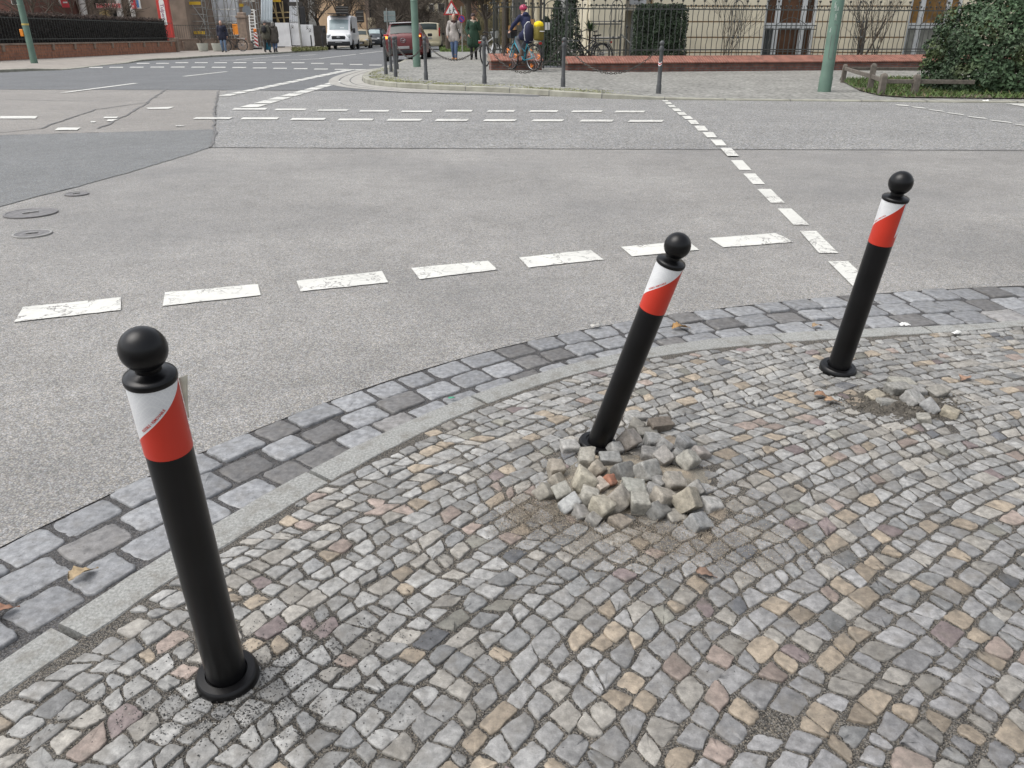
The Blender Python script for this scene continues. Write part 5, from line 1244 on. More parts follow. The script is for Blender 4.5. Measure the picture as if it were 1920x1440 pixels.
TAXI = [(0, .38, 1.0, 1.10, .80, .72), (.04, .3, 1.06, 1.20, .90, .78), (.14, .28, 1.10, 1.62, .94, .76), (.26, .26, 1.10, 1.88, .95, .76), (.5, .26, 1.10, 1.94, .95, .76), (2.6, .26, 1.08, 1.96, .95, .76), (3.1, .26, 1.06, 1.84, .95, .75), (3.8, .26, 1.02, 1.14, .93, .78), (4.3, .28, .94, .98, .88, .72), (4.65, .34, .74, .78, .76, .58)]
taxi = vehicle("beige people carrier parked beyond the red car", "minivan", "people_carrier", (-6.62, 68, 0), math.radians(93), TAXI, 4.65, 1.90, m_bei, (.85, 3.75), .33, ((.5, 1.6), (1.75, 3.0)), (3.12, 3.75), (.10, .26))
for s in (-1, 1): bx(taxi, "tail_light", m_tail, (-2.28, s * .85, 1.28), (.10, .13, .62), .03); bx(taxi, "mirror", m_blk, (1.1, s * 1.05, 1.15), (.12, .2, .2), .03)
bx(taxi, "number_plate", m_plate, (-2.34, 0, .85), (.02, .5, .11), .004); bx(taxi, "rear_bumper", m_bei, (-2.33, 0, .48), (.10, 1.7, .22), .04)
hatch("white car parked far down the side street behind the white bicycle", (*GF(918, 86)[:2], .1), math.radians(95), m_whp); hatch("silver car parked between the two walking women's backs", (*GF(868, 84.5)[:2], .1), math.radians(92), m_sil)

# ------------------------------------------------------------------ bicycles
m_spoke = M("spoke_steel", (.35, .35, .35), .4, .1, metal=.7); m_turq = paint("turquoise_paint", (.02, .30, .40)); m_blkp = paint("black_frame_paint", (.02, .02, .022)); m_silp = paint("silver_frame_paint", (.55, .56, .57)); m_refl = M("orange_reflector", (.75, .22, .03), .4, .1); m_saddle = M("saddle_vinyl", (.02, .02, .02), .6, .2)
def bicycle(label, loc, heading, frame_mat, r=.34, low=True, rack=True, basket=False, refl=False, steer=0, lean=0, tyre=m_tyre, group=None, mud=True, basket_mat=None):
    """x forward, rear hub at x=-.5, front hub at x=.55"""
    t = thing("bicycle", loc, label, "bicycle", group=group); t.rotation_euler = (lean, 0, heading); RH = Vector((-.5, 0, r)); FH = Vector((.55, 0, r)); BB = Vector((-.06, 0, .28)); ST = Vector((-.22, 0, .78)); HT = Vector((.32, 0, .90)); HB = Vector((.36, 0, .74))
    q = Matrix.Rotation(math.pi / 2, 3, 'X')
    for H in (RH, FH):
        mb = MB(); mb.tube([H + Vector((math.cos(a) * r * .95, 0, math.sin(a) * r * .95)) for a in np.linspace(0, 2 * math.pi, 33)[:-1]], .024, 8, closed=True); w = mb.build("wheel", tyre, t, smooth=60)
        mb = MB(); mb.tube([H + Vector((math.cos(a) * r * .88, 0, math.sin(a) * r * .88)) for a in np.linspace(0, 2 * math.pi, 33)[:-1]], .010, 6, closed=True); mb.lathe([(.025, -.04), (.025, .04)], 10, H, q); mb.build("rim", m_rim, w, smooth=60)
        mb = MB()
        for i in range(20): a = 2 * math.pi * i / 20; mb.tube([H + Vector((.02 * math.cos(a + .4), (.03 if i % 2 else -.03), .02 * math.sin(a + .4))), H + Vector((math.cos(a) * r * .88, 0, math.sin(a) * r * .88))], .0022, 4)
        mb.build("spokes", m_spoke, w)
        if refl:
            for a0 in (.9, 2.99, 5.1):
                mb = MB(); mb.tube([H + Vector((math.cos(a0 + k * .25) * r * (.80 - .26 * abs(k)), 0, math.sin(a0 + k * .25) * r * (.80 - .26 * abs(k)))) for k in np.linspace(-1, 1, 7)], .017, 6); mb.build("spoke_reflector", m_refl, w)
    mb = MB()
    for a, b, rd in ((ST, BB, .018), (BB, HB, .021), (RH + Vector((0, .05, 0)), BB, .011), (RH + Vector((0, -.05, 0)), BB, .011), (RH + Vector((0, .05, 0)), ST - Vector((0, 0, .08)), .010), (RH + Vector((0, -.05, 0)), ST - Vector((0, 0, .08)), .010), (HB, HT, .022)): mb.tube([a, b], rd, 8)
    mb.tube([HB + (HT - HB) * .6, (BB + HB) / 2 + Vector((-.04, 0, .12)), ST + (BB - ST) * .55] if low else [HT - Vector((0, 0, .03)), ST - Vector((0, 0, .05))], .017, 8); mb.build("frame", frame_mat, t, smooth=50)
    cs, sn = math.cos(steer), math.sin(steer)
    mb = MB()
    for s in (-1, 1): mb.tube([HB, HB + Vector((.03, s * .05, -.05)), FH + Vector((0, s * .05, 0))], .012, 8)
    mb.build("fork", frame_mat, t, smooth=50)
    mb = MB(); hb = HT + Vector((-.03, 0, .12)); mb.tube([HT, hb], .014, 8)
    ax = Vector((sn, cs, 0)); bk = Vector((-cs, sn, 0)); mb.tube([hb + ax * s * w_ + bk * o_ + Vector((0, 0, z_)) for s, w_, o_, z_ in ((-1, .29, .16, .05), (-1, .26, .04, .06), (-1, .1, -.02, .01), (1, 0, 0, 0), (1, .1, -.02, .01), (1, .26, .04, .06), (1, .29, .16, .05))], .011, 8); mb.build("handlebar", m_blk, t, smooth=50)
    for s in (-1, 1): mb = MB(); mb.tube([hb + ax * s * .265 + bk * .06 + Vector((0, 0, .058)), hb + ax * s * .292 + bk * .17 + Vector((0, 0, .05))], .016, 8); mb.build("grip", m_saddle, t, smooth=50)
    mb = MB(); mb.tube([ST, ST + Vector((-.03, 0, .14))], .013, 8); mb.build("seat_post", m_spoke, t)
    mb = MB(); c = ST + Vector((-.05, 0, .16)); P = [(c.x + .15, 0, c.z), (c.x + .05, .03, c.z), (c.x - .06, .08, c.z + .01), (c.x - .12, .07, c.z + .02), (c.x - .12, -.07, c.z + .02), (c.x - .06, -.08, c.z + .01), (c.x + .05, -.03, c.z)]
    mb.add(P + [(a, b, z - .045) for a, b, z in P], [tuple(range(7)), tuple(range(13, 6, -1))] + [(i, (i + 1) % 7, 7 + (i + 1) % 7, 7 + i) for i in range(7)]); sd = mb.build("saddle", m_saddle, t, smooth=60)
    mb = MB(); mb.lathe([(.085, -.006), (.085, .006)], 20, BB, q); mb.tube([BB + Vector((0, .06, 0)), BB + Vector((.12, .07, -.11))], .010, 6); mb.tube([BB + Vector((0, -.06, 0)), BB + Vector((-.12, -.07, .11))], .010, 6); mb.tube([BB + Vector((0, -.07, 0)), BB + Vector((0, .07, 0))], .014, 6)
    mb.box(BB + Vector((.12, .12, -.11)), (.09, .10, .022)); mb.box(BB + Vector((-.12, -.12, .11)), (.09, .10, .022)); mb.build("crankset", m_blk, t)
    if mud:
        for H, a0, a1 in ((RH, .3, 2.9), (FH, .7, 2.8)):
            mb = MB(); P = []; F = []
            for i, a in enumerate(np.linspace(a0, a1, 15)):
                for s in (-1, 1): P.append((H.x + math.cos(a) * (r + .03), s * .026, H.z + math.sin(a) * (r + .03)))
                if i: F.append((2 * i - 2, 2 * i - 1, 2 * i + 1, 2 * i))
            mb.add(P, F).build("mudguard", m_blk, t, smooth=60).modifiers.new("thick", 'SOLIDIFY').thickness = .003
    if rack:
        mb = MB(); z = r * 2 + .07
        for s in (-1, 1): mb.tube([(-.26, s * .05, z), (-.76, s * .05, z)], .009, 6); mb.tube([(-.70, s * .05, z), (RH.x - .02, s * .06, RH.z)], .007, 6)
        for x in (-.28, -.45, -.6, -.76): mb.tube([(x, -.05, z), (x, .05, z)], .008, 6)
        mb.build("rack", m_spoke, t); mb = MB(); mb.bbox((-.79, 0, z - .05), (.03, .10, .06), .008); mb.build("rear_light", m_tail, t)
    if basket:
        mb = MB(); c = Vector((.52, 0, .98)); mb.lathe([(.11, -.12), (.17, .10), (.165, .10), (.105, -.11)], 4, c, Matrix.Rotation(math.pi / 4, 3, 'Z')); mb.build("basket", basket_mat or m_blk, t)
    return t
# child's bicycle
a = Vector(GF(959, 132.0)); b = Vector(GF(998.5, 133.6)); head = math.radians(128); mid = (a + b) / 2
kb = bicycle("turquoise low-step bicycle with orange spoke reflectors, ridden by the child", (mid.x + .02, mid.y, zf(mid.x)), head, m_turq, .355, True, True, True, True, steer=.15)
bicycle("white parked bicycle seen end on beside the short brick plinth", (GF(922, 124)[0], GF(922, 124)[1] + .2, .10), math.radians(68), m_silp, .36, False, True, True, steer=.5, lean=math.radians(-6), basket_mat=M("grey_basket", (.30, .31, .30), .7))
for k, (u, hd, lab) in enumerate(((1096, 20, "black bicycle parked behind the railing, left of the pair"), (1106, 200, "black bicycle parked behind the railing, right of the pair"))):
    x = W(u, 104, 27.2 + .3 * k)[0]; bicycle(lab, (x, 27.2 + .35 * k, .12), math.radians(hd), m_blkp, .35, k == 0, True, False, lean=.08, group="bicycles behind the railing")
x, y = G(435, 96.5, .1); bicycle("dark bicycle standing behind the man in the navy coat", (x, y + .7, .1), math.radians(178), m_blkp, .35, True, True, True, lean=-.05)

# ------------------------------------------------------------------ people
m_skin = M("skin", (.50, .30, .22), .55, .06, 12); m_hair_d = M("dark_hair", (.035, .022, .016), .6, .3, 60); m_hair_g = M("grey_hair", (.38, .36, .33), .7, .2, 60); m_eye = M("eye_dark", (.02, .015, .012), .3); m_lip = M("lips", (.33, .11, .09), .5)
def cloth(name, rgb, rough=.85, var=.18): return M(name, rgb, rough, var, 9, bstr=.3, bscale=40)
def remesh(o, vox, smooth=3):
    m = o.modifiers.new("merge", 'REMESH'); m.mode = 'VOXEL'; m.voxel_size = vox; m.use_smooth_shade = True
    s = o.modifiers.new("soften", 'SMOOTH'); s.factor = .5; s.iterations = smooth
def chainc(mb, pts, rads, n=12):
    for (p, r), (q, s) in zip(list(zip(pts, rads))[:-1], list(zip(pts, rads))[1:]): mb.caps(p, r, q, s, n)
def person(label, loc, heading, J, top, legs, shoes, hair=None, extras=None, H=1.7, coat_len=None, top_mat=None, leg_mat=None, shoe_mat=None, hair_mat=None, hood=None, puff=1.0, scarf=None, hat=None, cat="person"):
    """figure facing -Y in its own frame; J overrides joints (x to the figure's left, z up) for H = 1.7"""
    k = H / 1.7; t = thing("person", loc, label, cat, heading)
    D = dict(hipL=(.09, 0, .90), hipR=(-.09, 0, .90), kneeL=(.10, -.03, .49), kneeR=(-.10, -.03, .49), ankL=(.10, .02, .085), ankR=(-.10, .02, .085), pelvis=(0, 0, .93), waist=(0, 0, 1.06), chest=(0, -.005, 1.27), neck=(0, .01, 1.42), head=(0, -.02, 1.575),
             shL=(.175, .01, 1.385), shR=(-.175, .01, 1.385), elL=(.23, .03, 1.12), elR=(-.23, .03, 1.12), wrL=(.23, -.05, .88), wrR=(-.23, -.05, .88), toeL=None, toeR=None)
    D.update(J); V_ = {a: (Vector(b) * k if b is not None else None) for a, b in D.items()}
    fwd = Vector((0, -1, 0))
    for s in 'LR':
        if V_['toe' + s] is None: V_['toe' + s] = V_['ank' + s] + Vector((.02 if s == 'L' else -.02, -.15, -.055)) * k
    mb = MB(); hd = V_['head']
    mb.ell(hd + Vector((0, 0, .02 * k)), (.074 * k, .092 * k, .105 * k), 20, 14); mb.ell(hd + Vector((0, -.03, -.055)) * k if False else hd + Vector((0, -.028 * k, -.055 * k)), (.055 * k, .062 * k, .065 * k), 16, 10)
    mb.caps(hd + Vector((0, -.085 * k, .012 * k)), .009 * k, hd + Vector((0, -.108 * k, -.022 * k)), .014 * k, 8)
    for s in (-1, 1): mb.ell(hd + Vector((s * .075 * k, .008 * k, -.005 * k)), (.012 * k, .022 * k, .032 * k), 8, 6)
    mb.caps(V_['neck'] - Vector((0, 0, .06 * k)), .058 * k, hd - Vector((0, -.01 * k, .05 * k)), .052 * k)
    chainc(mb, [V_['pelvis'], V_['waist'], V_['chest'], V_['neck'] - Vector((0, 0, .06 * k))], [.13 * k, .115 * k, .125 * k, .08 * k])
    for s in 'LR':
        mb.caps(V_['chest'] + (V_['sh' + s] - V_['chest']) * .3, .09 * k, V_['sh' + s], .06 * k); chainc(mb, [V_['sh' + s], V_['el' + s], V_['wr' + s]], [.055 * k, .042 * k, .028 * k])
        chainc(mb, [V_['hip' + s], V_['knee' + s], V_['ank' + s]], [.088 * k, .058 * k, .038 * k]); mb.caps(V_['ank' + s] - Vector((0, -.03 * k, .045 * k)), .036 * k, V_['toe' + s], .030 * k)
        w = V_['wr' + s]; d = (w - V_['el' + s]).normalized(); sd = Vector((1 if s == 'L' else -1, 0, 0)); fr = d.cross(sd); fr = fr.normalized() if fr.length > .1 else Vector((0, -1, 0))
        if fr.y > 0: fr = -fr
        palm = w + d * .055 * k; mb.caps(w + fr * .006, .026 * k, palm, .034 * k)
        for fi in range(4):
            o_ = fr * (.030 - .019 * fi) * k; L_ = (.068, .078, .074, .058)[fi] * k; b0 = palm + d * .022 * k + o_; b1 = b0 + d * L_ * .5 - sd * .006 * k; b2 = b1 + d * L_ * .42 - sd * .020 * k; chainc(mb, [b0, b1, b2], [.0095 * k, .0085 * k, .0075 * k], 8)
        th0 = w + d * .03 * k + fr * .026 * k; chainc(mb, [th0, th0 + (d * .5 + fr * .6).normalized() * .034 * k, th0 + (d * .85 + fr * .45).normalized() * .062 * k], [.012 * k, .010 * k, .0085 * k], 8)
    body = mb.build("body", m_skin, t); remesh(body, .0085, 2)
    for s in (-1, 1): MB().ell(hd + Vector((s * .030 * k, -.083 * k, .016 * k)), (.011 * k, .007 * k, .007 * k), 10, 6).build("eye", m_eye, t)
    MB().ell(hd + Vector((0, -.088 * k, -.055 * k)), (.024 * k, .008 * k, .008 * k), 10, 6).build("mouth", m_lip, t)
    mb = MB()
    for s in 'LR': chainc(mb, [V_['hip' + s], V_['knee' + s], V_['ank' + s] + Vector((0, 0, .02 * k))], [.104 * k * legs, .072 * k * legs, .056 * k * legs])
    mb.caps(V_['pelvis'] - Vector((0, 0, .01)), .135 * k * legs, V_['waist'], .128 * k * legs); o = mb.build("trousers", leg_mat, t); remesh(o, .014)
    for s in 'LR':
        mb = MB(); a = V_['ank' + s]; mb.caps(a + Vector((0, .0, .10 * k * shoes)), .056 * k, a - Vector((0, -.02 * k, .035 * k)), .052 * k); mb.caps(a - Vector((0, -.03 * k, .04 * k)), .046 * k, V_['toe' + s], .042 * k); o = mb.build("shoe", shoe_mat, t); remesh(o, .012)
    mb = MB(); g = puff
    chainc(mb, [V_['waist'] - Vector((0, 0, .06 * k)), V_['waist'], V_['chest'], V_['neck'] - Vector((0, 0, .05 * k))], [.142 * k * g, .138 * k * g, .150 * k * g, .088 * k * g], 16)
    for s in 'LR':
        mb.caps(V_['chest'] + (V_['sh' + s] - V_['chest']) * .2, .115 * k * g, V_['sh' + s], .078 * k * g); chainc(mb, [V_['sh' + s], V_['el' + s], V_['wr' + s] + (V_['el' + s] - V_['wr' + s]) * .06], [.076 * k * g, .062 * k * g, .048 * k * g])
        if coat_len:
            hp = V_['hip' + s]; kn = V_['knee' + s]; tt = coat_len; chainc(mb, [V_['waist'] + Vector((.03 if s == 'L' else -.03, 0, 0)), hp, hp.lerp(kn, tt) + Vector(((.02 if s == 'L' else -.02), .01, 0)) * k], [.13 * k * g, .135 * k * g, .125 * k * g * (1.12 if tt > .5 else 1)], 14)
    if coat_len: mb.caps(V_['pelvis'], .14 * k * g, V_['pelvis'] - Vector((0, 0, .42 * coat_len * k)), .145 * k * g, 14)
    o = mb.build("coat", top_mat, t); remesh(o, .014, 4)
    if hair: mb = MB(); hair(mb, hd, k); o = mb.build("hair", hair_mat, t); remesh(o, .010, 3)
    if scarf: mb = MB(); n_ = V_['neck']; mb.tube([n_ + Vector((.085 * math.cos(a) * k, (.085 * math.sin(a) - .01) * k, (.012 * math.sin(a * 2)) * k)) for a in np.linspace(0, 6.283, 17)[:-1]], .046 * k, 10, closed=True); mb.caps(n_ + Vector((.02, -.10, -.02)) * k, .045 * k, n_ + Vector((.01, -.135, -.13)) * k, .03 * k); o = mb.build("scarf", scarf, t); remesh(o, .012)
    if hood: mb = MB(); n_ = V_['neck']; mb.ell(n_ + Vector((0, .09 * k, .03 * k)), (.125 * k, .085 * k, .085 * k)); o = mb.build("hood", hood, t, smooth=60)
    if hat: mb = MB(); mb.ell(hd + Vector((0, .012 * k, .045 * k)), (.092 * k, .108 * k, .092 * k)); mb.tube([hd + Vector((.090 * math.cos(a) * k, (.106 * math.sin(a) + .012) * k, .03 * k)) for a in np.linspace(0, 6.283, 21)[:-1]], .012 * k, 6, closed=True); o = mb.build("hat", hat, t, smooth=60)
    if extras: extras(t, V_, k)
    return t
def long_hair(mb, h, k): mb.ell(h + Vector((0, .025 * k, .035 * k)), (.088 * k, .095 * k, .098 * k)); mb.caps(h + Vector((-.065 * k, .03 * k, .0)), .032 * k, h + Vector((-.07 * k, .02 * k, -.13 * k)), .026 * k); mb.caps(h + Vector((.065 * k, .03 * k, .0)), .032 * k, h + Vector((.07 * k, .02 * k, -.13 * k)), .026 * k)
def short_hair(mb, h, k): mb.ell(h + Vector((0, .028 * k, .045 * k)), (.082 * k, .085 * k, .082 * k))
def tied_hair(mb, h, k): mb.ell(h + Vector((0, .026 * k, .042 * k)), (.082 * k, .088 * k, .088 * k)); mb.ell(h + Vector((0, .10 * k, .03 * k)), (.04 * k, .04 * k, .045 * k))
m_jeans = cloth("blue_denim", (.075, .115, .20)); m_blackc = cloth("black_cloth", (.014, .014, .016)); m_tanl = M("tan_leather", (.36, .16, .05), .6, .15); m_blkl = M("black_leather", (.018, .017, .017), .45, .15)
x, y, z = GF(853, 112.6)
def strap(t, V_, k):
    mb = MB(); a = V_['shL'] * .75 + V_['neck'] * .25 + Vector((0, -.06, .07)); mb.tube([a, V_['chest'] + Vector((.10, -.165, .02)), V_['waist'] + Vector((.17, -.13, .02)), V_['pelvis'] + Vector((.21, -.03, .02))], .016, 6); mb.build("bag_strap", m_blackc, t, smooth=60)
    mb = MB(); mb.bbox(V_['pelvis'] + Vector((.24, .02, -.03)), (.10, .24, .22), .04); mb.build("shoulder_bag", m_blackc, t, smooth=40)
person("woman in a pale grey jacket, dark scarf, blue jeans and tan boots walking towards us", (x, y, .1), math.radians(-4), dict(kneeL=(.075, -.10, .50), ankL=(.06, -.12, .10), kneeR=(-.085, .0, .48), ankR=(-.075, .16, .11), elL=(.25, .05, 1.13), wrL=(.27, -.03, .90), elR=(-.26, .0, 1.13), wrR=(-.25, -.12, .91)), 1, 1, 1.3, tied_hair, strap, 1.74, .28, cloth("pale_grey_jacket", (.36, .33, .31)), m_jeans, m_tanl, m_hair_d, None, 1.08, cloth("dark_red_scarf", (.04, .015, .014)))
x, y, z = GF(888.5, 111.5)
def phone(t, V_, k): mb = MB(); p = V_['wrR'] + Vector((.02, -.03, .10)); mb.bbox(p, (.02, .07, .14), .008); mb.build("phone", m_blk, t)
person("woman in a long dark green coat and cream scarf holding a hand to her cheek", (x, y, .1), math.radians(3), dict(kneeR=(-.09, -.07, .50), ankR=(-.085, -.08, .10), kneeL=(.085, .01, .49), ankL=(.09, .12, .10), elL=(.25, -.02, 1.13), wrL=(.17, -.17, 1.40), elR=(-.27, .02, 1.12), wrR=(-.20, -.10, .93)), 1, .9, 1.6, long_hair, None, 1.78, .75, cloth("dark_green_coat", (.022, .055, .034)), m_blackc, m_blkl, m_hair_d, None, 1.14, cloth("cream_scarf", (.42, .37, .31)), cloth("dark_hat", (.05, .035, .035)))
x, y = G(421, 97.8, .1)
person("man in a navy coat and pale jeans standing by two white planters", (x, y, .1), math.radians(8), dict(kneeL=(.10, -.06, .50), ankL=(.10, -.06, .09), ankR=(-.09, .10, .10), elL=(.27, .03, 1.12), wrL=(.28, -.04, .88)), 1, 1.05, 1, short_hair, None, 1.76, .35, cloth("navy_coat", (.016, .018, .035)), cloth("pale_denim", (.13, .19, .28)), m_blkl, m_hair_g, None, 1.16)
x, y = G(502, 98.3, .1)
def rucksack(t, V_, k):
    mb = MB(); c = V_['chest'] + Vector((0, .21, -.05)); mb.ell(c, (.15, .11, .21)); mb.ell(c + Vector((0, .06, -.06)), (.11, .08, .11)); mb.build("rucksack", m_blackc, t, smooth=60)
person("man seen from behind with a black rucksack, olive jacket and grey hat", (x, y, .1), math.radians(176), dict(kneeL=(.10, .02, .49), ankL=(.10, .12, .11), ankR=(-.10, -.12, .09), kneeR=(-.10, -.09, .50)), 1, 1.05, 1, short_hair, rucksack, 1.76, .25, cloth("olive_jacket", (.085, .08, .06)), cloth("dark_trousers", (.028, .026, .024)), m_blkl, m_hair_d, None, 1.12, None, cloth("grey_hat", (.16, .16, .165)))
x, y = G(517, 98.2, .1)
def teal_bag(t, V_, k): 
    o = thing("carrier_bag", t.location + Vector((-.42, -.05, .02)), "teal carrier bag held low between the couple walking away", "bag"); mb = MB(); mb.bbox((0, 0, .32), (.34, .14, .42), .05); mb.build("bag_body", cloth("teal_plastic", (.02, .13, .19)), o, smooth=40); mb = MB(); mb.tube([(-.08, 0, .52), (-.05, 0, .66), (.05, 0, .66), (.08, 0, .52)], .012, 6); mb.build("handle", m_white, o)
person("woman seen from behind in a long brown quilted coat and pale hat", (x, y, .1), math.radians(182), dict(kneeL=(.09, -.06, .50), ankL=(.08, -.08, .09), ankR=(-.08, .10, .11)), 1, .95, 1, long_hair, teal_bag, 1.68, .62, cloth("brown_quilted_coat", (.075, .065, .055)), m_jeans, m_blkl, m_hair_g, cloth("brown_hood", (.08, .07, .06)), 1.14, None, cloth("pale_hat", (.22, .215, .20)))
# child on the turquoise bicycle
ch = Vector((math.cos(head), math.sin(head), 0)); m_helm = M("pink_helmet", (.42, .035, .10), .3, .15, 14)
def bikept(x, yv, z): return kb.location + ch * x + Vector((-ch.y, ch.x, 0)) * yv + Vector((0, 0, z))
hd0 = head + math.pi / 2; ksc = 1.46 / 1.7
def loc_(x, yv, z): return ((-yv) / ksc, (-x) / ksc, z / ksc)       # bicycle frame -> figure frame (figure faces -Y, left = +X)
def helmet(t, V_, k):
    h = V_['head']; mb = MB(); n_ = 0
    mb.ell(h + Vector((0, .0, .055)), (.098, .125, .088), 24, 14); o = mb.build("helmet", m_helm, t, smooth=60)
    for a in (-.5, 0, .5, 2.4, 3.14, 3.9): mb = MB(); mb.ell(h + Vector((.075 * math.sin(a), -.10 * math.cos(a), .10)), (.018, .03, .02), 8, 6); mb.build("vent", m_blackc, o)
person_ = person("child with a pink helmet and navy coat riding the turquoise bicycle away", (bikept(0, 0, 0).x, bikept(0, 0, 0).y, kb.location.z), hd0,
    dict(pelvis=loc_(-.27, 0, 1.00), hipL=loc_(-.24, .09, .98), hipR=loc_(-.24, -.09, .98), kneeL=loc_(.10, .11, .66), kneeR=loc_(.14, -.11, .84), ankL=loc_(.03, .13, .24), ankR=loc_(-.10, -.13, .46), waist=loc_(-.22, 0, 1.12), chest=loc_(-.12, 0, 1.30), neck=loc_(-.05, 0, 1.44), head=loc_(-.02, 0, 1.585),
         shL=loc_(-.06, .15, 1.40), shR=loc_(-.06, -.15, 1.40), elL=loc_(.10, .26, 1.20), elR=loc_(.10, -.26, 1.20), wrL=loc_(.20, .27, 1.09), wrR=loc_(.20, -.27, 1.09), toeL=loc_(.17, .13, .20), toeR=loc_(.04, -.13, .42)), 1, 1.05, 1, tied_hair, helmet, 1.46, .42, cloth("navy_child_coat", (.012, .016, .055)), cloth("grey_trousers", (.12, .125, .14)), cloth("brown_shoe", (.10, .065, .045)), m_hair_d, cloth("navy_hood", (.012, .016, .055)), 1.12, cloth("pale_pink_collar", (.50, .36, .38)))
bg_ = thing("backpack", bikept(-.62, -.06, .80), "bright yellow and olive backpack strapped on the turquoise bicycle's rack", "backpack", head)
mb = MB(); mb.bbox((-.02, 0, .19), (.26, .23, .38), .06); o = mb.build("lower_pack", cloth("olive_fabric", (.15, .12, .02)), bg_, smooth=60)
mb = MB(); mb.bbox((-.01, 0, .40), (.27, .235, .20), .095); mb.build("yellow_flap", cloth("yellow_fabric", (.75, .55, .01)), bg_, smooth=60); mb = MB(); mb.tube([(-.16, -.08, .24), (-.185, 0, .235), (-.16, .08, .24)], .012, 6); mb.build("pale_strap", m_white, bg_)
nb = thing("shoulder_bag", bikept(-.44, .12, .80), "round navy bag with silver straps beside the yellow backpack", "bag", head); mb = MB(); mb.ell((0, 0, .22), (.10, .15, .24)); mb.build("pouch", cloth("navy_bag", (.02, .022, .05)), nb, smooth=60)
mb = MB(); mb.tube([(.06, .10, .0), (.085, .12, .2), (.07, .10, .40), (.02, .04, .48), (-.02, 0, .47)], .014, 6); mb.tube([(.07, .10, .40), (.05, .15, .28), (.0, .17, .16)], .008, 6); mb.build("silver_strap", m_silp, nb, smooth=60)
# ------------------------------------------------------------------ left pavement and everything beyond it
m_pave3 = M("left_paving", (.27, .245, .215), .85, .14, 4, bstr=.2, bscale=30, dirt=.2)
lf = [(-700, 150), (-200, 140), (0, 136.5), (60, 133.6), (118, 132), (150, 128.5), (205, 122), (239, 119.3), (262, 116), (292, 113.6), (330, 112.6), (395, 107.7), (498, 103), (545, 99.5), (575, 97), (610, 94.6), (621, 92.2)]
def zl(u): return float(np.interp(u, [-200, 60, 130, 230, 262, 330], [.10, .09, .03, .03, .08, .10]))
lp = [Vector(G(u, v)) for u, v in lf]; lh = [zl(u) for u, v in lf]; lp.append(lp[-1] + Vector((-.6, 40))); lh.append(.1)
P = []; F = []
for i, p in enumerate(lp):
    d = (lp[min(i + 1, len(lp) - 1)] - lp[max(i - 1, 0)]).normalized(); nn = Vector((-d.y, d.x)); h = lh[i]
    P += [(p.x, p.y, -.03), (p.x, p.y, h - .01), (*(p + nn * .02), h), (*(p + nn * .16), h)]
    if i:
        for j in range(3): F.append(((i - 1) * 4 + j, (i - 1) * 4 + j + 1, i * 4 + j + 1, i * 4 + j))
tag(MB().add(P, F).build("left_kerb", m_kerb2), kind='structure')
P = []; F = []
for i, p in enumerate(lp):
    d = (lp[min(i + 1, len(lp) - 1)] - lp[max(i - 1, 0)]).normalized(); nn = Vector((-d.y, d.x)); q0 = p + nn * .155
    for j, (q, h) in enumerate(((q0, lh[i]), (q0 + nn * 1.2, .1), (Vector((-150, p.y + 30)), .1))): P.append((q.x, q.y, h))
    if i:
        for j in range(2): F.append(((i - 1) * 3 + j, i * 3 + j, i * 3 + j + 1, (i - 1) * 3 + j + 1))
tag(np_mesh("left_pavement", P, F, None, m_pave3), kind='structure')
# pale tactile line on the pavement
mb = MB(); stripe([(180, 113.2), (272, 114.6)], .10); stripe([(270, 108), (400, 101.5)], .10)
mb.v = [(a, b, .108) for a, b, c in mb.v]; tag(mb.build("paving_stripe", M("pale_stripe", (.42, .41, .38), .8)), kind='structure')

# brick garden wall with iron fence and dark hedge
m_brk2 = brick("garden_wall_brick", (.44, .165, .075), (.30, .115, .06), (.16, .13, .11), .24, .075, axis=(math.pi / 2, 0, math.pi / 2)); m_stone = M("sandstone", (.26, .20, .155), .9, .2, 5, bstr=.3, bscale=30, dirt=.35)
wa = Vector(G(-120, 120, .1)); wb = Vector(G(331, 97.4, .1)); wd = wb - wa; wang = math.atan2(wd.y, wd.x); WL = wd.length
gw = thing("garden_wall", (*wa, .1), "low red brick garden wall along the left pavement, with pale stone brackets", "wall", wang)
MB().box((WL / 2, .14, .27), (WL, .28, .6)).build("brickwork", m_brk2, gw); MB().bbox((WL / 2, .13, .605), (WL + .06, .36, .07), .012).build("coping", m_stone, gw)
first = None
for i in range(int(WL / 1.9) + 1):
    x = .4 + i * 1.9
    if first is None: first = MB().bbox((0, -.03, .46), (.16, .09, .26), .02, Matrix.Rotation(.15, 3, 'X')).build("bracket", m_stone, gw); first.location.x = x
    else: c = first.copy(); COL.objects.link(c); c.parent = gw; c.location.x = x
MB().bbox((WL + .17, .12, .38), (.24, .5, .86), .03).build("end_stone", m_stone, gw)
fe = thing("iron_fence", (*wa, .74), "black iron fence with two thin rails standing on the garden wall before the hedge", "fence", wang)
for zz in (.16, .98): MB().box((WL / 2, .02, zz), (WL, .02, .03)).build("rail", m_railing, fe)
mb = MB()
for i in range(int(WL / .22)): mb.box((i * .22 + .05, .02, .52), (.014, .014, 1.02))
mb.build("bars", m_railing, fe)
hg = thing("winter_hedge", (*wa, .68), "long dark brown winter hedge behind the garden wall's iron fence", "hedge", wang)
r_ = np.random.RandomState(71); n_ = 15000; L_ = WL - .4; q = np.stack([r_.uniform(0, L_, n_), .5 + r_.choice([-1, 1], n_, p=[.8, .2]) * (.34 - np.abs(r_.normal(0, .07, n_))), r_.uniform(.02, 1.27, n_)], 1); tp = r_.rand(n_) < .22; q[tp, 1] = r_.uniform(.12, .88, tp.sum()); q[tp, 2] = 1.22 + r_.normal(0, .04, tp.sum())
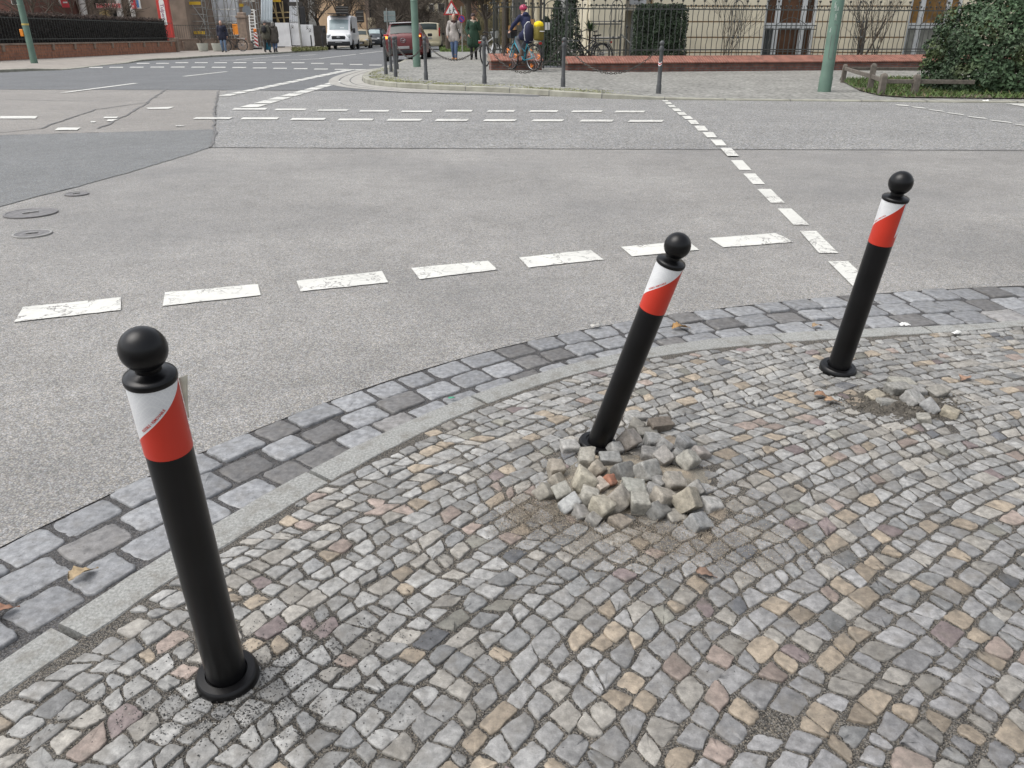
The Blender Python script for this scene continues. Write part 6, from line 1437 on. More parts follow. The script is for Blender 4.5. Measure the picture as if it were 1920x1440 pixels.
N = np.tile([[0, -1, .3]], (n_, 1)); b = r_.uniform(.4, 1.6, (n_, 1)); cols = b * np.where(q[:, 2:] > 1.1, np.array([[.085, .060, .048]]), np.array([[.036, .030, .026]]))
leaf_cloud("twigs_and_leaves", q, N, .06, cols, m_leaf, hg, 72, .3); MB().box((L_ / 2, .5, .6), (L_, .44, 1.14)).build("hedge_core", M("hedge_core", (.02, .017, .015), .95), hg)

# shop building along the side street
m_brownst = M("brown_sandstone", (.235, .18, .14), .9, .25, 1.2, bstr=.3, bscale=20, dirt=.4); m_dark = M("dark_interior", (.012, .011, .010), .9); m_wcol = M("pale_column", (.62, .60, .56), .8, .12, 2, dirt=.3)
def bld(name, label, cat="building"): return thing(name, (0, 0, 0), label, cat)
sb = thing("shop_building", (*W(180, 70, 60)[:2], 0), "brown stone shop building with pale columns and coloured signs behind the winter hedge", "building")
mb = MB(); PB(mb, 52, -95, 345, 92, 66, 8); mb.build("wall", m_brownst, sb, world=True)
for u0, u1, v0, v1, mt in ((98, 132, 8, 40, m_dark), (212, 224, 18, 40, m_dark), (238, 254, 16, 40, m_dark), (176, 200, 0, 14, m_dark), (120, 158, 14, 40, m_gl_dk)):
    mb = MB(); PB(mb, u0, v0, u1, v1, 65.9, .2); mb.build("opening", mt, sb, world=True)
for u, w_ in ((69, 12), (80, 14), (165, 12), (232, 11), (256, 8)):
    mb = MB(); a = W(u, 60, 65.4); r0 = w_ * .5 / 23.5; mb.lathe([(r0 * 1.1, 0), (r0, .4), (r0 * .96, 6)], 12, (a[0], a[1], 0)); mb.build("column", m_wcol, sb, world=True, smooth=60)
for u0, u1, v0, v1 in ((187, 197, 18, 40), (200, 209, 19, 34)):
    mb = MB(); PB(mb, u0, v0, u1, v1, 65.7, .3); mb.build("lit_shop_window", M("warm_window", (.42, .33, .17), .5, .25, 4), sb, world=True)  # lit look is put into the warm base colour, nothing emits
m_sred = M("sign_red", (.50, .05, .06), .6, .12); m_spale = M("sign_pale_pink", (.62, .36, .33), .6, .1); m_sblue = M("sign_blue", (.10, .26, .50), .6, .1)
def sign_block(label, u0, v0, u1, v1, Y, base, marks, name="shop_sign"):
    a = W((u0 + u1) / 2, (v0 + v1) / 2, Y); t = thing(name, a, label, "sign"); mb = MB(); PB(mb, u0, v0, u1, v1, Y, .12); mb.build("panel", base, t, world=True)
    for (m0, n0, m1, n1, mt) in marks: mb = MB(); PB(mb, m0, n0, m1, n1, Y - .03, .03); mb.build("marking", mt, t, world=True)
sign_block("long red and pink lettered shop sign above the shop's lit windows", 180, 6, 226, 15.5, 65.0, m_spale, [(u, 7.5 + (u % 3) * .4, u + 2.2, 14, m_sred) for u in range(182, 224, 4)])
sign_block("bright red and cream banner hanging over the hedge's left part", 109, -10, 127, 14, 62, m_sred, [(109.5, -8, 113, 12, m_wcol), (118, 3, 126, 6, m_wcol), (116, -6, 119, -1, m_wcol)], "banner")
sign_block("red and pink icon sign left of the blue one on a pale column", 245, -8, 253, 16, 64, m_sred, [(247, 9.5, 251, 14, m_spale), (246, 2, 249, 6, m_wcol)]); sign_block("small blue and white sign on a pale column", 254, -8, 262, 16, 64.2, m_white, [(256, 0, 260, 14, m_sblue)])
# red advertising pillar
pa = W(315, 76, 54); pl = thing("advertising_pillar", (pa[0], pa[1], .1), "tall red advertising pillar with a white pill reading Tulpen, at the garden wall's end", "sign"); m_pred = M("pillar_red", (.50, .045, .035), .5, .12, 2); m_purp = M("purple_lettering", (.22, .05, .14), .5, .05)
MB().bbox((0, .16, 2.4), (.74, .30, 4.8), .02).build("pillar", m_pred, pl); zc = W(303, 22, 54)[2] - .1
n_ = 14; P = [(.16 * math.cos(a), zc + .55 + .16 * math.sin(a)) for a in np.linspace(0, math.pi, n_)] + [(-.16, zc - .75), (.16, zc - .75)]
MB().prism([(a - .02, b) for a, b in P], -.012, .01, 'xz').build("white_pill", m_white, pl)
TP, TF = text_mesh("Tulpen", .31, .003); o = MB().add([(p[1] - .02, -.016, zc + .02 - p[0]) for p in TP], TF).build("lettering", m_purp, pl)
mb = MB(); mb.prism([(-.02 + a, zc + .80 + b) for a, b in ((0, 0), (.16, .30), (.10, .30), (0, .12), (-.10, .30), (-.16, .30))], -.012, .01, 'xz'); mb.build("white_emblem", m_white, pl)

# stone plinth wall, gate pillar, planters
x0, y0 = G(333, 95.5, .1); x1, y1 = G(452, 93.6, .1); an = math.atan2(y1 - y0, x1 - x0); L_ = math.hypot(x1 - x0, y1 - y0)
st_ = thing("stone_plinth_wall", (x0, y0, .1), "brown sandstone plinth wall with a thin iron railing before the scaffolding", "wall", an); MB().bbox((L_ / 2, .18, .32), (L_, .34, .72), .02).build("stonework", m_stone, st_); MB().bbox((L_ / 2, .18, .70), (L_, .42, .07), .015).build("coping", m_brownst, st_)
for i in range(4): MB().bbox((L_ * (i + .4) / 4, -.04, .30), (.16, .14, .6), .02, Matrix.Rotation(.12, 3, 'X')).build("bracket", m_stone, st_)
mb = MB()
for i in range(int(L_ / .16)): mb.box((i * .16, .2, 1.15), (.016, .016, .85))
mb.box((L_ / 2, .2, 1.55), (L_, .02, .03)); mb.build("railing", m_railing, st_)
x, y = G(459, 94, .1); gp_ = thing("gate_pillar", (x, y, .1), "square sandstone gate pillar beside the white ladder tower", "pillar"); MB().bbox((0, .35, 1.0), (.62, .62, 2.0), .03).build("shaft", m_stone, gp_); MB().bbox((0, .35, 2.10), (.72, .72, .16), .03).build("cap", m_stone, gp_); MB().bbox((0, .35, 2.27), (.5, .5, .22), .05).build("top_block", m_stone, gp_); MB().bbox((0, .30, .22), (.80, .80, .44), .04).build("foot", m_stone, gp_)
m_plan = M("pale_planter", (.48, .49, .43), .7, .1, 3, dirt=.25); m_soil2 = M("pot_soil", (.05, .04, .03), .95)
for u, lab in ((378.5, "pale round planter left of the two, with a bare twiggy plant"), (405.5, "pale round planter right of the two, beside the man in the navy coat")):
    x, y = G(u, 96.4, .1); t = thing("planter", (x, y + .3, .1), lab, "planter", group="pale planters on the left pavement"); MB().lathe([(.24, 0), (.27, .02), (.345, .42), (.355, .48), (.33, .48), (.32, .43)], 24, cap1=False).build("pot", m_plan, t, smooth=35); MB().lathe([(.32, .42), (.32, .44)], 20).build("soil", m_soil2, t)
    rr = random.Random(int(u)); mb = MB()
    for i in range(9): branches(mb, Vector((rr.uniform(-.1, .1), rr.uniform(-.1, .1), .42)), Vector((rr.uniform(-.4, .4), rr.uniform(-.4, .4), 1)).normalized(), .012, .5, 2, rr, 0, .6, (1, 2), 3, .004)
    mb.build("twigs", m_bark, t)

# scaffolding, sheeting and hoarding of the building site
m_steel = M("scaffold_steel", (.36, .36, .34), .45, .15, 6, metal=.6); m_board = M("yellow_toe_board", (.62, .40, .03), .6, .15, 2, dirt=.15); m_sheet = M("white_sheeting", (.74, .76, .78), .6, .12, 1.2); m_blsheet = M("pale_blue_sheet", (.66, .74, .78), .7, .08, 1.5)
site = thing("site_building", (*W(420, 60, 74)[:2], 0), "brown stone house under repair behind scaffolding, left of the white van", "building")
mb = MB(); PB(mb, 318, -70, 470, 92, 76, 10); mb.build("wall", m_brownst, site, world=True)
for u0, u1, v0, v1 in ((326, 340, 34, 70), (372, 384, -10, 62), (340, 352, -10, 6)): mb = MB(); PB(mb, u0, v0, u1, v1, 75.9, .2); mb.build("opening", m_dark, site, world=True)
# draped sheeting with folds
def drape(u0, v0, u1, v1, Y, label, mat, seed, fold=.12):
    P = []; F = []; nu, nv = 30, 12
    for j in range(nv + 1):
        for i in range(nu + 1):
            u = u0 + (u1 - u0) * i / nu; v = v0 + (v1 - v0) * j / nv; p = W(u, v, Y); dz = fold * math.sin(i * .9 + seed) + fold * .6 * mnoise.noise((i * .3, j * .2, seed)); P.append((p[0], p[1] + dz, p[2]))
    for j in range(nv):
        for i in range(nu): a = j * (nu + 1) + i; F.append((a, a + 1, a + nu + 2, a + nu + 1))
    c = W((u0 + u1) / 2, v1, Y); o = MB().add(P, F).build("sheeting", mat, smooth=70, origin=tuple(c)); o.modifiers.new("thick", 'SOLIDIFY').thickness = .01; return tag(o, label, "sheeting")
drape(389, -50, 447, 44, 72, "white plastic sheeting hung behind the scaffold tubes", m_sheet, 1); drape(489, -60, 511, 44, 74, "pale blue sheeting panel above the couple walking away", m_blsheet, 2, .03); drape(543, -50, 560, 46, 76, "narrow white sheeting right of the dark timber-propped opening", m_sheet, 4, .05)
def scaffold(u0, u1, Y, bays, label, lifts=(2.0, 4.0), diag=True, boards=()):
    x0, x1 = W(u0, 60, Y)[0], W(u1, 60, Y)[0]; t = thing("scaffold", (x0, Y, .05), label, "scaffold", group="scaffolds of the building site"); r = .034; mb = MB(); W_ = .75
    for i in range(bays + 1):
        x = (x1 - x0) * i / bays
        for y in (0, W_): mb.tube([(x, y, 0), (x, y, 5.4)], r, 6)
        for z in np.arange(.5, 5.2, .5): mb.tube([(x, 0, z), (x, W_, z)], r * .7, 5)
    mb.build("standards", m_steel, t); mb = MB()
    for z in [1.0, 1.5] + [l + k for l in lifts for k in (0, .5, 1.0)]: mb.tube([(0, 0, z), (x1 - x0, 0, z)], r * .8, 5)
    mb.build("ledgers", m_steel, t)
    if diag:
        mb = MB()
        for i in range(bays): a, b = (x1 - x0) * i / bays, (x1 - x0) * (i + 1) / bays; mb.tube([(a, -.04, .2), (b, -.04, 2.0)] if i % 2 else [(b, -.04, .2), (a, -.04, 2.0)], r * .8, 5); mb.tube([(a, -.04, 4.0), (b, -.04, 2.0)] if i % 2 else [(b, -.04, 4.0), (a, -.04, 2.0)], r * .8, 5)
        mb.build("braces", m_steel, t)
    for z, f0, f1 in boards: MB().box(((x1 - x0) * (f0 + f1) / 2, -.06, z), ((x1 - x0) * (f1 - f0) - .1, .05, .22)).build("toe_board", m_board, t)
    return t
z1 = W(350, 6, 67)[2]; z2 = W(350, 62.5, 66)[2]
scaffold(268, 386, 67, 4, "scaffold with yellow toe boards behind the red pillar", (2.0, 3.6), True, ((z1 - .05, 0, .48), (z1 - .05, .52, 1), (z2, .44, .66), (z2, .68, 1)))
scaffold(386, 448, 69, 3, "dense scaffold in front of the white sheeting", (1.9, 3.8)); scaffold(462, 486, 72, 2, "narrow scaffold tower right of the gate pillar", (1.9, 3.6), True, ((W(455, 11, 72)[2], -.3, .1),))
dk = thing("propped_opening", (*W(525, 60, 80)[:2], 0), "dark building opening propped with yellow timber struts above the white hoarding", "building"); mb = MB(); PB(mb, 484, -60, 548, 90, 80, 6); mb.build("wall", M("dark_opening_wall", (.035, .03, .027), .9, .3, 2), dk, world=True)
m_timb = M("yellow_timber", (.42, .32, .16), .7, .2, 4); mb = MB()
for u0, u1 in ((508, 525), (515, 521), (523, 535), (529, 533)): a = W(u0, 2, 79.4); b = W(u1, 46, 79.4); mb.tube([a, b], .06, 6)
for v in (24, 34): a = W(506, v, 79.5); b = W(543, v - 1, 79.5); mb.tube([a, b], .05, 6)
mb.build("struts", m_timb, dk, world=True); mb = MB(); PB(mb, 503, -3, 526, 3.5, 79.2, .15); mb.build("toe_board", m_board, dk, world=True)
# ladder tower, orange barrier, round sign, trailer wheel
Y = 66; x, _, z = W(478, 60, Y); ld = thing("ladder_tower", (x, Y, .1), "white access ladder tower leaning between the gate pillar and the scaffold", "ladder"); mb = MB()
a0 = W(466, 18, Y); a1 = W(476, 92, Y)
for o_ in (0, .42): mb.tube([(a0[0] - x + o_, 0, a0[2] - .1), (a1[0] - x + o_, -.5, 0)], .05, 6)
for i in range(14): f = i / 13.; px_ = (a0[0] + (a1[0] - a0[0]) * f) - x; mb.box((px_ + .21, -.5 * f, (a0[2] - .1) * (1 - f)), (.42, .10, .05))
mb.build("ladder", m_white, ld)
x, y = G(437, 92, .1); ob = thing("orange_barrier", (x, y + 1.2, .1), "bright orange barrier sheet fixed by the gate pillar", "barrier"); zt = W(435, 45, y + 1.2)[2]; zb_ = W(437, 65, y + 1.2)[2]; MB().bbox((0, 0, (zt + zb_) / 2 - .1), (.42, .05, zt - zb_), .02).build("orange_panel", m_orange, ob); mb = MB(); mb.tube([(-.18, .04, 0), (-.18, .04, zt)], .025, 6); mb.build("pole", m_steel, ob)
x, y = G(468, 93, .1); rs_g = thing("round_sign", (x, y, .1), "round traffic sign seen from its grey back, above the gate pillar", "sign"); zc = W(463, 19.5, y)[2] - .1; xo = W(463, 19.5, y)[0] - x; mb = MB(); mb.lathe([(.001, -.012), (.31, -.012), (.31, .012), (.001, .012)], 28, (xo, -.04, zc), Matrix.Rotation(math.pi / 2, 3, 'X')); mb.build("disc", M("sign_back_grey", (.17, .19, .205), .5, .1, metal=.3), rs_g); MB().tube([(0, 0, 0), (xo, 0, zc + .3)], .035, 8).build("pole", m_steel, rs_g)
x, y = G(470, 92.5, .1); tr = thing("trailer_wheel", (x, y - .2, .1), "black wheel lying against the barrier foot by the gate pillar", "wheel"); mb = MB(); q = Matrix.Rotation(math.pi / 2 - .3, 3, 'X'); mb.tube([q @ Vector((.26 * math.cos(a), .26 * math.sin(a), 0)) + Vector((0, 0, .30)) for a in np.linspace(0, 6.283, 25)[:-1]], .07, 8, closed=True); mb.build("tyre", m_tyre, tr, smooth=60); MB().lathe([(.02, -.05), (.18, -.05), (.18, .05), (.02, .05)], 16, (0, 0, .3), q).build("hub", m_rim, tr)  # trailer's wheel; the trailer itself is left out
# hoarding of white panels
m_hoard = M("white_hoarding", (.70, .71, .72), .7, .12, 1.5, dirt=.35); m_hoardd = M("dark_hoarding", (.05, .045, .04), .8, .2, 3)
def hoard(u0, u1, v0, v1, Y, mat, label):
    a = W((u0 + u1) / 2, v1, Y); o = MB(); PB(o, u0, v0, u1, v1, Y, .06); return tag(o.build("hoarding_panel", mat, origin=a), label, "hoarding", "site hoarding panels")
hoard(495, 517, 42, 88, 68, m_hoardd, "dark hoarding panel behind the couple walking away"); hoard(518, 544, 42.5, 87, 67.6, m_hoard, "widest white hoarding panel right of the quilted coat woman"); hoard(545.5, 561, 43.5, 85, 67.8, m_hoard, "white hoarding panel between the widest one and the signal post"); hoard(562, 588, 46, 86, 68.2, m_hoard, "graffiti smeared white hoarding panel by the bare saplings"); hoard(589, 612, 48, 86, 70, m_hoardd, "dark brown hoarding panel left of the white van")
mb = MB()
for (u, v) in ((548, 50), (576, 52), (581, 57)): a = W(u, v, 67.7); mb.tube([(a[0] + .10 * math.sin(i * 1.7), a[1] - .03, a[2] + .14 * math.cos(i * 1.1)) for i in range(9)], .018, 5)
o = mb.build("graffiti", m_tar, bpy.data.objects["hoarding_panel.002"], origin=tuple(bpy.data.objects["hoarding_panel.002"].location))
# striped beacons
m_bred = M("beacon_red", (.42, .03, .03), .45, .08); m_lampo = M("orange_lamp", (.75, .20, .02), .3, .05)
def beacon():
    t = thing("warning_beacon", (0, 0, 0), "x", "beacon", group="red and white warning beacons of the building site"); MB().bbox((0, 0, .06), (.70, .36, .12), .03).build("foot", m_blk, t); MB().bbox((0, 0, .62), (.26, .05, 1.0), .02).build("board", m_white, t)
    for i in range(4):
        z = .20 + i * .26; MB().prism([(-.12, z + .12), (.12, z - .04), (.12, z + .09), (-.12, z + .25)] if i < 3 else [(-.12, z + .10), (.12, z - .04), (.12, z + .07), (-.12, z + .13)], -.030, -.026, 'xz').build("stripe", m_bred, t)
    MB().bbox((0, 0, 1.27), (.22, .14, .24), .06).build("lamp", m_lampo, t, smooth=40); return t
bp_ = None
for u, v, lab in ((482.5, 92.5, "warning beacon with orange lamp, nearest, left of the couple"), (526, 89, "tilted warning beacon right of the quilted coat woman"), (563, 86.5, "warning beacon behind the bicycle hoops"), (597.5, 86.5, "warning beacon just left of the white van")):
    o = bp_ if bp_ is None else copy_tree(bp_)
    if o is None: o = bp_ = beacon()
    x, y = G(u, v, .1); o.location = (x, y, .1); o.rotation_euler.z = rnd(-.2, .2); o['label'] = lab
# bicycle hoops, short posts, signal post
for u, lab in ((564, "steel bicycle hoop on the grass verge, left of the pair"), (572, "steel bicycle hoop on the grass verge, right of the pair")):
    x, y = G(u, 90, .1); tag(MB().tube([(-.35, 0, 0), (-.35, 0, .55)] + [(-.35 + .35 * (1 - math.cos(a)), 0, .55 + .25 * math.sin(a)) for a in np.linspace(.2, 2.94, 9)] + [(.35, 0, .55), (.42, 0, 0)], .03, 8).build("bicycle_hoop", m_steel, smooth=60), lab, "bicycle hoop", "bicycle hoops by the hoarding").location = (x, y, .1)
for u, lab in ((585, "thin black post on the verge before the hoarding"), (606, "thin black post close to the white van's front")):
    x, y = G(u, 91.5, .1); tag(MB().lathe([(.05, 0), (.05, .9), (.02, .98)], 10).build("short_post", m_blk, smooth=40), lab, "post", "thin black posts on the verge").location = (x, y, .1)
x, y = G(566, 91, .1); sp_ = thing("signal_post", (x, y, .1), "grey traffic signal post seen from behind, by the hoarding", "traffic signal"); MB().lathe([(.09, 0), (.075, .4), (.06, 6)], 10).build("pole", m_steel, sp_); MB().bbox((.34, 0, W(569, 32, y)[2]), (.34, .26, 1.25), .05).build("signal_head", m_blk, sp_); MB().bbox((-.15, 0, W(559, 10, y)[2]), (1.1, .06, .28), .02).build("street_sign_back", m_hoardd, sp_)
o = sheet("grass_verge", None, .106, m_earth, [G(545, 95.5), G(566, 91.0), G(618, 89.5), G(612, 93.4), G(577, 96.0)]); pv = [tuple(v_.co) for v_ in o.data.vertices]
r_ = np.random.RandomState(8); pts = []
for i in range(2500): a, b, c = G(r_.uniform(545, 618), r_.uniform(89.5, 96), .1)[0], 0, 0; u_, v_ = r_.uniform(548, 614), r_.uniform(90.5, 95); x, y = G(u_, v_ + (590 - u_) * .03, .1); pts.append((x, y, .10))
pts = np.array(pts); blades("verge_grass", pts, .16, .05, r_.uniform(.6, 1.3, (len(pts), 1)) * np.array([[.15, .155, .06]]), m_leaf, "dull grass on the verge in front of the hoarding and white van", "grass", 3)

# ------------------------------------------------------------------ far houses, trees and signs at the street's end
m_orh = M("peach_render", (.50, .36, .23), .85, .12, 1.5, dirt=.15); m_beigeh = M("beige_render", (.52, .45, .33), .85, .1, 1.2, dirt=.15); m_brh = M("brown_render", (.17, .13, .105), .9, .15, 1.5, dirt=.2); m_greyh = M("grey_house", (.30, .28, .25), .9, .12, 1.2, dirt=.25); m_cremh = M("cream_stucco", (.46, .41, .30), .85, .1, 1.2, dirt=.2)
def far_house(name, label, u0, u1, Y, d, mat, wins=(), wmat=None, vtop=-160, fr=None):
    c = W((u0 + u1) / 2, 66, Y); t = thing(name, (c[0], Y, 0), label, "house"); x0, x1 = W(u0, 66, Y)[0], W(u1, 66, Y)[0]; zt = W(u0, vtop, Y)[2]
    MB().box(((x0 + x1) / 2, Y + d / 2, zt / 2 - .1), (x1 - x0, d, zt + .2)).build("wall", mat, t, world=True)
    MB().prism([(x0 - .3, zt), (x1 + .3, zt), ((x0 + x1) / 2, zt + 2.2)], Y - .3, Y + d + .3, 'xz').build("roof", m_hoardd, t, world=True)
    for a, b, v0, v1 in wins:
        mb = MB(); PB(mb, a - 1, v0 - 1.2, b + 1, v1 + 1, Y - .08, .1); w = mb.build("window", fr or m_wcol, t, world=True); mb = MB(); PB(mb, a, v0, b, v1, Y - .10, .03); mb.build("pane", wmat or m_gl_dk, w, origin=tuple(t.location))
    return t
far_house("peach_house", "peach coloured house with dark windows behind the white van", 596, 692, 108, 9, m_orh, ((630, 643, 12, 26), (646, 653, 14, 27), (615, 622, -14, 0)))
far_house("brown_house", "narrow brown house with a tall dark front right of the peach house", 688, 712, 106, 8, m_brh, ((681 + 10, 703, -20, 33),), m_dark, -150, m_brh)
far_house("grey_house", "grey house with a brown door front at the street's far end", 712, 800, 122, 10, m_greyh, ((728, 740, -12, 2), (752, 764, -10, 4)))
far_house("cream_house_far", "cream stucco house with a framed window behind the warning sign", 800, 850, 96, 10, m_cremh, ((822, 833, 7, 24), (805, 813, 8, 22)))
far_house("rose_house", "rose and cream house far behind the woman in green", 850, 900, 100, 8, M("rose_render", (.42, .28, .22), .85, .12, 1.5), ((856, 862, 18, 34), (872, 880, 4, 20)))
far_house("ochre_house", "ochre fronted house beyond the far parked cars", 896, 960, 92, 8, M("ochre_render", (.34, .25, .11), .85, .2, 1.5, dirt=.3), ((904, 914, 10, 28), (925, 934, 10, 28)))
far_house("red_brick_house", "dark red brick building at the far left behind the hedge", -140, 52, 58, 10, M("red_brick_far", (.13, .06, .045), .9, .25, 1.5, dirt=.3), ((20, 34, -18, 8),))
cw = W(697, 46, 96); o = MB(); PB(o, 690, 33, 704, 60, 96, .25); tag(o.build("courtyard_wall", m_beigeh, origin=cw), "plain beige courtyard wall with low fence right of the white van", "wall")
o = MB(); PB(o, 674, 59, 706, 88, 95, .12); tag(o.build("board_fence", m_brh, origin=W(690, 88, 95)), "weathered board fence behind the gold-reflecting and black cars", "fence")
cl = thing("garden_house", (*W(1000, 60, 36)[:2], 0), "pale house side with two cream columns seen through the railing behind the child", "house"); mb = MB(); PB(mb, 962, -40, 1032, 104, 37.5, 4); mb.build("wall", M("shadow_wall", (.10, .095, .085), .9, .2, 2), cl, world=True)  # shadow on the pale house side put into this wall's dark colour
for u in (990, 1006): a = W(u, 60, 36.6); MB().lathe([(.17, 0), (.15, .3), (.135, 2.4), (.17, 2.5), (.17, 4)], 16, (a[0], a[1], 0)).build("column", m_cream, cl, world=True, smooth=50)
mb = MB(); PB(mb, 1017, -40, 1042, 36, 33, .2); mb.build("white_wall_piece", m_cream, cl, world=True)
for u0, u1, v0, v1, lab in ((963, 975, 37, 47, "orange wooden box behind the railing, higher one"), (953, 968, 48, 62, "tan wooden box behind the railing at the child's arm"), (994, 1003, 36, 46, "slatted orange box behind the railing right of the helmet")):
    o = MB(); PB(o, u0, v0, u1, v1, 29, .4); tag(o.build("wooden_box", M("orange_wood", (.42, .22, .08), .8, .2, 8), origin=W((u0 + u1) / 2, v1, 29)), lab, "box", "boxes behind the railing")
# signs in the side street
def pole_sign(label, u, vb, Y, zt, name="traffic_sign"): 
    x = W(u, 60, Y)[0]; t = thing(name, (x, Y, .05), label, "sign"); MB().lathe([(.035, 0), (.03, zt)], 10).build("pole", m_steel, t, smooth=60); return t
Y = 47; zc = W(847, 18, Y)[2] - .05; t = pole_sign("triangular red-bordered warning sign with two children, behind the woman in grey", 848, 100, Y, zc + .5); h = .47
MB().prism([(-h, zc - h * .58), (h, zc - h * .58), (0, zc + h * 1.05)], -.06, -.04, 'xz').build("red_triangle", m_bred, t); MB().prism([(-h * .72, zc - h * .42), (h * .72, zc - h * .42), (0, zc + h * .70)], -.066, -.059, 'xz').build("white_field", m_white, t)
for s, sc in ((-.10, .75), (.10, 1.0)):
    mb = MB(); q = lambda pts_: [(s + a * sc, zc - .20 + b * sc) for a, b in pts_]; mb.prism(q([(-.035, .12), (.035, .12), (.04, .26), (-.04, .26)]), -.072, -.066, 'xz'); mb.prism(q([(-.03, .29), (.0, .27), (.03, .29), (.03, .33), (0, .35), (-.03, .33)]), -.072, -.066, 'xz'); mb.prism(q([(-.03, .13), (-.10, .0), (-.06, .0), (.0, .12)]), -.0718, -.0662, 'xz'); mb.prism(q([(.03, .13), (.10, .02), (.06, .0), (-.01, .12)]), -.0716, -.0664, 'xz'); mb.prism(q([(.03, .25), (.12, .18), (.10, .15), (.02, .20)]), -.0714, -.0666, 'xz'); mb.build("child_figure", m_tar, t)
Y = 52; t = pole_sign("round blue and red no parking sign between the two walking women", 866, 90, Y, 2.6); zc = W(865, 35.5, Y)[2] - .05; q = Matrix.Rotation(math.pi / 2, 3, 'X')
MB().lathe([(.001, .0), (.22, .0), (.22, .02), (.001, .02)], 24, (0, -.05, zc), q).build("red_disc", m_bred, t); MB().lathe([(.001, .0), (.175, .0), (.175, .012), (.001, .012)], 24, (0, -.07, zc), q).build("blue_disc", M("sign_deep_blue", (.05, .05, .24), .4, .05), t); MB().box((0, -.086, zc), (.35, .006, .045), Matrix.Rotation(.785, 3, 'Y')).build("red_bar", m_bred, t)
Y = 60; t = pole_sign("grey back of a broad direction sign left of the red car", 727, 90, Y, 2.75); a = W(719, 22, Y); b = W(742, 43, Y); MB().bbox(((a[0] + b[0]) / 2 - t.location.x, .05, (a[2] + b[2]) / 2), (b[0] - a[0], .03, a[2] - b[2]), .012).build("panel", M("sign_back", (.22, .27, .265), .5, .08, metal=.2), t)
for f in (.15, .62): MB().box(((a[0] + b[0]) / 2 - t.location.x, .025, b[2] + (a[2] - b[2]) * f), (b[0] - a[0] - .05, .025, .04)).build("cross_bar", m_steel, t)
MB().lathe([(.03, 0), (.028, 2.1)], 8, (b[0] - t.location.x - .12, .09, 0)).build("second_pole", m_steel, t)
for (u0, u1, v0, v1, up, lab) in ((629, 653, 11, 26, 645, "dark backed double sign board above the white van"), (667, 682, 19, 42, 674, "dark slatted sign board right of the white van's roof")):
    Y = 90; t = pole_sign(lab, up, 88, Y, W(up, v0, Y)[2]); mb = MB(); PB(mb, u0, v0, u1, v1, Y - .08, .06); mb.build("panel", m_hoardd, t, world=True)
    for k in range(3): mb = MB(); PB(mb, u0 + 1, v0 + (v1 - v0) * (k + .5) / 3 - .4, u1 - 1, v0 + (v1 - v0) * (k + .5) / 3 + .4, Y - .11, .03); mb.build("cross_bar", m_steel, t, world=True)
# bare street trees
def tree(u, vb, Y, H, r, seed, label, levels=4, lean=(0, 0), name="bare_tree", first=.45):
    x = W(u, vb, Y)[0]; t = thing(name, (x, Y, .0), label, "tree", group="bare street trees"); rr = random.Random(seed); hh = H * first; pts = [(0, 0, -.1), (lean[0] * .3, lean[1] * .3, hh * .5), (lean[0], lean[1], hh)]; MB().tube(pts, [r * 1.25, r, r * .82], 10).build("trunk", m_bark, t, smooth=60)
    mb = MB(); top = Vector(pts[-1])
    for i in range(5): branches(mb, top - Vector((0, 0, rr.uniform(0, hh * .25))), Vector((rr.uniform(-1, 1), rr.uniform(-1, 1), rr.uniform(.35, 1.3))).normalized(), r * .5, H * .30, levels, rr, .25, .75, (2, 3), 4, .012)
    mb.build("crown", m_bark, t, smooth=60); return t
tree(604, 88, 84, 6.5, .16, 81, "bare tree on the verge left of the white van", 4, (-.3, 0), first=.40); tree(575, 90, 70, 5, .06, 82, "thin bare sapling before the white hoarding", 3, (.1, 0)); tree(664, 88, 93, 7, .15, 83, "bare tree behind the white van's roof", 4, (-.5, 0)); tree(689, 88, 92, 5, .07, 84, "slender young tree before the beige courtyard wall", 3, first=.3)
tree(640, 88, 99, 7.5, .20, 85, "dark bare tree rising behind the double sign board", 4); tree(745, 90, 82, 7, .17, 86, "bare spreading tree behind the grey sign back", 5, first=.35); tree(778, 90, 92, 8, .2, 87, "dense bare tree hidden behind the green corner post", 5, first=.3); tree(840, 90, 56, 8, .14, 88, "dark trunked tree beside the warning sign", 4, first=.5); tree(882, 86, 60, 8.5, .22, 89, "thick trunked tree behind the woman in the green coat", 5, (-.1, 0), first=.42)
tree(805, 90, 88, 7, .16, 90, "twiggy tree before the cream stucco house", 5, first=.25); tree(912, 88, 62, 7, .16, 91, "ivy brown tree left of the railing corner", 5, first=.3); tree(948, 95, 40, 6.5, .17, 92, "rough trunked tree behind the left railing", 4, first=.5); tree(730, 90, 110, 9, .2, 93, "far twiggy tree over the black car", 5, first=.25)
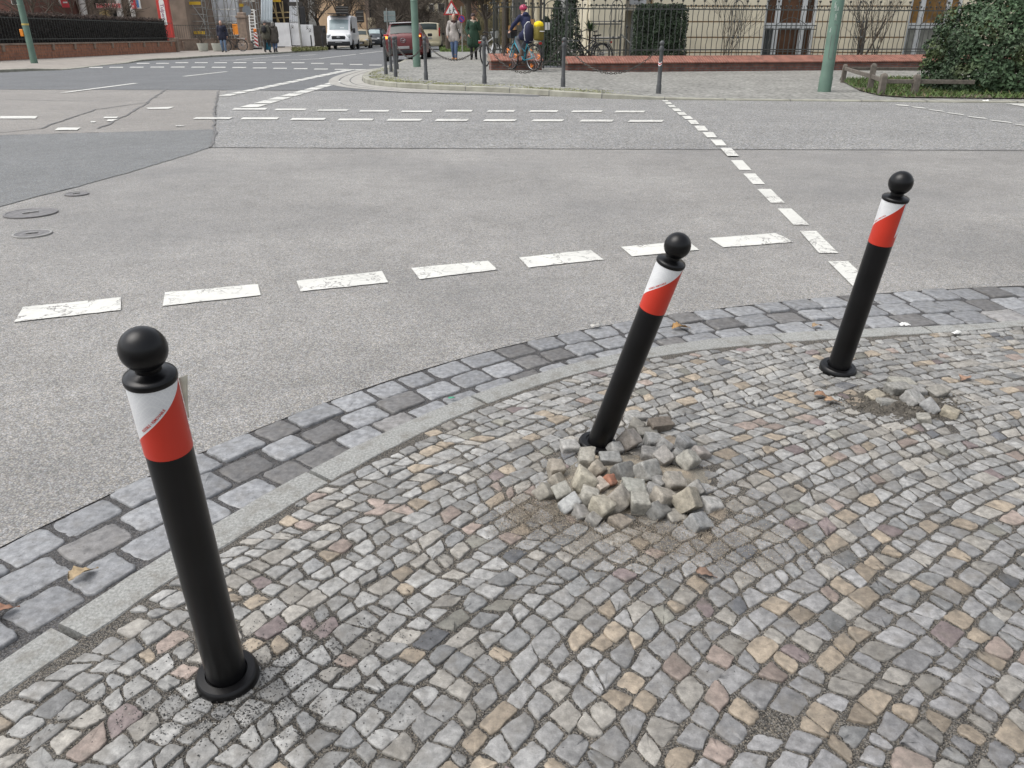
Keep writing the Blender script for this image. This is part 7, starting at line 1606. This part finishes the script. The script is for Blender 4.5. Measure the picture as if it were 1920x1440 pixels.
# shrubs over the winter hedge
tree(66, 90, 47, 4.6, .10, 94, "bare crooked shrub tree above the hedge, next to the green post", 3, (.4, 0), "bare_shrub_tree", .42); tree(150, 90, 52, 4.6, .07, 95, "bare shrub tree above the middle of the hedge", 3, (0, 0), "bare_shrub_tree", .40); tree(222, 90, 54, 4.4, .06, 96, "bare shrub tree above the hedge's right part", 3, (0, 0), "bare_shrub_tree", .40)
# twiggy shrub masses closing the street
def twig_mass(u0, u1, Y, H, n_, seed, label, col):
    x0, x1 = W(u0, 66, Y)[0], W(u1, 66, Y)[0]; r_ = np.random.RandomState(seed); t = thing("twiggy_shrub", ((x0 + x1) / 2, Y, 0), label, "shrub", group="twiggy shrubs closing the street"); w_ = (x1 - x0) / 2
    P = np.stack([r_.uniform(-w_, w_, n_), r_.uniform(-1, 1, n_), r_.uniform(0, 1, n_) ** .8], 1); P[:, 2] *= H * (.75 + .35 * np.array([mnoise.noise((p[0] * .7, seed, 0)) for p in P])); a = r_.normal(0, .5, (n_, 2)); h = r_.uniform(.25, .7, n_); s = .022
    V = np.stack([P, P + np.array([[s, 0, 0]]), P + np.stack([a[:, 0] * h, a[:, 1] * h, h], 1)], 1); cols = r_.uniform(.5, 1.5, (n_, 1)) * np.array([col]); np_mesh("twigs", V.reshape(-1, 3), np.arange(3 * n_).reshape(-1, 3), cols, m_leaf, t)
twig_mass(706, 770, 100, 4.6, 6000, 101, "grey brown twiggy shrub behind the black car and sign back", (.14, .12, .10)); twig_mass(770, 836, 94, 4.4, 6000, 102, "grey brown twiggy shrub above the beige people carrier", (.15, .13, .105)); twig_mass(862, 960, 74, 3.6, 6000, 103, "olive brown shrub behind the far parked cars", (.13, .115, .06))
o = sheet("tree_strip_grass", None, .112, m_earth, [G(830, 98), G(892, 92), G(892, 88), G(832, 92)]); r_ = np.random.RandomState(18)
pts = np.array([(*G(r_.uniform(826, 890), r_.uniform(88, 97.5), .1), .1) for i in range(2600)]); blades("tree_strip_turf", pts, .16, .05, r_.uniform(.6, 1.3, (len(pts), 1)) * np.array([[.10, .15, .035]]), m_leaf, "green strip of grass at the foot of the tree behind the women", "grass", 4)
